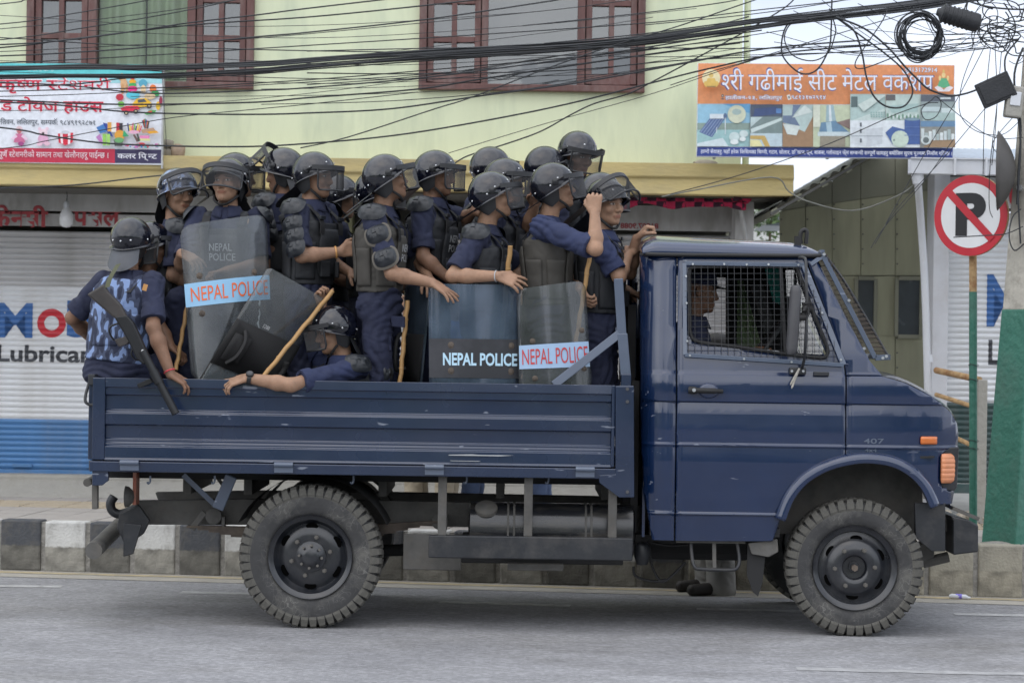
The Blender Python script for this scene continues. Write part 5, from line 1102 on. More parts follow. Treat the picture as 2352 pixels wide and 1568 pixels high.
# ---------------- under the cab and bed
T(MB().box(Xp(1470), Xp(1800), .3, W - .3, zt(1262), zt(1240)), 'cab_sill', 'chassis_dk')
T(MB().prism(xz([(1795, 1060), (2150, 1060), (2150, 1240), (2060, 1240), (1860, 1240), (1795, 1240)]), .42, .46), 'inner_wing', 'chassis')
T(MB().prism(xz([(1790, 1070), (2150, 1052), (2150, 1048), (1790, 1048)]), .05, 1.7), 'wing_top', 'chassis_dk')
T(MB().prism(xz([(2110, 1158), (2181, 1158), (2181, 1270), (2150, 1270), (2112, 1238)]), .12, .16), 'front_mudguard', 'black_paint', bevel=.004)
T(MB().prism([(Xp(2195, 1170), zt(1180)), (Xp(2240, 1170), zt(1190)), (Xp(2258, 1185), zt(1200)), (Xp(2258, 1250), zt(1262)), (Xp(2200, 1250), zt(1270)), (Xp(2200, 1200), zt(1192))], .12, W - .12), 'front_bumper', 'black_paint', bevel=.008)
T(MB().bar(at(2165, 1200, .35), at(2215, 1215, .35), .08, .08), 'bumper_arm', 'chassis'); T(MB().bar(at(2185, 1165, .2), at(2245, 1190, .2), .02, .1), 'bumper_plate', 'chassis')
T(MB().cyl(at(2120, 1292, .5), at(2178, 1278, .5), .03, 10), 'track_rod', 'chassis')
T(MB().prism(xz([(2130, 1262), (2170, 1258), (2168, 1290), (2145, 1302), (2128, 1290)]), .3, .5), 'spring_hanger', 'chassis')
for nm, y0 in (('chassis_rail', .52), ('far_chassis_rail', W - .6)):
    T(MB().prism(xz([(310, 1150), (560, 1146), (900, 1150), (1500, 1162), (2180, 1180), (2180, 1230), (1500, 1222), (900, 1206), (330, 1205)], .5), y0, y0 + .07), nm, 'chassis', bevel=.006)
for a in (395, 540, 860, 1140, 1390): T(MB().box(Xp(a), Xp(a + 20), .45, W - .45, Z(1152), Z(1092)), 'cross_bearer', 'chassis', bevel=.003)
T(MB().box(Xp(220), Xp(1450), .4, .5, Z(1115), Z(1091)), 'bed_stringer', 'chassis_dk'); T(MB().box(Xp(220), Xp(1450), W - .5, W - .4, Z(1115), Z(1091)), 'far_bed_stringer', 'chassis_dk')
# tow hook, bumper tube, rear lamp, mudflap straps
T(MB().tube(smoothline([at(262, 1140, .45), at(254, 1155, .45), at(258, 1172, .45), at(275, 1180, .45), at(300, 1172, .45), at(318, 1160, .45)], 5), .026, 10), 'tow_hook', 'black_paint', smooth=60)
T(MB().prism(xz([(275, 1180), (320, 1160), (345, 1195), (330, 1225), (290, 1255), (270, 1210)], .4), .38, .42), 'hook_plate', 'black_paint', bevel=.004)
T(MB().prism(xz([(284, 1200), (325, 1205), (305, 1272), (283, 1278)], .2), .2, .23), 'bumper_bracket', 'black_paint', bevel=.004)
bt_ = T(MB().cyl(at(215, 1264, .06), at(275, 1205, W - .4), .046, 20), 'rear_bumper_tube', 'chassis', smooth=60)
T(MB().box(Xp(284, 1135), Xp(292, 1135), .3, .42, Z(1168, 0, 290), Z(1092, 0, 290)), 'rear_lamp_plate', 'rust_pipe' if 0 else 'red_lens'); T(MB().lathe([(.0, .05), (.03, .045), (.055, .02), (.06, 0)], Matrix.Translation(at(288, 1140, .3)) @ Matrix.Rotation(R(90), 4, 'Y'), 18), 'rear_lamp', 'chassis', smooth=60)
T(MB().bar(at(421, 1090, .3), at(495, 1160, .35), .028, .008), 'mudflap_strap', 'navy_grey'); T(MB().bar(at(532, 1092, .2), at(500, 1168, .25), .065, .02), 'mudguard_stay', 'navy_grey', bevel=.006); T(MB().bar(at(495, 1090, .5), at(520, 1125, .5), .02, .008), 'mudflap_strap', 'chassis')
for a in (345, 493, 812, 1072, 1260, 1420): T(MB().tube(smoothline([at(a, 1092, .1), at(a, 1104, .1), at(a - 4, 1110, .1), at(a - 7, 1106, .1)], 3), .006, 6), 'rope_hook', 'navy_grey')
# leaf springs
for k in range(6):
    s_ = 1 - k * .09; A0, M0, B0 = at(430, 1208 + k * 4.6, .44), at(712, 1212 + k * 5.6, .44), at(1020, 1196 + k * 4.6, .44)
    a = M0.lerp(A0, s_); b = M0.lerp(B0, s_); a.z = A0.z + (M0.z - A0.z) * (1 - s_) ** 1.2; b.z = B0.z + (M0.z - B0.z) * (1 - s_) ** 1.2
    P_ = smoothline([a, M0, b], 8); m = MB(); m.loft([[p + Vector((0, y, z)) for y, z in ((-.03, -.006), (.03, -.006), (.03, .006), (-.03, .006))] for p in P_]); T(m, 'leaf_spring', 'leaf_spring')
for c, mt_ in (((490, 1185), 'chassis'), ((1010, 1198), 'chassis')): T(MB().cyl(at(*c, .42), at(*c, .52), .045, 16), 'spring_eye', mt_, smooth=60)
T(MB().bar(at(470, 1175, .43), at(440, 1215, .43), .035, .02), 'shackle', 'chassis', bevel=.004); T(MB().box(Xp(1013), Xp(1025), .42, .48, Z(1228), Z(1190)), 'spring_clamp', 'chassis'); T(MB().box(Xp(490), Xp(497), .42, .48, Z(1238), Z(1205)), 'spring_clamp', 'chassis')
T(MB().cyl(at(712, 1280, .3), at(712, 1280, W - .3), .06, 14), 'rear_axle', 'chassis_dk', smooth=60); T(MB().lathe([(.0, -.17), (.1, -.15), (.17, -.06), (.17, .06), (.1, .15), (0, .17)], Matrix.Translation(at(712, 1280, W / 2)) , 18), 'differential', 'chassis_dk', smooth=60)
T(MB().cyl(at(1962, 1305, .3), at(1962, 1305, W - .3), .05, 14), 'front_axle', 'chassis_dk', smooth=60)
T(MB().cyl(at(712, 1270, .9), at(1500, 1240, .9), .035, 12), 'prop_shaft', 'chassis_dk', smooth=60); T(MB().box(Xp(1500), Xp(1760), .6, 1.2, zt(1310), zt(1230)), 'gearbox', 'chassis_dk', bevel=.04)
# fuel tank with filler
MT['tank'] = mat('tank_paint', (0.014, 0.015, 0.018), .28, coat=.5, coat_rough=.15, var=.2, dirt=(.16, .14, .11), dirt_amt=.35, dirt_scale=10, stretch=(.4, 1, 2))
for q in ([(1032, 1043), (1085, 1042), (1100, 1043.4), (1180, 1044.6), (1150, 1046.4), (1030, 1044.6)], [(1034, 1056.4), (1104, 1057.4), (1100, 1058.4), (1036, 1057.4)]): T(MB().prism(xz(q), -.0375, -.033), 'paint_scrape', 'galv')
ft = empty('fuel_tank', at(1260, 1230, .35)); ft.parent = TRK; ft.matrix_parent_inverse = WINV(TRK)
def rsq(x, cy, cz, hy, hz, e=4, n=28): return [Vector((x, cy + hy * math.copysign(abs(math.cos(a)) ** (2 / e), math.cos(a)), cz + hz * math.copysign(abs(math.sin(a)) ** (2 / e), math.sin(a)))) for a in [2 * math.pi * k / n for k in range(n)]]
cz_ = Z(1228, 0, 1260); x0_, x1_ = Xp(1074, 1230), Xp(1462, 1230)
MB().loft([rsq(x0_ + .0, .32, cz_, .14, .125, 3), rsq(x0_ + .01, .32, cz_, .17, .15, 3), rsq(x1_ - .01, .32, cz_, .17, .15, 3), rsq(x1_, .32, cz_, .14, .125, 3)]).build('shell', MT['tank'], ft, smooth=40)
for a in (1164, 1178, 1345, 1358): MB().loft([rsq(Xp(a, 1230), .32, cz_, .174, .154, 3), rsq(Xp(a + 5, 1230), .32, cz_, .174, .154, 3)], cap=False).build('tank_strap', MT['chassis'], ft, smooth=40)
MB().cyl(at(1122, 1200, .25), at(1117, 1172, .2), .036, 16).build('filler_neck', MT['black_paint'], ft, smooth=60)
MB().lathe([(0, .03), (.05, .028), (.062, .018), (.065, 0), (.05, -.005)], Matrix.Translation(at(1117, 1170, .2)) @ Matrix.Rotation(R(35), 4, 'X'), 22).build('filler_cap', MT['chassis'], ft, smooth=40)
T(MB().box(Xp(988), Xp(1457), .0, .05, Z(1284, 0, 1220), Z(1232, 0, 1220)), 'side_guard', 'black_paint', bevel=.006)
for a in (1008, 1206, 1400): T(MB().box(Xp(a), Xp(a + 20), .02, .06, Z(1233, 0, 1220), Z(1092, 0, 1220)), 'guard_post', 'chassis', bevel=.004)
T(MB().box(Xp(926), Xp(1062), .2, .22, Z(1317, 0, 1000), Z(1234, 0, 1000)), 'battery_box', 'chassis', bevel=.006); T(MB().box(Xp(1062), Xp(1440), .2, .5, Z(1302, 0, 1200), Z(1240, 0, 1200)), 'tank_cradle', 'chassis_dk', bevel=.006); T(MB().box(Xp(1170), Xp(1300), .15, .5, Z(1316, 0, 1220), Z(1300, 0, 1220)), 'cradle_foot', 'chassis', bevel=.004)
T(MB().lathe([(.0, -.05), (.03, -.045), (.045, 0), (.045, .06), (.03, .075), (0, .08)], Matrix.Translation(at(1475, 1277, .3)), 16), 'air_reservoir', 'black_paint', smooth=50)
for q in ([(1490, 1240), (1498, 1300), (1520, 1335), (1545, 1320), (1575, 1290)], [(1455, 1300), (1460, 1322), (1500, 1334), (1530, 1330)], [(1500, 1246), (1540, 1252), (1580, 1250)]): T(MB().tube(smoothline([at(a, b, .3) for a, b in q], 5), .007, 6), 'brake_hose', 'rubber_trim', smooth=60)
st = T(MB().tube(smoothline([at(1587, 1245, .12), at(1589, 1275, .1), at(1595, 1300, .08), at(1610, 1306, .08), at(1680, 1308, .08), at(1695, 1300, .08), at(1698, 1280, .1), at(1693, 1245, .12)], 4), .01, 8), 'cab_step', 'black_paint', smooth=60)
T(MB().bar(at(1640, 1245, .12), at(1641, 1305, .1), .02, .012), 'step_stay', 'chassis'); T(MB().box(Xp(1560), Xp(1720), .1, .16, zt(1250), zt(1243)), 'sill_flange', 'chassis')
T(MB().prism(xz([(1718, 1250), (1760, 1262), (1752, 1340), (1742, 1370), (1730, 1360), (1716, 1320)], .1), .12, .13), 'mud_flap', 'rubber_trim'); T(MB().prism(xz([(1722, 1250), (1790, 1240), (1792, 1270), (1770, 1282), (1730, 1275)]), .08, .11), 'flap_bracket', 'chassis', bevel=.006)
m = MB(); m.grid(lambda u, v: at(712, 1290, 0) + Vector((-.45 * math.cos(math.pi * (.14 + .72 * u)), .12 + .55 * v, .455 * math.sin(math.pi * (.14 + .72 * u)))), 20, 2)
T(m, 'rear_wheel_arch', 'chassis_dk', smooth=179); m = MB(); m.grid(lambda u, v: at(712, 1290, 0) + Vector((-.45 * math.cos(math.pi * (.14 + .72 * u)), W - .12 - .55 * v, .455 * math.sin(math.pi * (.14 + .72 * u)))), 20, 2); T(m, 'far_wheel_arch', 'chassis_dk', smooth=179)
# ---------------- wheels
def make_wheel(R0, n_lug, front, seed):
    """returns lists of (name, mesh, local matrix): axis along local Y, outer face at y = 0, wheel centre at origin"""
    out = []; q = Matrix.Rotation(R(90), 4, 'X')          # lathe z -> -y (towards the camera)
    wd = .2; ri = .222
    prof_t = [(ri - .015, -.03), (ri, -.015), (ri + .012, -.004), (ri + .03, .006), (R0 - .10, .014), (R0 - .06, .012), (R0 - .03, .002), (R0 - .018, -.012), (R0 - .015, -.06), (R0 - .014, -wd / 2), (R0 - .020, -wd + .06), (R0 - .022, -wd + .012), (R0 - .06, -wd - .01), (ri, -wd + .01)]
    out.append(('tyre', MB().lathe(prof_t, q, 72).mesh('tyre', 50), MT['tyre'], Matrix()))
    lw = 2 * math.pi * R0 / n_lug
    lug = MB()
    for s0 in (1,):
        V = []
        for (r_, y_) in ((R0 - .070, -.010), (R0 - .050, -.017), (R0 - .014, -.010), (R0 - .002, .006), (R0, .02), (R0, .088), (R0 - .024, .088), (R0 - .03, .0)):
            V.append((r_, y_))
        w0, w1 = lw * .76, lw * .62; n_ = len(V)
        vs = [(sx * (w0 if r_ < R0 - .03 else w1) / 2 + (.012 * (y_ / .088) if y_ > 0 else 0), y_, r_) for sx in (-1, 1) for r_, y_ in V]
        lug.add(vs, [tuple(range(n_)), tuple(range(2 * n_ - 1, n_ - 1, -1))] + [(i, i + n_, (i + 1) % n_ + n_, (i + 1) % n_) for i in range(n_)])
    lm = lug.mesh('tread_block'); lm.materials.append(MT['tread'])
    lug2 = MB().box(-lw * .37, lw * .37, .1, .19, R0 - .024, R0).mesh('tread_block'); lug2.materials.append(MT['tread'])
    for k in range(n_lug):
        a = 2 * math.pi * (k + .3) / n_lug; out.append(('tread_block', lm, None, Matrix.Rotation(a, 4, 'Y')))
        out.append(('tread_block', lug2, None, Matrix.Rotation(a + math.pi / n_lug, 4, 'Y')))
    if front: rp = [(ri + .006, .008), (ri + .008, .0), (ri - .004, -.012), (ri - .022, -.02), (ri - .03, -.05), (.165, -.045), (.15, -.03), (.12, -.012), (.09, -.008), (.07, -.012), (.062, -.02), (.06, -.06), (.03, -.062), (.028, -.045), (0, -.045)]
    else: rp = [(ri + .006, .008), (ri + .008, .0), (ri - .004, -.012), (ri - .02, -.02), (ri - .03, -.06), (.178, -.075), (.165, -.07), (.14, -.055), (.105, -.055), (.084, -.055), (.082, -.03), (.06, -.026), (.05, -.012), (.03, -.006), (0, -.005)]
    out.append(('rim', MB().lathe(rp, q, 56).mesh('rim', 45), MT['rim'], Matrix()))
    depth = .0385 if front else .0665
    slot = MB().lathe([(0, .0), (.029, 0.0)], Matrix.Rotation(R(90), 4, 'X') @ Matrix.Scale(1.0, 4), 16).mesh('hole', 50)
    for k in range(6):
        a = R(30 + 60 * k + (14 if front else 5)); rr = .163 if not front else .158
        M_ = Matrix.Translation((rr * math.cos(a), depth - .003, rr * math.sin(a))) @ Matrix.Rotation(-a, 4, 'Y') @ Matrix.Diagonal((.62, 1, 1.15, 1))
        out.append(('rim_hole_shade', slot, MT['hole_shade_black'], M_))  # flat black disc on the rim, the shade of an opening put in colour
    nut = MB().tube([(0, -.03, 0), (0, 0, 0)], .0125, 6).tube([(0, -.04, 0), (0, -.03, 0)], .007, 8).mesh('lug_nut'); nut.materials.append(MT['chassis'])
    for k in range(6):
        a = R(60 * k + 20); out.append(('lug_nut', nut, None, Matrix.Translation((.108 * math.cos(a), .014 if front else .055, .108 * math.sin(a)))))
    if not front:
        nb = MB().tube([(0, -.016, 0), (0, 0, 0)], .008, 6).mesh('hub_bolt'); nb.materials.append(MT['chassis'])
        for k in range(8): a = R(45 * k); out.append(('hub_bolt', nb, None, Matrix.Translation((.062 * math.cos(a), .022, .062 * math.sin(a)))))
    else: out.append(('axle_nut', MB().tube([(0, -.03, 0), (0, .03, 0)], .018, 6).mesh('axle_nut'), MT['leaf_spring'], Matrix.Translation((0, .02, 0))))
    return out
def put_wheel(parts, c, spin, far=False, simple=False, steer=0):
    w_ = empty('wheel', c); w_.rotation_euler = (0, 0, (math.pi if far else 0) + steer); w_.parent = TRK; w_.matrix_parent_inverse = WINV(TRK)
    base = w_.matrix_basis.copy()
    base = Matrix.Translation(c) @ Matrix.Rotation((math.pi if far else 0) + steer, 4, 'Z')
    for n_, me, mt_, M_ in parts:
        if simple and n_ not in ('tyre', 'rim') : continue
        o = bpy.data.objects.new(n_, me); COL.objects.link(o); o.parent = w_
        if mt_ is not None and not me.materials: me.materials.append(mt_)
        o.matrix_basis = Matrix.Rotation(spin, 4, 'Y') @ M_
    return w_
rw = make_wheel(.389, 47, False, 1); fw = make_wheel(.374, 44, True, 2)
c = at(712.5, 1279, .06); put_wheel(rw, Vector((c.x, .06, .387)), .1)
c2 = at(1962, 1309, .08); put_wheel(fw, Vector((c2.x, .06, .371)), .3, steer=R(-3))
put_wheel(rw, Vector((c.x, .30, .387)), .5, simple=True)
put_wheel(rw, Vector((c.x, W - .06, .387)), .5, far=True, simple=True); put_wheel(fw, Vector((c2.x, W - .1, .371)), .2, far=True)
# ================================================================ people: figures grown from smooth blended volumes
def nrm_(v): v = Vector(v); return v / max(v.length, 1e-9)
class Vol:
    def __init__(s, h): s.h = h; s.pr = []
    def add(s, fn, lo, hi, k=.015, op='u'): s.pr.append((fn, np.array(lo, np.float32), np.array(hi, np.float32), k, op))
    def cap(s, a, b, ra, rb=None, k=.015, op='u', cut=None, flat=None):
        """tapered limb; cut='b' gives a flat end at b; flat=(normal, factor) squashes the section"""
        rb = ra if rb is None else rb; A = np.array(a, np.float32); B = np.array(b, np.float32); AB = B - A; L2 = float(AB @ AB) + 1e-9; ax = AB / math.sqrt(L2)
        fn_ = None if flat is None else (np.array(flat[0], np.float32), 1 / flat[1] - 1)
        def f(p):
            q = p - A; t = np.clip((q @ AB) / L2, 0, 1); o = q - t[..., None] * AB
            if fn_ is not None: o = o + (o @ fn_[0])[..., None] * (fn_[1] * fn_[0])
            d = np.sqrt((o * o).sum(-1)) - (ra + (rb - ra) * t)
            if cut: d = np.maximum(d, (p - B) @ ax)
            return d
        r = max(ra, rb); s.add(f, np.minimum(A, B) - r, np.maximum(A, B) + r, k, op)
    def ell(s, c, r, M=None, k=.012, op='u'):
        C = np.array(c, np.float32); r_ = np.array(r, np.float32); Mi = np.eye(3, dtype=np.float32) if M is None else np.array(M.inverted() if hasattr(M, 'inverted') else M, np.float32)
        def f(p):
            q = (p - C) @ Mi.T; k0 = np.sqrt(((q / r_) ** 2).sum(-1)); k1 = np.sqrt(((q / (r_ * r_)) ** 2).sum(-1)) + 1e-6
            return k0 * (k0 - 1) / k1
        m = float(r_.max()); s.add(f, C - m, C + m, k, op)
    def sect(s, a, b, side, tab, k=.02, t0=-.001, t1=1.001, grow=0.0):
        """body section from a up to b: tab rows (t, half width, half depth)"""
        A = np.array(a, np.float32); AB = np.array(b, np.float32) - A; L = float(np.sqrt(AB @ AB)); ax = AB / L
        sd = np.array(side, np.float32); sd = sd - ax * (sd @ ax); sd /= np.sqrt(sd @ sd); fw = np.cross(sd, ax)
        ts = [r[0] for r in tab]; ws = [r[1] for r in tab]; ds = [r[2] for r in tab]
        def f(p):
            q = p - A; t = (q @ ax) / L; tc = np.clip(t, 0, 1); w_ = np.interp(tc, ts, ws) + grow; d_ = np.interp(tc, ts, ds) + grow
            u = q @ sd; w2 = q @ fw; e = np.sqrt((u / w_) ** 2 + (w2 / d_) ** 2); d = (e - 1) * np.minimum(w_, d_)
            return np.maximum(d, np.maximum((t0 - t) * L, (t - t1) * L))
        m = max(ws) + grow; lo = np.minimum(A, A + AB) - m; hi = np.maximum(A, A + AB) + m; s.add(f, lo, hi, k)
    def mesh(s, name, noise=None, smooth=True):
        h = s.h; lo = np.min([p[1] for p in s.pr if p[4] == 'u'], 0) - 3 * h; hi = np.max([p[2] for p in s.pr if p[4] == 'u'], 0) + 3 * h
        n = np.ceil((hi - lo) / h).astype(int) + 1
        v = np.full(n, .2, np.float32); g = [lo[i] + h * np.arange(n[i], dtype=np.float32) for i in range(3)]
        for fn, a, b, k, op in s.pr:
            i0 = np.maximum(0, ((a - lo - k - 2 * h) / h).astype(int)); i1 = np.minimum(n, ((b - lo + k + 2 * h) / h).astype(int) + 2)
            sl = tuple(slice(i0[i], i1[i]) for i in range(3))
            P_ = np.stack(np.meshgrid(g[0][sl[0]], g[1][sl[1]], g[2][sl[2]], indexing='ij'), -1); d = fn(P_).astype(np.float32); w_ = v[sl]
            if op == 'u':
                hh = np.clip(.5 + .5 * (w_ - d) / k, 0, 1); v[sl] = w_ * (1 - hh) + d * hh - k * hh * (1 - hh)
            else:
                d = -d; hh = np.clip(.5 - .5 * (w_ - d) / k, 0, 1); v[sl] = w_ * (1 - hh) + d * hh + k * hh * (1 - hh)
        if noise is not None:
            near = np.abs(v) < 4 * h; ii = np.argwhere(near); pp = lo + ii * h; v[near] += noise(pp).astype(np.float32)
        sg = v < 0; cs = [sg[i:n[0] - 1 + i, j:n[1] - 1 + j, k:n[2] - 1 + k] for i in (0, 1) for j in (0, 1) for k in (0, 1)]
        tot = sum(c.astype(np.uint8) for c in cs); act = np.argwhere((tot > 0) & (tot < 8)); m = len(act)
        idx = np.full(n - 1, -1, np.int32); idx[tuple(act.T)] = np.arange(m)
        acc = np.zeros((m, 3)); cn = np.zeros(m); offs = [(i, j, k) for i in (0, 1) for j in (0, 1) for k in (0, 1)]
        val = [v[act[:, 0] + o[0], act[:, 1] + o[1], act[:, 2] + o[2]] for o in offs]
        for a in range(8):
            for b in range(a + 1, 8):
                df = np.array(offs[b]) - np.array(offs[a])
                if np.abs(df).sum() != 1: continue
                x = (val[a] < 0) != (val[b] < 0); t = np.where(x, val[a] / np.where(x, val[a] - val[b], 1), 0)
                acc += np.where(x[:, None], np.array(offs[a]) + t[:, None] * df, 0); cn += x
        V = lo + (act + acc / cn[:, None]) * h; F = []
        for ax in range(3):
            o1 = [0, 0, 0]; o1[ax] = 1; A_ = sg[:n[0] - o1[0], :n[1] - o1[1], :n[2] - o1[2]]; B_ = sg[o1[0]:, o1[1]:, o1[2]:]
            e = np.argwhere(A_ != B_); u, w2 = (ax + 1) % 3, (ax + 2) % 3
            e = e[(e[:, u] > 0) & (e[:, w2] > 0) & (e[:, u] < n[u] - 1) & (e[:, w2] < n[w2] - 1)]
            def cell(du, dw):
                q = e.copy(); q[:, u] -= du; q[:, w2] -= dw; return idx[tuple(q.T)]
            quad = np.stack([cell(1, 1), cell(0, 1), cell(0, 0), cell(1, 0)], 1); flip = ~A_[tuple(e.T)]; quad[flip] = quad[flip][:, ::-1]; F.append(quad)
        F = np.concatenate(F); F = F[(F >= 0).all(1)]
        me = bpy.data.meshes.new(name); me.vertices.add(m); me.vertices.foreach_set('co', V.astype(np.float32).ravel())
        me.loops.add(4 * len(F)); me.loops.foreach_set('vertex_index', F.astype(np.int32).ravel()); me.polygons.add(len(F)); me.polygons.foreach_set('loop_start', np.arange(0, 4 * len(F), 4, dtype=np.int32))
        me.update(calc_edges=True); me.polygons.foreach_set('use_smooth', np.ones(len(F), bool)); me.update()
        return me, V
def folds(seed, amp, fz=30, fx=16):
    r = np.random.RandomState(seed); ph = r.rand(6) * 6.28; a = r.rand(4) * 1.2 - .6
    def f(p):
        x, y, z = p[:, 0], p[:, 1], p[:, 2]; w_ = np.sin(x * 7 + ph[0]) + np.sin(y * 9 + ph[1]) + np.sin(z * 6 + ph[2])
        n1 = np.sin(z * fz + x * fx * a[0] * 3 + w_ * 1.7 + ph[3]); n2 = np.sin(z * fz * .55 - x * fx * 1.4 + y * 11 + w_ * 1.3 + ph[4])
        n3 = 1 - 2 * np.abs(np.sin(z * 62 + x * 38 * a[1] + y * 30 * a[2] + 2.2 * np.sin(x * 17 + ph[5]) + 1.6 * np.sin(z * 21 + y * 13)))
        n4 = 1 - 2 * np.abs(np.sin(x * 55 - z * 34 * a[3] + 2 * np.sin(z * 19 + ph[1]) + y * 25))
        return amp * (.28 * np.sign(n1) * np.abs(n1) ** 1.5 + .3 * n2 * np.clip(w_ * .5 + .5, 0, 1) + .55 * n3 * np.clip(.3 + w_ * .4, 0, 1) + .4 * n4 * np.clip(.4 - w_ * .4, 0, 1))
    return f
# ---------------- materials of the figures
def skin_mat(name, col):
    m = mat(name, col, 0.52, var=.16, vscale=14, spec=.3, bump=.15, bscale=90); t = m.node_tree; N = t.nodes; L = t.links; p = N['Principled BSDF']
    p.inputs['Subsurface Weight'].default_value = .08; p.inputs['Subsurface Radius'].default_value = (.012, .005, .003)
    at_ = N.new('ShaderNodeAttribute'); at_.attribute_name = 'face'; sp = N.new('ShaderNodeSeparateXYZ'); L.new(at_.outputs['Vector'], sp.inputs[0])
    def mth(op, a, b=None, c=None):
        n = N.new('ShaderNodeMath'); n.operation = op
        for i, q in enumerate((a, b, c)):
            if q is None: continue
            if isinstance(q, (int, float)): n.inputs[i].default_value = q
            else: L.new(q, n.inputs[i])
        return n.outputs[0]
    ay = mth('ABSOLUTE', sp.outputs['Y']); zz = sp.outputs['Z']
    def blob(cy, cz, ry, rz, soft=.35, y=ay, tilt=0.0):
        dy = mth('DIVIDE', mth('SUBTRACT', y, cy), ry); z2 = mth('ADD', zz, mth('MULTIPLY', y, tilt)) if tilt else zz
        dz = mth('DIVIDE', mth('SUBTRACT', z2, cz), rz); d = mth('ADD', mth('MULTIPLY', dy, dy), mth('MULTIPLY', dz, dz))
        r = N.new('ShaderNodeMapRange'); r.inputs['From Min'].default_value = 1 - soft; r.inputs['From Max'].default_value = 1 + soft; r.inputs['To Min'].default_value = 1; r.inputs['To Max'].default_value = 0; L.new(d, r.inputs['Value'])
        return mth('MULTIPLY', r.outputs[0], mth('GREATER_THAN', sp.outputs['X'], .045))
    cur = p.inputs['Base Color'].links[0].from_socket
    for msk, c_, w_ in ((blob(0, -.0735, .027, .0105, .5), [col[0] * .72, col[1] * .5, col[2] * .5], .9), (blob(.035, .024, .021, .0048, .5, tilt=.12), (.02, .014, .011), .9), (blob(.033, .0, .0175, .0085, .4), [q * .35 for q in col], .8),
                        (blob(.033, -.0005, .0145, .0055, .3), (.55, .5, .46), 1), (blob(.034, .0, .0062, .0064, .3), (.02, .012, .008), 1)):
        mx = N.new('ShaderNodeMix'); mx.data_type = 'RGBA'; L.new(mth('MULTIPLY', msk, w_), mx.inputs['Factor']); L.new(cur, mx.inputs[6]); mx.inputs[7].default_value = (*c_, 1); cur = mx.outputs[2]
    L.new(cur, p.inputs['Base Color']); return m
SKINS = [skin_mat('skin_a', (.275, .162, .106)), skin_mat('skin_b', (.215, .12, .077)), skin_mat('skin_c', (.325, .195, .128))]
def camo_mat(name):
    m = mat(name, (.02, .028, .06), .8, var=.1); t = m.node_tree; N = t.nodes; L = t.links; tc = N.new('ShaderNodeTexCoord'); mp = N.new('ShaderNodeMapping'); mp.inputs['Rotation'].default_value = (0, R(28), 0); mp.inputs['Scale'].default_value = (27, 20, 11); L.new(tc.outputs['Object'], mp.inputs['Vector'])
    nz = N.new('ShaderNodeTexNoise'); nz.inputs['Scale'].default_value = 1.0; nz.inputs['Detail'].default_value = 1.2; L.new(mp.outputs[0], nz.inputs['Vector']); rp = N.new('ShaderNodeValToRGB'); rp.color_ramp.interpolation = 'CONSTANT'; e = rp.color_ramp.elements
    e[0].position = 0; e[0].color = (.016, .022, .05, 1); e[1].position = .47; e[1].color = (.05, .065, .115, 1); q = e.new(.57); q.color = (.19, .27, .47, 1); L.new(nz.outputs['Fac'], rp.inputs[0]); L.new(rp.outputs[0], N['Principled BSDF'].inputs['Base Color']); return m
MP = dict(shirt=mat('uniform_navy', (.017, .0215, .05), .88, var=.16, vscale=7, bump=.5, bscale=22), shirt_hi=mat('uniform_blue', (.021, .03, .078), .88, var=.16, vscale=7, bump=.5, bscale=22),
          vest=mat('vest_black', (.02, .022, .026), .7, var=.2, vscale=9, bump=.2, bscale=50), vest_brown=mat('vest_olive', (.058, .054, .047), .75, var=.15, vscale=7, bump=.15, bscale=40), plate=mat('pad_plastic', (.014, .017, .022), .38, var=.2, vscale=12, bump=.1, bscale=30, dirt=(.1, .1, .1), dirt_amt=.35, dirt_scale=9),
          camo=camo_mat('camo_blue'), helmet=mat('helmet_gloss', (.004, .005, .011), .12, spec=.4, coat=.7, coat_rough=.02, var=.15, vscale=4, rvar=.05), visor=mat('visor_black', (.02, .021, .024), .45, var=.2, vscale=10), mesh=mat('visor_wire', (.075, .077, .082), .45, metal=.3), flap=mat('flap_leather', (.017, .018, .02), .45, var=.25, vscale=12, bump=.3, bscale=25),
          flap_grey=mat('flap_grey', (.06, .066, .078), .5, var=.15, vscale=9, bump=.2, bscale=25), rivet=mat('rivet', (.6, .61, .63), .25, metal=.6), strap=mat('strap', (.014, .014, .015), .75), boot=mat('boot', (.012, .012, .013), .45), foam=mat('pad_foam', (.11, .1, .085), .9, var=.15), olive_sling=mat('olive_sling', (.07, .075, .04), .85), red_thread=mat('red_thread', (.55, .05, .07), .8), bead=mat('bead', (.5, .25, .08), .4), letter=mat('vest_letter', (.42, .43, .44), .8, var=.2, vscale=30), watch=mat('watch', (.015, .015, .017), .35),
          grey_cloth=mat('grey_cloth', (.28, .27, .25), .9, var=.12, bump=.2), jeans=mat('jeans', (.06, .09, .17), .9, var=.2, vscale=12), beige=mat('beige_cloth', (.36, .31, .23), .9), orange_cloth=mat('orange_cloth', (.45, .12, .05), .9), sandal=mat('sandal', (.03, .025, .022), .6), hair=mat('hair', (.01, .009, .008), .6))
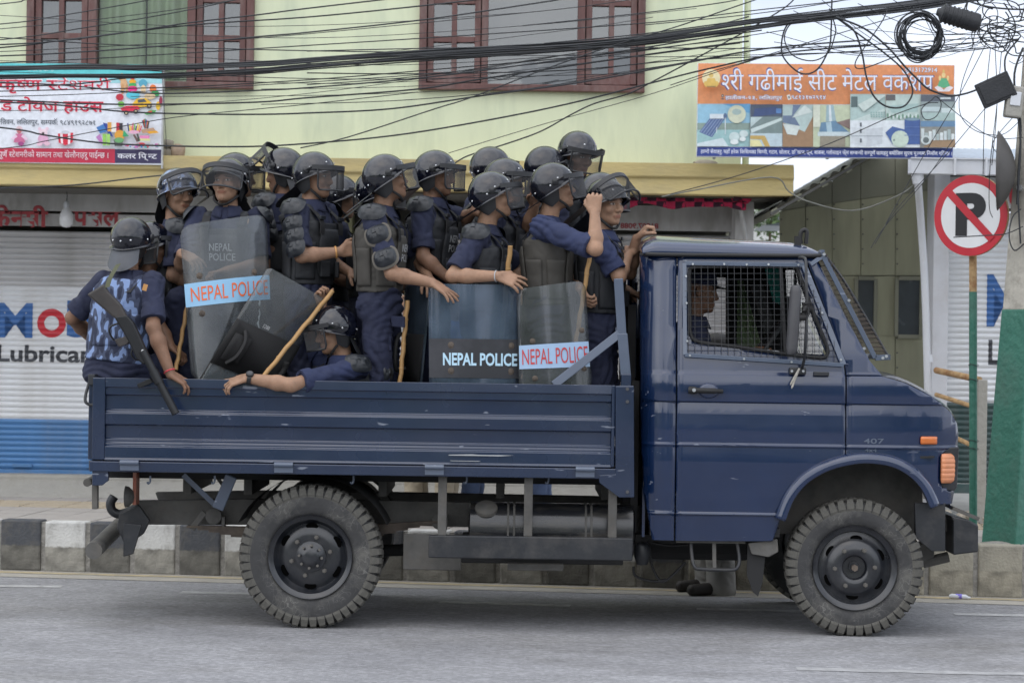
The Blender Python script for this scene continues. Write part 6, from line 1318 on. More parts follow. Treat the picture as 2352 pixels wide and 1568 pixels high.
def cloth_bump(m, scale=8.0, st=.7, dist=.03):
    t = m.node_tree; N = t.nodes; L = t.links; p = N['Principled BSDF']; tc = N.new('ShaderNodeTexCoord'); mp = N.new('ShaderNodeMapping'); mp.inputs['Rotation'].default_value = (.5, .35, .2); mp.inputs['Scale'].default_value = (1, 1, 1.5); L.new(tc.outputs['Object'], mp.inputs[0])
    n = N.new('ShaderNodeTexNoise'); n.noise_type = 'RIDGED_MULTIFRACTAL'; n.inputs['Scale'].default_value = scale; n.inputs['Detail'].default_value = 1.5; n.inputs['Distortion'].default_value = .8; L.new(mp.outputs[0], n.inputs['Vector'])
    b = N.new('ShaderNodeBump'); b.inputs['Strength'].default_value = st; b.inputs['Distance'].default_value = dist; b.invert = True; L.new(n.outputs[0], b.inputs['Height'])
    old = p.inputs['Normal'].links[0].from_socket if p.inputs['Normal'].links else None
    if old is not None: L.new(old, b.inputs['Normal'])
    L.new(b.outputs[0], p.inputs['Normal'])
for k_ in ('shirt', 'shirt_hi', 'grey_cloth', 'jeans', 'beige', 'orange_cloth'): cloth_bump(MP[k_])
for k_ in ('vest', 'vest_brown', 'camo'): cloth_bump(MP[k_], 5.5, .45, .02)
MP['helmet_b'] = mat('helmet_dusty', (.006, .007, .013), .2, spec=.4, coat=.6, coat_rough=.1, var=.2, vscale=5, dirt=(.05, .05, .055), dirt_amt=.25, dirt_scale=6)
MP['helmet_c'] = mat('helmet_worn', (.005, .006, .012), .16, spec=.4, coat=.7, coat_rough=.06, var=.2, vscale=5, dirt=(.12, .11, .1), dirt_amt=.2, dirt_scale=16)
# ---------------- helmet and pad templates (x forward, z up, origin at the middle of the head)
def helm_r(z): return math.sqrt(max(0, 1 - ((z - .018) / .128) ** 2)) if z > .018 else 1 - .5 * (.018 - z) ** 2 / .01
def rim_z(th): return -.006 + .052 * math.cos(th) + .002 * math.cos(2 * th)
def shell_pt(th, z, out=0.0):
    r = helm_r(z); ax = .128 if math.cos(th) > 0 else .134; return Vector(((ax * r + out) * math.cos(th) - .004, (.114 * r + out) * math.sin(th), z))
m = MB(); rings = []; NT = 48
for i in range(17):
    ring = []
    for k in range(NT):
        th = 2 * math.pi * k / NT; rz = rim_z(th); e = i / 12
        zl = max(.018, rz); z = zl + (.146 - zl) * math.cos(min(1, e) * math.pi / 2 * .985) if i <= 12 else zl + (rz - zl) * ((i - 12) / 4)
        if z < rz: z = rz
        ring.append(shell_pt(th, z))
    rings.append(ring)
def fl_(th): return .013 + .010 * max(0, math.cos(th)) ** 3
for dr_, dz in ((.6, -.004), (1, -.009), (1.02, -.013), (.7, -.013), (-.2, -.006)): rings.append([shell_pt(2 * math.pi * k / NT, rim_z(2 * math.pi * k / NT)) + Vector((math.cos(2 * math.pi * k / NT), math.sin(2 * math.pi * k / NT), 0)) * fl_(2 * math.pi * k / NT) * dr_ + Vector((0, 0, dz)) for k in range(NT)])
m.loft(rings, cap=False); m.f.append(list(range(NT))); ME_shell = m.mesh('shell', 70)
ME_rivet = MB().lathe([(0, .004), (.004, .003), (.0058, 0)], None, 8).mesh('rivet', 60)
RIV = [(R(a), z) for a, z in ((28, .078), (-28, .078), (78, .046), (-78, .046), (100, .012), (-100, .012), (150, -.012), (-150, -.012), (180, -.02))]
def vis_pt(th, z, dr=0.0): return Vector(((.166 + dr) * math.cos(th), (.138 + dr) * math.sin(th), z))
V_T = R(74)
def strip_mesh(name, t0, t1, z0, z1, thick, n=36, dr=0.0):
    m = MB(); m.loft([[vis_pt(t0 + (t1 - t0) * i / n, z0, dr), vis_pt(t0 + (t1 - t0) * i / n, z1, dr), vis_pt(t0 + (t1 - t0) * i / n, z1, dr + thick), vis_pt(t0 + (t1 - t0) * i / n, z0, dr + thick)] for i in range(n + 1)]); return m.mesh(name, 40)
ME_band = strip_mesh('visor_band', -V_T, V_T, .004, .028, .005)
fr_ = [vis_pt(V_T * .86 * math.cos(a), 0) for a in (0,)]
loop = []
tm, zb_ = V_T * .84, -.112
for i in range(25): loop.append(vis_pt(-tm + 2 * tm * i / 24, .004))
for i in range(1, 7): loop.append(vis_pt(tm, .004 + (zb_ + .02 - .004) * i / 6))
for i in range(25): loop.append(vis_pt((tm - .06) - 2 * (tm - .06) * i / 24, zb_))
for i in range(0, 6): loop.append(vis_pt(-tm, zb_ + .02 + (.004 - zb_ - .02) * i / 6))
ME_vframe = MB().tube(loop, .0058, 6, closed=True).mesh('visor_frame', 60)
m = MB(); nu, nv = 30, 11                                     # diamond wire
def dia(i, j): return vis_pt(-tm + 2 * tm * i / (2 * nu), .004 + (zb_ - .004) * j / (2 * nv))
for s_ in (1, -1):
    for c0 in range(-2 * nv, 2 * nu + 2 * nv, 2):
        pts = [(c0 + s_ * j, j) for j in range(2 * nv + 1)]; pts = [p for p in pts if 0 <= p[0] <= 2 * nu]
        if len(pts) > 2: m.tube([dia(*p) for p in pts[::2] + ([pts[-1]] if (len(pts) - 1) % 2 else [])], .0010, 3, cap=False)
ME_wire = m.mesh('visor_wire', None, fix=False)
m = MB()
for s_ in (1, -1):
    m.tube(smoothline([vis_pt(s_ * V_T, .016), Vector((.03, s_ * .137, .012)), Vector((.0, s_ * .132, 0))], 4), .0065, 6)
ME_arms = [MB().tube(smoothline([vis_pt(s_ * V_T, .016), Vector((.03, s_ * .131, .010)), Vector((.0, s_ * .124, 0))], 4), .007, 6).mesh('visor_arm', 60) for s_ in (1, -1)]
ME_knob = [MB().lathe([(0, .012), (.008, .012), (.012, .009), (.018, .007), (.02, 0)], Matrix.Translation((0, s_ * .12, 0)) @ Matrix.Rotation(R(-90 * s_), 4, 'X'), 16).mesh('pivot_knob', 40) for s_ in (1, -1)]
def flap_mesh(ang, ln, wide):
    m = MB(); s_, c_ = math.sin(ang), math.cos(ang)
    def f(u, v):
        th = math.pi + wide * (2 * u - 1); p = shell_pt(th, rim_z(th), -.004); t = ln * v * (1 - .28 * abs(2 * u - 1) ** 3); d = Vector((math.cos(th) * .35 - .65, math.sin(th) * .35, 0)).normalized()
        return p + d * t * s_ - Vector((0, 0, t * c_)) + Vector((0, 0, -.004))
    m.grid(f, 18, 8); return m.mesh('neck_flap', 60)
ME_flap = {'hang': flap_mesh(R(14), .135, R(62)), 'out': flap_mesh(R(50), .175, R(46)), 'up': flap_mesh(R(66), .18, R(46))}
def ear_mesh(s_):
    m = MB()
    def f(u, v):
        th = R(80 + 68 * u); z0 = rim_z(th) - .002; z1 = -.105 + .035 * abs(2 * u - .9); z = z0 + (z1 - z0) * v; r = 1 - .22 * v
        return Vector((.118 * r * math.cos(th) - .004, s_ * (.1 * r) * math.sin(th), z))
    m.grid(f, 12, 8); return m.mesh('ear_flap', 60)
ME_ear = [ear_mesh(1), ear_mesh(-1)]
ME_strap = MB().tube(smoothline([(.012, .075, -.08), (.045, .058, -.112), (.06, .025, -.138), (.062, 0, -.142), (.06, -.025, -.138), (.045, -.058, -.112), (.012, -.075, -.08)], 4), .008, 6).mesh('chin_strap', 60)
def dome_mesh(name, rx, ry, h, ridge=True):
    m = MB()
    def f(u, v):
        a = 2 * math.pi * u; q = max(v, .02); e = 2.6; cx = math.copysign(abs(math.cos(a)) ** (2 / e), math.cos(a)); cy = math.copysign(abs(math.sin(a)) ** (2 / e), math.sin(a))
        x, y = rx * q * cx, ry * q * cy; z = h * (1 - q ** 2.6)
        if ridge and q < .85: z += .0045 * (1 if (abs(y / ry + .25 * math.copysign(1, math.sin(x / rx * 9))) < .28) else 0)
        return Vector((x, y, z))
    m.grid(f, 40, 12); return m.mesh(name, 35)
ME_pad = dome_mesh('arm_pad', .064, .056, .030); ME_spad = dome_mesh('shoulder_pad', .080, .062, .034); ME_foam = dome_mesh('foam_rim', .076, .068, .022, False)
for k_, me_ in (('shell', ME_shell),): pass
def attach(name, me, mt, parent, M):
    """template copy placed by a world matrix under parent"""
    me2 = me
    if not me.materials: me.materials.append(mt)
    elif me.materials[0] != mt:
        key = (me.name, mt.name)
        if key not in _alt: _alt[key] = me.copy(); _alt[key].materials.clear(); _alt[key].materials.append(mt)
        me2 = _alt[key]
    o = bpy.data.objects.new(name, me2); COL.objects.link(o); o.parent = parent; o.matrix_parent_inverse = WINV(parent); o.matrix_basis = M; return o
_alt = {}
TOR = [(0, .150, .112), (.18, .152, .108), (.4, .156, .108), (.62, .172, .118), (.8, .172, .112), (.92, .13, .088), (1, .075, .066)]
FLOOR = Z(1066)
def hand(vol, W_, d, pn, right, curl=.25, spread=.12, scale=1.0, thumb=.6):
    d = nrm_(d); pn = nrm_(Vector(pn) - d * Vector(pn).dot(d)); lat = d.cross(pn); ts = 1 if right else -1; th = lat * ts; W_ = Vector(W_); s = scale
    curls = curl if isinstance(curl, (list, tuple)) else [curl] * 4
    for i, (off, ln) in enumerate(((.034, .072), (.0115, .081), (-.0115, .076), (-.033, .060))):
        K = W_ + d * (.088 - .004 * abs(i - 1)) * s + th * off * s
        vol.cap(W_ + d * .012 * s + th * off * .55 * s, K, .0165 * s, .0125 * s, k=.012, flat=(pn, .8))
        fd = nrm_(d + th * (spread * (off / .03))); p = K; a = 0; fl = curls[i]
        for sg, (frac, r0, r1) in enumerate(((.45, .0092, .0084), (.30, .0084, .0076), (.25, .0076, .0062))):
            a += fl * (1.0 if sg else .8); q = p + (fd * math.cos(a) + pn * math.sin(a)) * (ln * frac * s); vol.cap(p, q, r0 * s, r1 * s, k=.004); p = q
    T0 = W_ + d * .02 * s + th * .022 * s; T1 = T0 + nrm_(d * .75 + th * .7 + pn * .3 * thumb) * .045 * s; T2 = T1 + nrm_(d * .95 + th * .25 + pn * thumb) * .032 * s; T3 = T2 + nrm_(d * .95 + pn * (thumb * 1.3)) * .024 * s
    vol.cap(T0, T1, .0175 * s, .0125 * s, k=.012); vol.cap(T1, T2, .0115 * s, .0102 * s, k=.005); vol.cap(T2, T3, .0102 * s, .0078 * s, k=.004)
def fr3(yaw, pitch=0, roll=0): return (Matrix.Rotation(yaw, 3, 'Z') @ Matrix.Rotation(-pitch, 3, 'Y') @ Matrix.Rotation(roll, 3, 'X'))
NP = [0]
def person(label, head, hyaw, byaw=None, hpitch=0, hroll=0, armR=None, armL=None, pelvis=None, seated=None, vis=0, flap='out', helmet=True, camo_h=False, vest='vest', pads='RL', apads='', foam=False, detail=1, skin=0, text=None, shirt='shirt', trousers='shirt', hs=.96, floor=None, neck=None, visor=True, group='officers riding in the truck bed', legs=True, loose=0.0, sleeve=.82, flap_mat='flap', cat='person', shoes='boot'):
    NP[0] += 1; seed = NP[0]
    H = at(*head); hy = R(hyaw); by = hy if byaw is None else R(byaw); Hm = fr3(hy, R(hpitch), R(hroll)); f = Vector((math.cos(by), math.sin(by), 0)); lf = Vector((-f.y, f.x, 0)); up = Vector((0, 0, 1))
    fl0 = FLOOR if floor is None else floor
    NB = H - up * .160 - f * .015 if neck is None else at(*neck); P = NB - up * .50 - f * .02 if pelvis is None else at(*pelvis)
    base = Vector((P.x, P.y, fl0)); E0 = empty('person', base, label, cat, group)
    tdir = nrm_(NB - P); S = {'R': NB - tdir * .05 - lf * .172, 'L': NB - tdir * .05 + lf * .172}
    hd = .0052 if detail == 2 else (.0068 if detail == 1 else .010); hc = .0078 if detail == 2 else (.0105 if detail else .015)
    # skin
    v = Vol(hd); M3 = np.array(Hm)
    def hp(x, y, z): return H + Hm @ (Vector((x, y, z)) * hs)
    Hi = Hm.inverted()
    v.ell(hp(-.012, 0, .035), (.094 * hs, .075 * hs, .088 * hs), Hm); v.ell(hp(.018, 0, -.035), (.072 * hs, .063 * hs, .088 * hs), Hm, k=.02); v.ell(hp(.034, 0, -.085), (.052 * hs, .048 * hs, .036 * hs), Hm, k=.02); v.ell(hp(.07, 0, -.105), (.022 * hs, .025 * hs, .018 * hs), Hm, k=.02)
    for s_ in (1, -1): v.ell(hp(.063, s_ * .04, -.03), (.026 * hs,) * 3, Hm, k=.02); v.cap(hp(.084, 0, .022), hp(.07, s_ * .045, .022), .015 * hs, .012 * hs, k=.015)
    if detail:
        for s_ in (1, -1): v.ell(hp(.102, s_ * .033, -.001), (.015 * hs, .017 * hs, .012 * hs), Hm, k=.012, op='s')
        for s_ in (1, -1): v.ell(hp(.074, s_ * .033, 0), (.0145 * hs,) * 3, Hm, k=.003)
    v.cap(hp(.09, 0, .008), hp(.108, 0, -.036), .0085 * hs, .0125 * hs, k=.012); v.cap(hp(.098, .012, -.042), hp(.098, -.012, -.042), .0085 * hs, k=.008)
    v.cap(hp(.088, .019, -.068), hp(.088, -.019, -.068), .0085 * hs, k=.008); v.cap(hp(.086, .015, -.080), hp(.086, -.015, -.080), .009 * hs, k=.006)
    for s_ in (1, -1): v.ell(hp(-.008, s_ * .076, -.008), (.02 * hs, .008 * hs, .032 * hs), Hm, k=.006)
    v.cap(hp(-.02, 0, -.06), NB - tdir * .04, .052, .058, k=.02); v.cap(S['R'].lerp(NB, .4) - tdir * .05, S['L'].lerp(NB, .4) - tdir * .05, .07, k=.03)
    arms = {}
    for sd, spec in (('R', armR), ('L', armL)):
        sgn = -1 if sd == 'R' else 1
        if spec is None: Eb = S[sd] - up * .25 + lf * sgn * .05 - f * .03; Wb = Eb + f * .2 - up * .08 - lf * sgn * .06; hk = None
        else:
            Eb = at(*spec[0]); Wb = at(*spec[1]); hk = spec[2] if len(spec) > 2 else None
            if spec[0][2] is None: pass
        arms[sd] = (S[sd], Eb, Wb, hk)
        v.cap(S[sd], Eb, .046, .037, k=.02); v.cap(Eb, Eb.lerp(Wb, .3), .037, .040, k=.02); v.cap(Eb.lerp(Wb, .3), Wb, .040, .0265, k=.02)
        if hk is None: hk = {}
        dd = Vector(hk.get('d', tuple(Wb - Eb))); pn = hk.get('pn', tuple(-up if abs(nrm_(dd).z) < .8 else f)); hand(v, Wb, dd, pn, sd == 'R', hk.get('curl', .35), hk.get('spread', .12), hk.get('s', 1.0), hk.get('thumb', .6))
    me, V = v.mesh('body'); fa = (V - np.array(H)) @ np.array(Hm) / hs
    a_ = me.attributes.new('face', 'FLOAT_VECTOR', 'POINT'); a_.data.foreach_set('vector', fa.astype(np.float32).ravel()); me.materials.append(SKINS[skin]); link('body', me, None, E0)
    # shirt
    v = Vol(hc); v.sect(P - tdir * .02, NB + tdir * .012, lf, TOR, k=.03)
    v.cap(NB - tdir * .05, NB + tdir * .022 + f * .004, .078, .068, k=.012, cut='b')
    for sd, (s0, e0, w0, hk) in arms.items():
        e1 = s0.lerp(e0, sleeve); v.cap(s0 - (e0 - s0) * .05, e1, .066, .057, k=.03, cut='b'); v.cap(s0.lerp(e0, max(.1, sleeve - .2)), e1, .060, .061, k=.006, cut='b')
    for sd, (s0, e0, w0, hk) in (arms.items() if detail else ()):
        ax = nrm_(e0 - s0); q0 = s0.lerp(e0, sleeve) - ax * .052; u_ = ax.orthogonal().normalized(); v_ = ax.cross(u_); rr = random.Random(seed); m = MB()
        m.loft([[q0 + ax * a + (u_ * math.cos(t) + v_ * math.sin(t)) * (r_ + .003 * math.sin(3 * t + seed) + .002 * math.sin(7 * t)) for t in [k * math.pi / 10 for k in range(20)]] for a, r_ in ((0, .060), (.002, .0655), (.03, .067), (.056, .0655), (.059, .061), (.058, .048))], cap=False); m.build('cuff', MP[shirt], E0, smooth=50)
    me, _ = v.mesh('shirt', folds(seed, .010 if detail else .004)); me.materials.append(MP[shirt]); link('shirt', me, None, E0)
    if detail:
        for sgn in (-1, 1):
            m = MB(); m.grid(lambda a, b: NB + tdir * (.028 - .05 * b) + (f * math.cos(R(12 + 118 * a)) + lf * sgn * math.sin(R(12 + 118 * a))) * (.068 + .03 * b) + f * (.012 * (1 - a) * b) - tdir * (.022 * (1 - a) ** 2 * b), 12, 4); solid(m.build('collar', MP[shirt], E0, smooth=60), .004, 0)
    # trousers and boots
    if legs:
        v = Vol(hc * 1.1); v.sect(P - tdir * .09, P + tdir * .09, lf, [(0, .155, .118), (.5, .16, .122), (1, .158, .116)], k=.03)
        for sgn in (-1, 1):
            hip = P - tdir * .04 + lf * sgn * .085
            if seated: kn = at(*seated[0 if sgn < 0 else 1]); an = Vector((kn.x + f.x * .05, kn.y + f.y * .05, max(fl0 + .09, kn.z - .42)))
            else: an = Vector((P.x, P.y, fl0 + .09)) + lf * sgn * .11 + f * (.02 * sgn); kn = hip.lerp(an, .5) + f * .03
            v.cap(hip, kn, .092, .07, k=.03); v.cap(kn, an - Vector((0, 0, .05 if loose else 0)), .07 + loose * .5, .058 + loose, k=.025)
            b_ = Vol(.012); b_.cap(an + Vector((0, 0, .06)), an - Vector((0, 0, .03)), .05, .045); b_.cap(an - Vector((0, 0, .045)) - f * .03, an - Vector((0, 0, .052)) + f * (.14 + 2 * loose), .042, .036, k=.03); bm_e, _ = b_.mesh('boot'); bm_e.materials.append(MP[shoes]); link('boot', bm_e, None, E0)
        me, _ = v.mesh('trousers', folds(seed + 50, .015 if detail else .006, 22, 12)); me.materials.append(MP[trousers]); link('trousers', me, None, E0)
    # armour vest
    if vest:
        v = Vol(hc); v.sect(P, NB, lf, TOR, k=.02, t0=(.02 if vest == 'camo' else .10), t1=(.94 if vest == 'camo' else .80), grow=(.027 if vest == 'camo' else .020))
        for sgn in (-1, 1):
            o_ = lf * sgn * .105
            for s2 in (1, -1): v.cap(P + (NB - P) * .74 + o_ * 1.05 + f * s2 * .085, NB - tdir * .035 + o_ * .95 + f * s2 * .02, .026, .03, k=.03)
            v.cap(NB - tdir * .037 + o_ * .95 + f * .035, NB - tdir * .037 + o_ * .95 - f * .035, .03, k=.02)
        for s2 in (1, -1):                                     # stiffened front and back plates
            q = P + (NB - P) * .46 + f * s2 * .075; v.ell(q, (.115, .115, .19), None, k=.03) if False else None
        me, _ = v.mesh('vest', folds(seed + 9, .0022, 20, 10)); me.materials.append(MP[vest]); vo = link('vest', me, None, E0)
        # quilted panels front and back
        def surf(u, t, s2, g=.021):
            w_ = np.interp(t, [r[0] for r in TOR], [r[1] for r in TOR]) + g; d_ = np.interp(t, [r[0] for r in TOR], [r[2] for r in TOR]) + g; q = max(0, 1 - (u / w_) ** 2) ** .5
            return P + (NB - P) * t + lf * u + f * (s2 * d_ * q)
        for s2 in (1, -1):
            m = MB(); m.grid(lambda a, b: surf((a * 2 - 1) * (.105 - .02 * abs(b * 2 - 1) ** 4), .2 + .52 * b, s2, .026 + .007 * (1 - abs(a * 2 - 1) ** 6) * (1 - abs(b * 2 - 1) ** 6)), 16, 16); o = m.build('vest_plate', MP[vest], vo, smooth=60); solid(o, .006, 0)
        for s2, sg2 in ((1, 1), (1, -1), (-1, 1), (-1, -1)):           # side panels with a seam between them
            def sp_(a, b, s2=s2, sg2=sg2):
                t = .15 + .42 * b; an = R(6 + 46 * a) * s2; w_ = np.interp(t, [r[0] for r in TOR], [r[1] for r in TOR]); d_ = np.interp(t, [r[0] for r in TOR], [r[2] for r in TOR]); g = .023 + .008 * (1 - abs(2 * a - 1) ** 6) * (1 - abs(2 * b - 1) ** 6)
                return P + (NB - P) * t + lf * (sg2 * (w_ + g) * math.cos(an)) + f * ((d_ + g) * math.sin(an))
            if detail: m = MB(); m.grid(sp_, 10, 14); solid(m.build('side_panel', MP[vest], vo, smooth=60), .006, 0)
        if detail == 2 and vest != 'camo':
            for u0 in (-.07, .07):
                c_ = surf(u0, .27, 1, .045); nn = nrm_(c_ - (P + (NB - P) * .27)); xx = nrm_(lf - nn * lf.dot(nn)); zz = nn.cross(xx) * -1
                PM = Matrix(((xx.x, nn.x, zz.x, c_.x), (xx.y, nn.y, zz.y, c_.y), (xx.z, nn.z, zz.z, c_.z), (0, 0, 0, 1))); po = MB().box(-.032, .032, -.012, .012, -.045, .045, PM).build('pouch', MP['vest'], vo, bevel=.006); MB().box(-.034, .034, -.016, .015, .018, .05, PM).build('pouch_flap', MP['strap'], vo, bevel=.004) if 0 else None
        if text:
            for row, (s_t, t0, t1) in enumerate((('NEPAL', .54, .625), ('POLICE', .43, .515))):
                V_, F_ = place_text(s_t, -.075, .075 if row else .055, t0, t1, .012, 2); s2 = 1 if text == 'front' else -1
                MB().add([surf(u * s2, t_, s2, .0385) for u, t_ in V_], F_).build('lettering', MP['letter'], vo, fix=False)
        for sgn, key in ((-1, 'R'), (1, 'L')):                 # buckled straps
            o_ = lf * sgn * .105; pts = smoothline([P + (NB - P) * .66 + o_ + f * .135, P + (NB - P) * .82 + o_ + f * .125, NB - tdir * .01 + o_ + f * .03, NB - tdir * .008 + o_ - f * .03, P + (NB - P) * .8 + o_ - f * .125], 4)
            m = MB(); m.loft([[p + lf * a + (f * b) for a, b in ((-.022, -.003), (.022, -.003), (.022, .003), (-.022, .003))] for p in pts]); m.build('strap', MP['strap'], vo, smooth=60)
            q = pts[4]; MB().bar(q - lf * .028 + tdir * .012 + f * .008, q + lf * .028 + tdir * .012 + f * .008, .02, .012).build('buckle', MP['plate'], vo, bevel=.002)
    # shoulder and arm pads
    for sd in pads:
        s0, e0, w0, hk = arms[sd]; sgn = -1 if sd == 'R' else 1; out = lf * sgn; ax = nrm_(e0 - s0); no = nrm_(out + up * .75 - ax * .1); u2 = nrm_(f - no * f.dot(no))
        def fm(o, zax, xax): z = nrm_(zax); x = nrm_(Vector(xax) - z * Vector(xax).dot(z)); y = z.cross(x); return Matrix(((x.x, y.x, z.x, o.x), (x.y, y.y, z.y, o.y), (x.z, y.z, z.z, o.z), (0, 0, 0, 1)))
        attach('shoulder_pad', ME_spad, MP['plate'], E0, fm(s0 + no * .050, no, u2))
        o2 = nrm_(out - ax * out.dot(ax) + up * .1)
        if sd in apads:
            for t in ((.36, .78) if foam else (.34, .62, .9)):
                pd = attach('arm_pad', ME_pad, MP['plate'], E0, fm(s0.lerp(e0, t) + o2 * .056, o2, ax.cross(o2)))
                if foam: attach('foam_rim', ME_foam, MP['foam'], pd, fm(s0.lerp(e0, t) + o2 * .046, o2, ax.cross(o2)))
    # helmet
    if helmet:
        M4 = Matrix.Translation(H) @ Hm.to_4x4(); sc = Matrix.Scale(.985, 4)
        he = attach('helmet', ME_shell, MP[('helmet', 'helmet_b', 'helmet', 'helmet_c')[seed % 4]] if not camo_h else MP['helmet_camo'], E0, M4 @ sc)
        for th, z in RIV:
            p = shell_pt(th, z); n = Vector((math.cos(th), math.sin(th), .25)).normalized(); attach('rivet', ME_rivet, MP['rivet'], he, M4 @ Matrix.Translation(p) @ n.to_track_quat('Z', 'Y').to_matrix().to_4x4())
        attach('neck_flap', ME_flap[flap], MP[flap_mat], he, M4)
        for i in (0, 1): attach('ear_flap', ME_ear[i], MP['flap'], he, M4)
        attach('chin_strap', ME_strap, MP['strap'], he, M4 @ Matrix.Scale(hs, 4))
        if visor:
            VM = M4 @ Matrix.Translation((.004, 0, .030)) @ Matrix.Rotation(R(-vis), 4, 'Y')
            for n_, me_, mt_ in (('visor_band', ME_band, 'visor'), ('visor_frame', ME_vframe, 'visor'), ('visor_wire', ME_wire, 'mesh'), ('visor_arm', ME_arms[0], 'visor'), ('visor_arm', ME_arms[1], 'visor'), ('pivot_knob', ME_knob[0], 'visor'), ('pivot_knob', ME_knob[1], 'visor')): attach(n_, me_, MP[mt_], he, VM)
    return dict(E=E0, P=P, NB=NB, H=H, Hm=Hm, f=f, lf=lf, S=S, arms=arms)
MP['helmet_camo'] = (lambda m: m)(camo_mat('helmet_camo')); MP['helmet_camo'].node_tree.nodes['Principled BSDF'].inputs['Coat Weight'].default_value = 1
for l_ in list(MP['helmet_camo'].node_tree.links):
    if l_.to_socket.name == 'Roughness': MP['helmet_camo'].node_tree.links.remove(l_)
MP['helmet_camo'].node_tree.nodes['Principled BSDF'].inputs['Roughness'].default_value = .25
# ================================================================ the officers, nearest row first
o1 = person('seated officer in blue camouflage vest with slung gun, back turned, at the tailgate', (302, 557, .3), 72, 62, hpitch=-10, neck=(296, 632, .25), pelvis=(262, 836, .22), armR=((352, 752, .02), (392, 860, -.035), dict(d=(.8, .1, -.42), pn=(-.3, .35, -1), curl=[.05, .4, .5, .6], spread=.35)), armL=((166, 730, .4), (235, 800, .75)), seated=((410, 838, .55), (340, 850, .8)), vest='camo', pads='', detail=2, skin=1, flap='hang', flap_mat='flap_grey', floor=FLOOR)
o19 = person('crouching officer low in the bed, bare forearm with black watch on the rail', (768, 760, .32), 195, 205, hpitch=-12, neck=(785, 826, .34), pelvis=(822, 960, .45), armL=((668, 884, -.04), (566, 868, -.045), dict(d=(-.93, .0, -.28), pn=(.2, .45, -.9), curl=[.02, .5, .55, .6], spread=.3)), armR=((700, 800, .55), (740, 706, .42), dict(d=(-.25, -.15, 1), pn=(.8, -.5, .2), curl=1.2, spread=0, thumb=1.2)), seated=((690, 990, .4), (720, 985, .7)), detail=2, skin=2, flap='hang', shirt='shirt_hi', pads='L', text=None)
o9 = person('officer in cargo trousers at mid bed, bare arm resting on the tall blue shield', (888, 412, .38), 10, -8, hpitch=14, neck=(872, 484, .4), pelvis=(872, 690, .42), armR=((900, 628, .12), (994, 650, .05), dict(d=(.82, -.1, -.5), pn=(-.45, .4, -.8), curl=[.1, .15, .2, .25], spread=.3)), armL=((960, 590, .7), (985, 640, .5)), vest='vest_brown', text='front', detail=2, skin=0, pads='RL', apads='R', foam=True, flap_mat='flap_grey', flap='up')
o13 = person('officer holding bamboo stick and pale wristband above the tall blue shield', (1131, 452, .38), 0, -12, hpitch=9, neck=(1112, 528, .4), pelvis=(1108, 735, .42), armR=((1040, 634, .14), (1146, 634, .06), dict(d=(.93, -.05, -.28), pn=(-.2, .8, -.6), curl=[.2, .25, .3, .35], spread=.25)), armL=((1190, 620, .65), (1185, 660, .5)), vest='vest', text='front', detail=2, skin=2, flap='up')
o16 = person('officer lifting one hand to his mesh visor behind the small clear shield', (1273, 432, .40), 3, -5, hpitch=12, neck=(1254, 508, .42), pelvis=(1258, 720, .44), armR=((1368, 572, .02), (1366, 488, .10), dict(d=(-.05, .1, 1), pn=(.2, .9, .1), curl=1.25, spread=0, thumb=1.2)), armL=((1310, 640, .7), (1336, 664, .3), dict(d=(.25, -.5, -.6), pn=(.9, .3, .2), curl=1.0, spread=0, thumb=1)), vest='vest_brown', text=None, detail=2, skin=2, pads='', shirt='shirt_hi', sleeve=.9, flap='up')
o17 = person('officer looking at the camera with raised visor, fist resting on the cab roof', (1393, 468, .48), -46, -8, hpitch=-2, hroll=3, vis=48, neck=(1382, 540, .5), pelvis=(1375, 740, .5), armR=((1422, 636, .28), (1444, 585, .5)), armL=((1446, 626, .62), (1462, 548, .50), dict(d=(.5, .0, .6), pn=(.75, .1, -.6), curl=1.2, spread=0, thumb=1)), vest='vest', detail=2, skin=2, pads='', flap='out', shirt='shirt_hi')
o3 = person('officer facing the street behind the tall clear shield, visor over his eyes', (523, 420, .58), -105, -95, hpitch=8, vis=10, armR=((418, 612, .45), (416, 582, .30), dict(d=(.75, -.2, -.35), pn=(-.3, .5, -.9), curl=[.3, .5, .6, .6], spread=.2)), armL=((598, 610, .5), (520, 622, .42), dict(curl=.9)), detail=2, skin=2, text='front', flap='out')
o2 = person('officer in camouflage helmet with clear visor lifted, glancing at the camera', (408, 443, .78), -48, 15, hpitch=-4, vis=34, neck=(402, 515, .8), detail=2, skin=0, camo_h=True, flap='hang', vest='vest')
o6 = person('officer with stacked arm plates and beaded bracelet, facing right behind the tilted shield', (723, 406, .62), -22, -25, hpitch=0, armR=((692, 588, .38), (784, 578, .42), dict(d=(.9, .25, .25), pn=(-.1, 1, -.2), curl=.8)), text=None, detail=2, skin=0, apads='R')
o10 = person('officer with lettered vest behind the blue shield, arm stretched to the next shoulder', (1001, 402, .78), -10, -18, hpitch=-1, armR=((972, 590, .55), (1030, 640, .52)), armL=((1062, 505, .95), (1088, 486, .85), dict(d=(.6, -.2, .3), pn=(.2, .9, 0), curl=.8)), text='front', detail=2, skin=1)
o5 = person('officer looking away to the rear with mesh visor raised above his helmet', (650, 395, 1.0), 158, 150, hpitch=-8, vis=58, armL=((632, 545, .85), (622, 630, .85)), detail=1, skin=1, flap='hang', pads='L', apads='L')
o4 = person('officer half hidden behind the clear-shield bearer, visor edge showing', (543, 406, 1.15), 4, 4, detail=0, pads='R')
o7 = person('mostly hidden officer with low helmet between two facing-right officers', (778, 456, 1.3), 8, 8, detail=0, pads='')
o8 = person('officer hidden behind the cargo-trousered officer, helmet back showing', (866, 446, 1.0), 12, 12, detail=0, pads='')
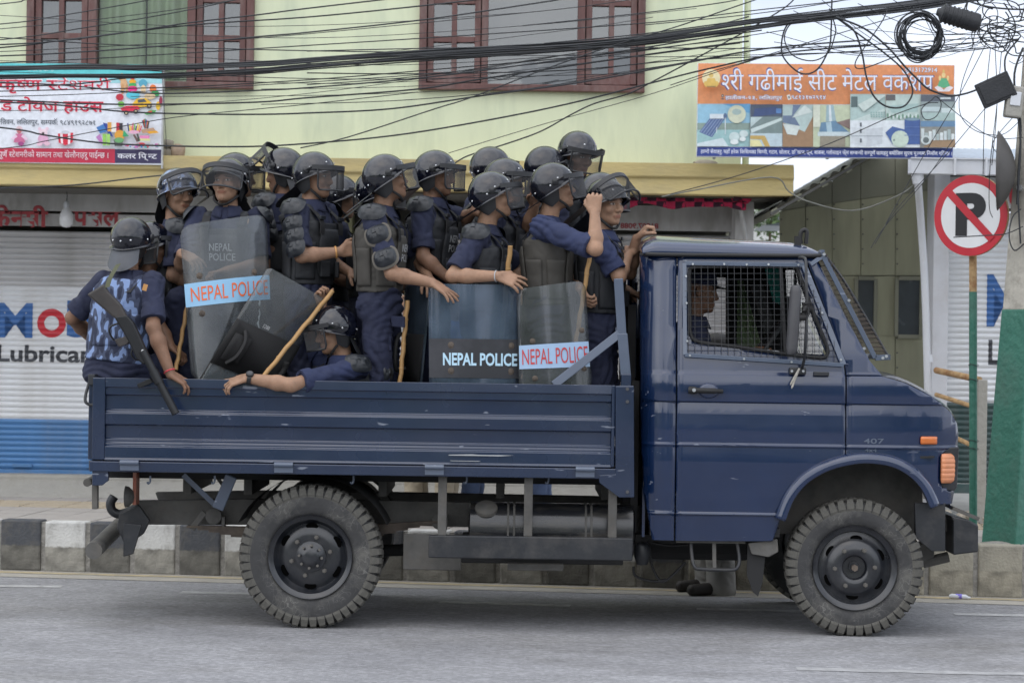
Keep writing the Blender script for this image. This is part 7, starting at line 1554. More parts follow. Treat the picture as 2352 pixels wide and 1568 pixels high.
o11 = person('officer with back of helmet turned, behind the stick holder', (1128, 392, 1.3), 28, 28, detail=0, pads='', flap='hang')
o12 = person('officer peering over the stick holder, mesh visor just above his helmet', (1161, 420, .88), -18, -18, detail=1, pads='', armL=((1215, 520, .9), (1228, 470, .8), dict(curl=1)))
o14 = person('officer with back of helmet turned, beside the tallest officer', (1253, 391, 1.28), 32, 32, detail=0, pads='', flap='hang')
o15 = person('tallest officer peering down through his mesh visor at the back', (1326, 356, 1.35), -48, -30, hpitch=-14, detail=1, pads='R', floor=FLOOR + .2, skin=1)
o18 = person('officer whose helmet shows just behind the one looking at the camera', (1380, 452, .92), -15, -10, detail=0, pads='')
o20 = person('seated officer hidden behind the gun carrier, dark knee raised', (346, 566, .65), 12, 5, neck=(338, 636, .66), pelvis=(325, 830, .7), seated=((412, 690, .5), (420, 700, .85)), armR=((370, 760, .35), (392, 796, .3), dict(d=(.6, -.2, -.4), curl=1.0)), detail=1, skin=1, pads='', flap='hang')
dv = person('truck driver in navy shirt and dark cap seen through the wire guard', (1606, 668, .55), 0, 0, hpitch=-4, neck=(1592, 738, .56), pelvis=(1560, 915, .56), armR=((1620, 860, .35), (1700, 830, .45)), armL=((1640, 850, .8), (1725, 810, .55)), seated=((1690, 935, .45), (1690, 935, .7)), helmet=False, vest=None, pads='', detail=1, skin=1, group='people at the truck', floor=zt(1215))
m = MB(); HM = Matrix.Translation(dv['H']) @ dv['Hm'].to_4x4()
m.lathe([(0, .125), (.05, .118), (.08, .095), (.09, .05), (.086, .035)], HM @ Matrix.Diagonal((1.12, .95, 1, 1)), 24); m.build('cap', MP['shirt'], dv['E'], smooth=60)
m = MB(); m.grid(lambda u, v: HM @ Vector((.06 + .1 * v * (1 - (2 * u - 1) ** 2 * .6), (2 * u - 1) * .075, .045 - .02 * v)), 8, 4); solid(m.build('cap_peak', MP['strap'], dv['E'], smooth=60), .004)
# people on foot behind the truck
def walker(label, px, py_top, Y, yaw, trou, shirt, fl, shoes='boot', skin=0, loose=0.0):
    c = at(px, 700, Y); H_ = fl + 1.52; py = 784 - (H_ - CAM_Z) / mpp(Y) + (px - 1176) * _s
    return person(label, (px, py, Y), yaw, yaw, helmet=False, vest=None, pads='', detail=0, skin=skin, trousers=trou, shirt=shirt, floor=fl, group='people on foot behind the truck', shoes=shoes, loose=loose)
w1 = walker('person in loose grey trousers standing at the kerb behind the cab step', 1640, 0, 2.15, 205, 'grey_cloth', 'grey_cloth', 0.0, 'sandal', loose=.035)
w2 = walker('person in beige trousers on the pavement behind the rear wheel', 955, 0, 3.4, 180, 'beige', 'orange_cloth', PV)
w3 = walker('person in pale trousers on the pavement behind the bed', 1040, 0, 3.2, 0, 'beige', 'jeans', PV)
w4 = walker('person in blue jeans on the pavement behind the bed', 1100, 0, 3.6, 0, 'jeans', 'shirt_hi', PV)
w5 = walker('person in blue trousers on the pavement behind the fuel tank', 1240, 0, 3.5, 180, 'jeans', 'orange_cloth', PV)
for w_ in (w1, w2, w3, w4, w5):
    HM = Matrix.Translation(w_['H']) @ w_['Hm'].to_4x4(); m = MB(); m.lathe([(0, .125), (.055, .118), (.085, .09), (.092, .04), (.085, .0), (.07, -.03)], HM @ Matrix.Translation((-.018, 0, 0)) @ Matrix.Diagonal((1.08, .92, 1, 1)), 20); m.build('hair', MP['hair'], w_['E'], smooth=60)
# worn small things
def wrist_ring(pn, arm, t, r, th, mt, name, flat=False):
    s0, e0, w0, hk = pn['arms'][arm]; c = e0.lerp(w0, t); ax = nrm_(w0 - e0); u = ax.orthogonal().normalized(); v = ax.cross(u)
    MB().tube([c + (u * math.cos(a) + v * math.sin(a)) * r for a in [k * math.pi / 10 for k in range(20)]], th, 6, closed=True).build(name, mt, pn['E'], smooth=60)
wrist_ring(o1, 'R', .93, .029, .004, MP['red_thread'], 'red_wrist_thread'); wrist_ring(o6, 'R', .86, .031, .0055, MP['bead'], 'bead_bracelet'); wrist_ring(o13, 'R', .94, .0295, .003, MP['letter'], 'rubber_wristband')
s0, e0, w0, hk = o19['arms']['L']; c = e0.lerp(w0, .93); ax = nrm_(w0 - e0); u = nrm_(Vector((0, -.6, .8)) - ax * Vector((0, -.6, .8)).dot(ax)); WMx = Matrix.Translation(c + u * .03) @ Matrix(((ax.x, ax.cross(u).x * -1, u.x, 0), (ax.y, ax.cross(u).y * -1, u.y, 0), (ax.z, ax.cross(u).z * -1, u.z, 0), (0, 0, 0, 1)))
wa = MB().lathe([(.0, .012), (.016, .012), (.021, .008), (.022, -.004), (0, -.004)], WMx, 20).build('watch', MP['watch'], o19['E'], smooth=40); MB().lathe([(0, .0125), (.014, .0125)], WMx, 20).build('dial', MT['mirror_back'], wa)
m = MB(); m.loft([[c + ax * a + (u * math.cos(t) + ax.cross(u) * math.sin(t)) * r_ for a, r_ in ((-.011, .0315), (.011, .0315), (.011, .0345), (-.011, .0345))] for t in [k * math.pi / 12 for k in range(25)]], cap=False); m.build('watch_band', MP['watch'], wa, smooth=60)
# knee pad and cargo pockets of the standing officer
kp = at(888, 858, .30); attach('knee_pad', dome_mesh('knee_pad', .05, .062, .03), MP['plate'], o9['E'], Matrix.Translation(kp) @ Matrix.Rotation(R(60), 4, 'Z') @ Matrix.Rotation(R(90), 4, 'X'))
for q in ([(842, 770), (898, 772), (899, 805), (845, 803)], [(897, 725), (930, 727), (930, 752), (900, 750)], [(818, 690), (850, 700), (843, 716), (816, 708)]):
    m = MB().prism(xz(q, .29), .285, .31); m.build('pocket_flap', MP['shirt'], o9['E'], bevel=.004)
# sleeve badges
for pn, q in ((o1, (333, 660, .02)), (o13, (1088, 570, .19))): MB().box(-.012, .012, -.002, .002, -.018, .018, Matrix.Translation(at(*q)) @ Matrix.Rotation(R(15), 4, 'Y')).build('badge', MP['bead'], pn['E'])

# ================================================================ shields, sticks, gun
def poly_clear(name, tint, haze, hz_col, rough=.08):
    m = bpy.data.materials.new(name); m.use_nodes = True; t = m.node_tree; N = t.nodes; L = t.links; N.clear(); out = N.new('ShaderNodeOutputMaterial'); tr = N.new('ShaderNodeBsdfTransparent'); tr.inputs[0].default_value = (*tint, 1); df = N.new('ShaderNodeBsdfDiffuse'); df.inputs[0].default_value = (*hz_col, 1); gl = N.new('ShaderNodeBsdfGlossy'); gl.inputs['Roughness'].default_value = rough
    tc = N.new('ShaderNodeTexCoord'); nz = N.new('ShaderNodeTexNoise'); nz.inputs['Scale'].default_value = 4; nz.inputs['Detail'].default_value = 5; L.new(tc.outputs['Object'], nz.inputs['Vector']); mr = N.new('ShaderNodeMapRange'); mr.inputs['From Min'].default_value = .35; mr.inputs['From Max'].default_value = .75; mr.inputs['To Min'].default_value = haze * .6; mr.inputs['To Max'].default_value = haze * 1.7; L.new(nz.outputs['Fac'], mr.inputs['Value'])
    mp = N.new('ShaderNodeMapping'); mp.inputs['Scale'].default_value = (55, 55, 4); mp.inputs['Rotation'].default_value = (0, .6, 0); L.new(tc.outputs['Object'], mp.inputs['Vector']); n2 = N.new('ShaderNodeTexNoise'); n2.inputs['Scale'].default_value = 1.2; n2.inputs['Detail'].default_value = 3; L.new(mp.outputs[0], n2.inputs['Vector']); m3 = N.new('ShaderNodeMapRange'); m3.inputs['From Min'].default_value = .72; m3.inputs['From Max'].default_value = .78; m3.inputs['To Max'].default_value = .3; L.new(n2.outputs['Fac'], m3.inputs['Value'])
    ad = N.new('ShaderNodeMath'); ad.operation = 'ADD'; ad.use_clamp = True; L.new(mr.outputs[0], ad.inputs[0]); L.new(m3.outputs[0], ad.inputs[1]); m1 = N.new('ShaderNodeMixShader'); L.new(ad.outputs[0], m1.inputs[0]); L.new(tr.outputs[0], m1.inputs[1]); L.new(df.outputs[0], m1.inputs[2])
    fr = N.new('ShaderNodeFresnel'); fr.inputs[0].default_value = 1.5; m2 = N.new('ShaderNodeMixShader'); L.new(fr.outputs[0], m2.inputs[0]); L.new(m1.outputs[0], m2.inputs[1]); L.new(gl.outputs[0], m2.inputs[2]); L.new(m2.outputs[0], out.inputs[0]); return m
MT['poly'] = poly_clear('polycarbonate', (.8, .83, .84), .16, (.3, .32, .33)); MT['poly_blue'] = poly_clear('polycarbonate_blue', (.42, .52, .66), .26, (.2, .27, .36)); MT['poly_edge'] = mat('polycarbonate_edge', (.4, .43, .45), .3)
MT['band_blue'] = mat('band_blue', (.27, .5, .72), .45, var=.06, dirt=(.3, .45, .6), dirt_amt=.3); MT['band_blue2'] = mat('band_blue2', (.33, .47, .66), .5, var=.08, dirt=(.3, .38, .45), dirt_amt=.5); MT['band_black'] = mat('band_black', (.02, .022, .028), .5, var=.2, dirt=(.07, .07, .08), dirt_amt=.5); MT['ink_orange'] = mat('ink_orange', (.75, .14, .03), .5, var=.05); MT['ink_red'] = mat('ink_red', (.5, .05, .05), .5, var=.12); MT['ink_pale'] = mat('ink_pale', (.45, .66, .8), .5, var=.04); MT['foam_black'] = mat('foam_black', (.012, .012, .013), .8)
class Shield:
    def __init__(s, label, quad, bulge, mt, corner=.12):
        s.q = [at(*c) for c in quad]; s.b = bulge; s.E = empty('riot_shield', (s.q[2] + s.q[3]) / 2, label, 'riot shield', 'riot shields in the truck bed'); s.n = nrm_((s.q[1] - s.q[0]).cross(s.q[3] - s.q[0]))
        if s.n.y > 0: s.n = -s.n
        s.panel('sheet', 0, 1, 0, 1, mt, 0.0, corner, th=.004)
    def pt(s, u, v, off=0.0):
        a = s.q[3].lerp(s.q[2], u); b = s.q[0].lerp(s.q[1], u); return a.lerp(b, v) + s.n * (s.b * (1 - (2 * u - 1) ** 2) + off)
    def warp(s, V, F, mt, off, name, th=0):
        me = bpy.data.meshes.new(name); me.from_pydata([(u, 0, v) for u, v in V], [], F); cut_levels(me, xs=[k / 14 for k in range(1, 14)]); warp(me, lambda c: s.pt(c.x, c.z, off)); me.materials.append(mt); finish(me, 60); o = link(name, me, None, s.E)
        if th: solid(o, th, 0)
        return o
    def panel(s, name, u0, u1, v0, v1, mt, off, corner=0.0, th=0.0):
        asp = (s.q[1] - s.q[0]).length / (s.q[3] - s.q[0]).length; P_ = []
        for cx, cy, a0 in ((u1, v1, 0), (u0, v1, 90), (u0, v0, 180), (u1, v0, 270)):
            for k in range(6 if corner else 1):
                a = R(a0 + 18 * k); P_.append((cx - math.copysign(corner, cx - (u0 + u1) / 2) + (corner * math.cos(a)), cy - math.copysign(corner * asp, cy - (v0 + v1) / 2) + corner * asp * math.sin(a)) if corner else (cx, cy))
        tri = tessellate_polygon([[Vector((a, b, 0)) for a, b in P_]]); return s.warp(P_, [tuple(t) for t in tri], mt, off, name, th)
    def text(s, t, u0, u1, v0, v1, mt, off, bold=.0): V, F = place_text(t, u0, u1, v0, v1, bold, 3); return s.warp(V, F, mt, off, 'lettering')
    def bolt(s, u, v, r=.011): c = s.pt(u, v, 0); MB().lathe([(0, .012), (r * .5, .012), (r * .6, .006), (r, .005), (r * 1.2, 0)], Matrix.Translation(c) @ s.n.to_track_quat('Z', 'Y').to_matrix().to_4x4(), 12).build('bolt', MT['leaf_spring'], s.E, smooth=40)
S1 = Shield('tall clear riot shield with light blue band and orange lettering, held upright near the tailgate', [(412, 520, .20), (612, 492, .42), (628, 866, .34), (440, 876, .14)], .05, MT['poly'])
S1.panel('band', 0, 1, .475, .625, MT['band_blue'], .004); S1.text('NEPAL POLICE', .06, .97, .505, .597, MT['ink_orange'], .0065, .0)
for u, v in ((.17, .665), (.17, .425), (.8, .65)): S1.bolt(u, v, .016)
S2 = Shield('tilted clear riot shield with black foam pad and handle, lying across the crouching officer', [(616, 612, .16), (752, 690, .30), (610, 930, .36), (452, 880, .12)], .03, MT['poly'], .07)
f2 = S2.panel('foam_pad', .0, .99, .18, .56, MT['foam_black'], .006, 0, .012); f3 = S2.panel('foam_block', .08, .32, .24, .46, MT['foam_black'], .02, 0, .02)
hd_ = MB(); g = [S2.pt(u, v, .05) for u, v in ((.9, .4), (.93, .33), (.9, .22), (.86, .12))]; hd_.tube(smoothline(g, 5), [.014 + .003 * (k % 2) for k in range(16)], 8); hd_.build('grip_handle', MP['strap'], S2.E, smooth=60); hd_ = MB(); hd_.tube(smoothline([S2.pt(.18, .5, .02), S2.pt(.24, .42, .05), S2.pt(.24, .3, .05), S2.pt(.18, .22, .02)], 5), .014, 6); hd_.build('arm_strap', MP['strap'], S2.E, smooth=60)
S2.text('5288', .36, .46, .575, .605, MP['letter'], .003, 0)
S3 = Shield('tall blue-tinted riot shield with black band and pale lettering, standing against the bed side', [(984, 652, .12), (1196, 655, .12), (1192, 900, .10), (986, 898, .10)], .03, MT['poly_blue'], .03)
S3.panel('band', 0, 1, .125, .49, MT['band_black'], .004); S3.text('NEPAL POLICE', .155, .975, .24, .36, MT['ink_pale'], .0065, .028)
for u, v in ((.25, .43), (.25, .19), (.90, .43), (.90, .19)): S3.bolt(u, v, .018)
S4 = Shield('small clear riot shield with blue band and red lettering behind the bed brace', [(1188, 664, .06), (1344, 644, .10), (1360, 896, .08), (1192, 898, .05)], .03, MT['poly'], .13)
S4.panel('band', .01, .99, .215, .445, MT['band_blue2'], .004); S4.text('NEPAL POLICE', .05, .97, .255, .405, MT['ink_red'], .0065, .0)
for u, v in ((.2, .48), (.22, .12), (.9, .55), (.9, .2)): S4.bolt(u, v, .014)
S5 = Shield('dark riot shield seen nearly edge on between the standing officers', [(930, 655, .75), (990, 660, .45), (968, 900, .45), (925, 898, .75)], .03, MT['poly_blue'], .08)
S5.panel('foam_pad', .1, .95, .1, .55, MT['foam_black'], .005, 0, .01); MB().tube(smoothline([at(935, 770, .42), at(918, 768, .38), at(910, 790, .36), at(908, 825, .36), at(912, 850, .38), at(930, 846, .42)], 5), .012, 8).build('grip_handle', MP['strap'], S5.E, smooth=60)
MT['bamboo'] = mat('bamboo', (.42, .25, .1), .55, var=.25, vscale=9, dirt=(.25, .13, .05), dirt_amt=.6, dirt_scale=9)
def stick(a, b, r, label):
    A, B = at(*a), at(*b); n = 12; pts = [A.lerp(B, i / n) + Vector((.003 * math.sin(i * 2.1), 0, 0)) for i in range(n + 1)]
    m = MB().tube(pts, r, 10)
    for t in (.22, .5, .78): q = A.lerp(B, t); d = nrm_(B - A); m.tube([q - d * .006, q, q + d * .006], [r, r * 1.18, r], 10)
    return tag(m.build('bamboo_stick', MT['bamboo'], None, smooth=50), label, 'stick', 'bamboo sticks carried by the officers')
stick((764, 668, .32), (604, 866, .05), .0125, 'bamboo stick gripped by the crouching officer across the tilted shield')
stick((1172, 565, .13), (1150, 800, .26), .0135, 'bamboo stick held upright above the tall blue shield'); stick((1355, 584, .22), (1322, 790, .22), .0125, 'bamboo stick held behind the small clear shield')
stick((432, 690, .35), (404, 850, .2), .0115, 'bamboo stick beside the seated officers near the tailgate'); stick((936, 690, .33), (918, 890, .30), .0125, 'bamboo stick leaning by the cargo-trousered officer')
# gas gun slung on the back
MT['gun_metal'] = mat('gun_metal', (.014, .015, .017), .42, metal=.3, var=.2); MT['gun_stock'] = mat('gun_stock', (.035, .03, .028), .5, var=.25, vscale=12)
gn = empty('riot_gun', at(300, 780, -.06), 'dark gas gun with thick barrel slung across the seated officer', 'gun'); GYg = -.10
MB().prism(xz([(199, 676), (238, 652), (250, 672), (278, 700), (292, 728), (284, 745), (262, 730), (226, 700)], GYg), GYg, GYg + .045).build('stock', MT['gun_stock'], gn, bevel=.01)
MB().prism(xz([(262, 728), (292, 724), (306, 740), (318, 765), (345, 825), (330, 838), (312, 822), (298, 790), (284, 765)], GYg), GYg - .005, GYg + .05).build('receiver', MT['gun_metal'], gn, bevel=.008)
MB().cyl(at(328, 806, GYg), at(404, 950, -.13), .021, 18).build('barrel', MT['gun_metal'], gn, smooth=50); MB().cyl(at(352, 852, -.11), at(366, 880, -.115), .026, 18).build('barrel_collar', MT['gun_metal'], gn, smooth=50)
MB().prism(xz([(262, 780), (288, 772), (300, 782), (292, 790), (272, 797)], GYg), GYg, GYg + .035).build('pistol_grip', MT['gun_stock'], gn, bevel=.006)
MB().tube(smoothline([at(262, 782, GYg + .02), at(252, 765, GYg + .02), at(254, 750, GYg + .02), at(274, 742, GYg + .02)], 5), .006, 6).build('stock_loop', MT['gun_metal'], gn, smooth=60); MB().tube(smoothline([at(304, 800, GYg + .02), at(302, 815, GYg + .02), at(312, 826, GYg + .02), at(325, 826, GYg + .02)], 5), .005, 6).build('trigger_guard', MT['gun_metal'], gn, smooth=60)
MB().prism(xz([(314, 882), (346, 868), (352, 878), (318, 892)], GYg + .02), GYg + .02, GYg + .05).build('foregrip', MT['gun_metal'], gn, bevel=.005); MB().cyl(at(328, 806, GYg - .012), at(328, 806, GYg), .009, 12).build('medallion', MT['sign_white'], gn)
m = MB(); pts = smoothline([at(246, 660, GYg), at(252, 640, -.05), at(262, 622, .02), at(272, 606, .12)], 5); m.loft([[p + Vector(a) for a in ((-.014, 0, -.004), (.014, 0, .004), (.014, .004, .004), (-.014, .004, -.004))] for p in pts]); m.build('sling', MP['olive_sling'], gn, smooth=60)
# ================================================================ overhead cables
rc_ = random.Random(11)
def cable(pts, w, label, Y=2.6, mt='cable', group='overhead cables', name='overhead_cable', k=5):
    P_ = [at(p[0], p[1], (p[2] if len(p) > 2 else Y)) for p in pts]
    m = MB().tube(smoothline(P_, k), w * .42 * mpp(Y), 6); return tag(m.build(name, MT[mt], None, smooth=80), label, 'cable', group)
LB = 'black overhead cable strung across the green house front above the officers'
def ext(pts, l=True, r=True):
    a, b = pts[0], pts[1]; c, d = pts[-2], pts[-1]; out = list(pts)
    if l and a[0] < 30: s = (b[1] - a[1]) / (b[0] - a[0]); out = [(a[0] - 500, a[1] - s * 300)] + out
    if r and d[0] > 1500 and d[1] > -5: pass
    return out
lines = [
 ([(0, 10), (60, 0), (200, -20)], 3), ([(0, 56), (117, 40), (293, 10), (400, -12)], 3), ([(0, 67), (350, 30), (540, 0), (700, -25)], 2.2), ([(0, 92), (190, 65), (410, 28), (560, -4)], 3),
 ([(0, 103), (130, 95), (290, 75), (440, 52), (590, 35), (705, 20), (1000, -14)], 4), ([(0, 110), (150, 92), (440, 58), (705, 40), (960, 15), (1200, -12)], 4), ([(0, 129), (180, 120), (350, 108), (590, 85), (705, 75), (980, 45), (1250, 5), (1320, -6)], 4),
 ([(0, 87), (200, 100), (430, 110), (705, 117), (900, 120)], 3), ([(0, 145), (300, 130), (705, 105), (1100, 80), (1500, 52), (1720, 26), (1900, 6), (2000, -8)], 3), ([(0, 119), (300, 104), (590, 88), (900, 60), (1300, 20), (1480, -5)], 2.2),
 ([(0, 190), (170, 198), (350, 215), (590, 208), (705, 202), (960, 180), (1200, 150), (1480, 110), (1720, 70), (1880, 40)], 4), ([(0, 230), (180, 238), (350, 240), (590, 235), (705, 225), (960, 205), (1130, 178), (1500, 124), (1720, 95)], 4.5),
 ([(0, 235), (150, 243), (290, 257), (440, 262), (590, 263), (705, 260), (900, 250), (1107, 220), (1330, 190), (1550, 150), (1760, 112), (2000, 92)], 4.5), ([(0, 342), (100, 325), (230, 300), (400, 270), (600, 250), (705, 240), (960, 212)], 2.4),
 ([(0, 293), (100, 310), (230, 328), (375, 335), (560, 337), (705, 330), (900, 312), (1100, 280), (1300, 240), (1500, 190), (1620, 160), (1800, 122), (2000, 105)], 4.5), ([(690, 340), (800, 315), (1000, 250), (1080, 225), (1250, 160), (1400, 108), (1560, 60), (1700, 12), (1760, -8)], 3.4),
 ([(1030, 352), (1250, 285), (1500, 215), (1700, 148), (1900, 90)], 2), ([(1040, 378), (1075, 358), (1149, 335), (1220, 311), (1260, 293), (1311, 264), (1366, 238), (1443, 216), (1495, 190), (1550, 161), (1640, 112), (1720, 68), (1800, 20), (1830, -8)], 4),
 ([(0, 200), (180, 193), (290, 180), (420, 178), (590, 170), (705, 160), (980, 140), (1300, 118), (1550, 96), (1750, 70)], 3.6), ([(0, 210), (200, 205), (420, 200), (705, 184), (1000, 160), (1400, 124), (1720, 84)], 3), ([(0, 222), (250, 214), (590, 196), (960, 172), (1300, 140), (1600, 100), (1800, 70)], 2.4),
 ([(705, 118), (960, 112), (1300, 108), (1720, 112), (2000, 103), (2340, 82)], 3), ([(705, 168), (960, 170), (1300, 162), (1550, 140), (1800, 128), (2060, 112), (2340, 90)], 3.2), ([(900, 130), (1300, 128), (1550, 131), (1900, 122), (2120, 118), (2330, 108)], 2.2), ([(1250, 100), (1480, 78), (1720, 46), (1900, 24), (2050, 8), (2180, -10)], 3.4), ([(1200, 60), (1480, 30), (1650, 8), (1720, -6)], 3), ([(1480, 58), (1720, 34), (1900, 8), (1980, -8)], 2.6), ([(600, 240), (900, 232), (1200, 206), (1480, 160), (1700, 120)], 2.2), ([(300, 160), (600, 178), (900, 182), (1200, 176), (1480, 168)], 2.2), ([(705, 195), (960, 176), (1210, 140), (1480, 96), (1640, 60), (1720, 38)], 2.6)]
ORD = 'first second third fourth fifth sixth seventh eighth ninth tenth eleventh twelfth thirteenth fourteenth fifteenth sixteenth seventeenth eighteenth nineteenth twentieth'.split()
lft = sorted([i for i in range(len(lines)) if lines[i][0][0][0] == 0], key=lambda i: lines[i][0][0][1]); rst = sorted([i for i in range(len(lines)) if i not in lft], key=lambda i: lines[i][0][0][0])
for i, (p, w) in enumerate(lines):
    lb = ORD[lft.index(i)] + ' single black cable from the top along the left picture edge' if i in lft else ORD[rst.index(i)] + ' from the left of the cables that start in mid picture before the green house'
    cable(ext(p), w, lb, 2.5 + .35 * rc_.random())
fx = [[(0, 140), (400, 150), (800, 128), (1300, 70), (1500, 40)], [(0, 165), (500, 186), (900, 190), (1300, 150), (1700, 100)], [(0, 255), (300, 248), (700, 216), (1100, 160), (1500, 90), (1720, 40)], [(200, 70), (700, 88), (1200, 60), (1600, 20)], [(400, 130), (900, 150), (1400, 120), (1700, 90)], [(0, 36), (400, 60), (800, 56), (1200, 30)], [(600, 205), (1000, 196), (1400, 156), (1720, 108)], [(300, 222), (800, 218), (1200, 196), (1600, 140), (1720, 122)]]
for i, p in enumerate(sorted(fx, key=lambda q: q[-1][1])): cable(ext(p), 1.7, ORD[i] + ' from the top, at their right ends, of the fine wires before the green wall', 2.7, group='fine wires before the wall')
bun = [(0, 157), (180, 154), (360, 155), (590, 147), (705, 139), (1000, 119), (1300, 102), (1500, 83), (1720, 52), (1900, 33), (2080, 12), (2230, -8)]
for i in range(9):
    dy = rc_.uniform(-5, 6); cable(ext([(x, y + dy + rc_.uniform(-2.2, 2.2)) for x, y in bun]), rc_.uniform(3.2, 5), 'cable of the thick upper black bundle across the house front', 2.5 + .04 * i, group='upper cable bundle')
bun2 = [(0, 176), (150, 173), (350, 172), (590, 161), (705, 152), (1000, 130), (1300, 112), (1500, 94), (1730, 62), (1900, 42), (2100, 20), (2280, -8)]
for i in range(7):
    dy = rc_.uniform(-4, 5); cable(ext([(x, y + dy + rc_.uniform(-2, 2)) for x, y in bun2]), rc_.uniform(3, 4.8), 'cable of the lower black bundle across the house front', 2.55 + .04 * i, group='lower cable bundle')
cable([(-200, 438), (0, 432), (170, 425), (350, 405), (590, 384), (640, 382)], 4, 'slack cable hanging below the yellow ledge over the shop lettering', 4.3, group='slack cables by the ledge')
cable([(372, 150), (376, 230), (383, 345)], 2, 'thin upright wire beside the stationery sign', 4.6, group='slack cables by the ledge')
cable([(1520, 452), (1600, 436), (1771, 407), (1812, 440), (1857, 463), (1959, 484), (2061, 450), (2105, 420)], 3.6, 'pale sagging cable from the ledge to the gutter', 4.4, mt='cable_grey', group='slack cables by the ledge')
cable([(1540, 446), (1700, 402), (1900, 332), (2060, 262), (2128, 238), (2150, 222), (2162, 240), (2150, 268), (2126, 275), (2116, 255), (2130, 238), (2155, 236)], 2.6, 'cable looping over the workshop sign with a small knot', 3.2, group='loops over the workshop sign', k=6)
cable([(1540, 196), (1640, 163), (1700, 146), (1850, 100), (2000, 56), (2100, 26), (2180, -6)], 2.6, 'thin cable rising over the top of the workshop sign', 3.0, group='loops over the workshop sign')
cable([(1911, -10), (1910, 30), (1909, 68), (1904, 112), (1877, 160), (1840, 169), (1802, 136), (1795, 102), (1806, 61), (1833, 44), (1880, 36), (1930, 40)], 4.6, 'large cable loop dropping to the top edge of the workshop sign', 2.6, group='loops over the workshop sign', k=7)
cable([(1905, 20), (1918, 60), (1918, 80), (1902, 122), (1866, 140), (1822, 128), (1802, 92), (1812, 60), (1840, 42)], 3.6, 'smaller cable loop inside the large loop above the workshop sign', 2.65, group='loops over the workshop sign', k=7)
cable([(1911, 37), (1959, 68), (1979, 119), (1990, 177), (2007, 221), (2037, 245), (2075, 245), (2095, 218), (2092, 191), (2071, 157), (2027, 119), (1976, 82), (1925, 44)], 5, 'long cable loop hanging over the workshop sign pictures', 2.6, group='loops over the workshop sign', k=7)
cable([(1920, 40), (1985, 66), (2040, 110), (2080, 155), (2110, 185), (2135, 206), (2180, 220), (2215, 216), (2245, 206)], 5.4, 'thick cable sweeping down to the splice box', 2.4, group='loops over the workshop sign', k=6)
cable([(2041, 15), (2027, 48), (1993, 99), (1967, 138), (1966, 156), (1984, 157), (2012, 148), (2061, 130), (2110, 122)], 3.2, 'twisted cable beside the coil over the workshop sign', 2.5, group='loops over the workshop sign', k=6)
# the coil: one long cable wound many times
pts = []; r6 = random.Random(21); rx = ry = 50
for i in range(15 * 16):
    if i % 16 == 0: rx, ry, ox, oy = r6.uniform(36, 54), r6.uniform(40, 58), r6.uniform(-7, 7), r6.uniform(-8, 9)
    a = 2 * math.pi * i / 16; pts.append((2113 + ox + rx * math.cos(a), 82 + oy + ry * math.sin(a), 2.5 + .03 * math.sin(i * .37)))
P_ = [at(*p) for p in pts]; P_ = smoothline(P_, 2)
tag(MB().tube(P_, 1.7 * mpp(2.5), 6).build('cable_coil', MT['cable'], None, smooth=80), 'coil of black cable hanging in front of the sky beside the pole', 'cable')
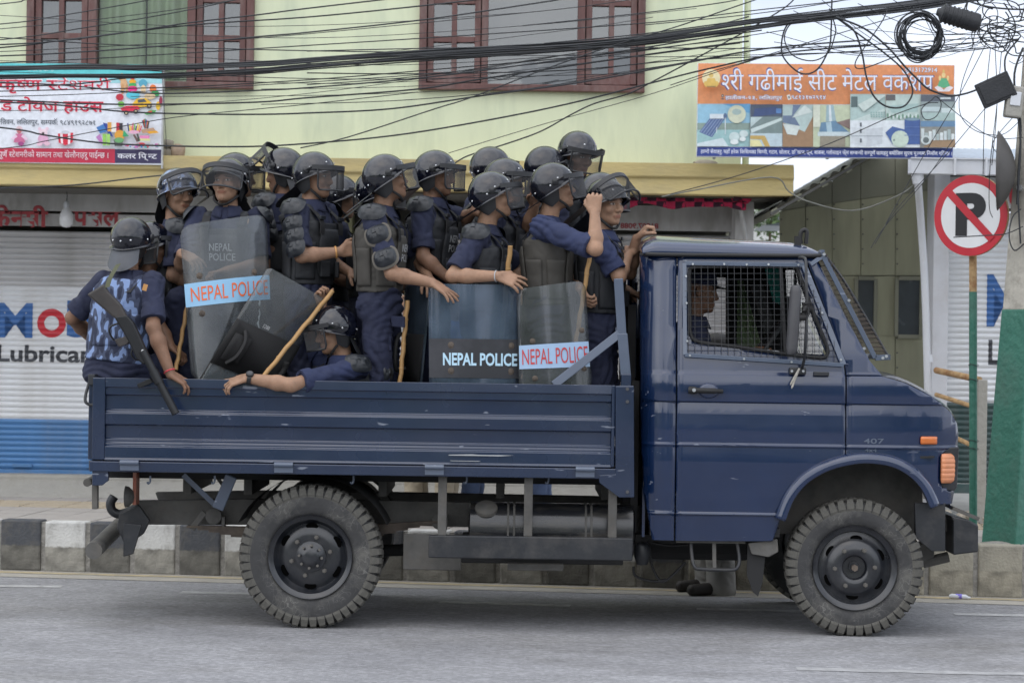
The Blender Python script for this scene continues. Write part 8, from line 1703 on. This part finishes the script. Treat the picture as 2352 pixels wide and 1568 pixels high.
# droppers and tangle about the pole
LD = 'thin cable dropping from the tangle at the utility pole'
for i_, p in enumerate(sorted(([(2266, 99), (2200, 225), (2120, 360), (2034, 515)], [(2190, 320), (2120, 420), (2034, 518), (2000, 570)], [(2275, 110), (2262, 250), (2258, 400)], [(2285, 100), (2290, 240), (2278, 380)], [(2300, 120), (2290, 240), (2275, 370), (2272, 470), (2280, 500)], [(2240, 110), (2210, 190), (2205, 260), (2240, 300), (2300, 310), (2340, 280)], [(2345, 250), (2300, 300), (2280, 330), (2290, 350), (2330, 362)], [(2270, 240), (2170, 360), (2060, 480), (2010, 560)], [(2150, 222), (2250, 300), (2300, 318), (2350, 316)]), key=lambda q: q[-1])): cable(p, 2.2, ORD[i_] + ' from the left, at their lower ends, of the thin cables dropping by the pole', 2.3, group='cables dropping by the pole')
for i in range(14):
    x0, x1 = r6.uniform(1750, 2150), r6.uniform(2200, 2380); y0, y1 = r6.uniform(-20, 110), r6.uniform(-20, 110); cable([(x0, y0), ((x0 + x1) / 2, max(y0, y1) + r6.uniform(4, 30)), (x1, y1)], r6.uniform(1.4, 2.4), 'thin slack wire between the cable bundle and the pole top', 2.5, group='thin wires near the pole top', k=8)
LT = 'black cable in the tangle about the top of the utility pole'
for i in range(26):
    cx, cy = r6.uniform(2270, 2345), r6.uniform(-5, 120); rx, ry = r6.uniform(18, 60), r6.uniform(22, 70); a0 = r6.uniform(0, 6); pts = [(cx + rx * math.cos(a0 + t) + 5 * math.sin(3 * t + i), cy + ry * math.sin(a0 + t) * (1 - .1 * t), 2.25 + .02 * i) for t in [k * .5 for k in range(int(r6.uniform(6, 12)))]]
    cable(pts, r6.uniform(2, 4.2), LT, 2.3, group='tangle at the pole', k=4)
for p, w in (([(2352, 70), (2300, 78), (2240, 66), (2180, 45), (2150, 34)], 4), ([(2400, 20), (2330, 22), (2260, 14), (2200, -6)], 5), ([(2400, 100), (2340, 96), (2280, 78), (2240, 60), (2220, 30), (2226, -6)], 3.4), ([(2340, 90), (2310, 130), (2312, 180), (2330, 230), (2345, 290), (2338, 420), (2344, 560)], 5), ([(2350, 110), (2330, 170), (2336, 250), (2344, 330), (2336, 470)], 6), ([(2345, 480), (2325, 500), (2318, 545), (2330, 575), (2352, 560)], 4), ([(2190, 545), (2260, 541), (2310, 537), (2350, 520)], 3)): cable(p, w, LT, 2.3, group='tangle at the pole')
# unseen ridge of trees across the street, added for the dark lower half of reflections
rg = np.random.RandomState(3); m = MB(); nx = 220
prof_r = [4.6 + 1.2 * math.sin(i * .21) + 1.1 * math.sin(i * .53 + 1) + .9 * rg.rand() for i in range(nx + 1)]
m.grid(lambda u, v: (-90 + 180 * u, -30 - 5 * v + .8 * math.sin(u * 300 + v * 20), prof_r[int(u * nx)] * v + .5 * math.sin(u * 500) * v), nx, 8); tag(m.build('unseen_treeline', MT['leaf']), kind='structure')
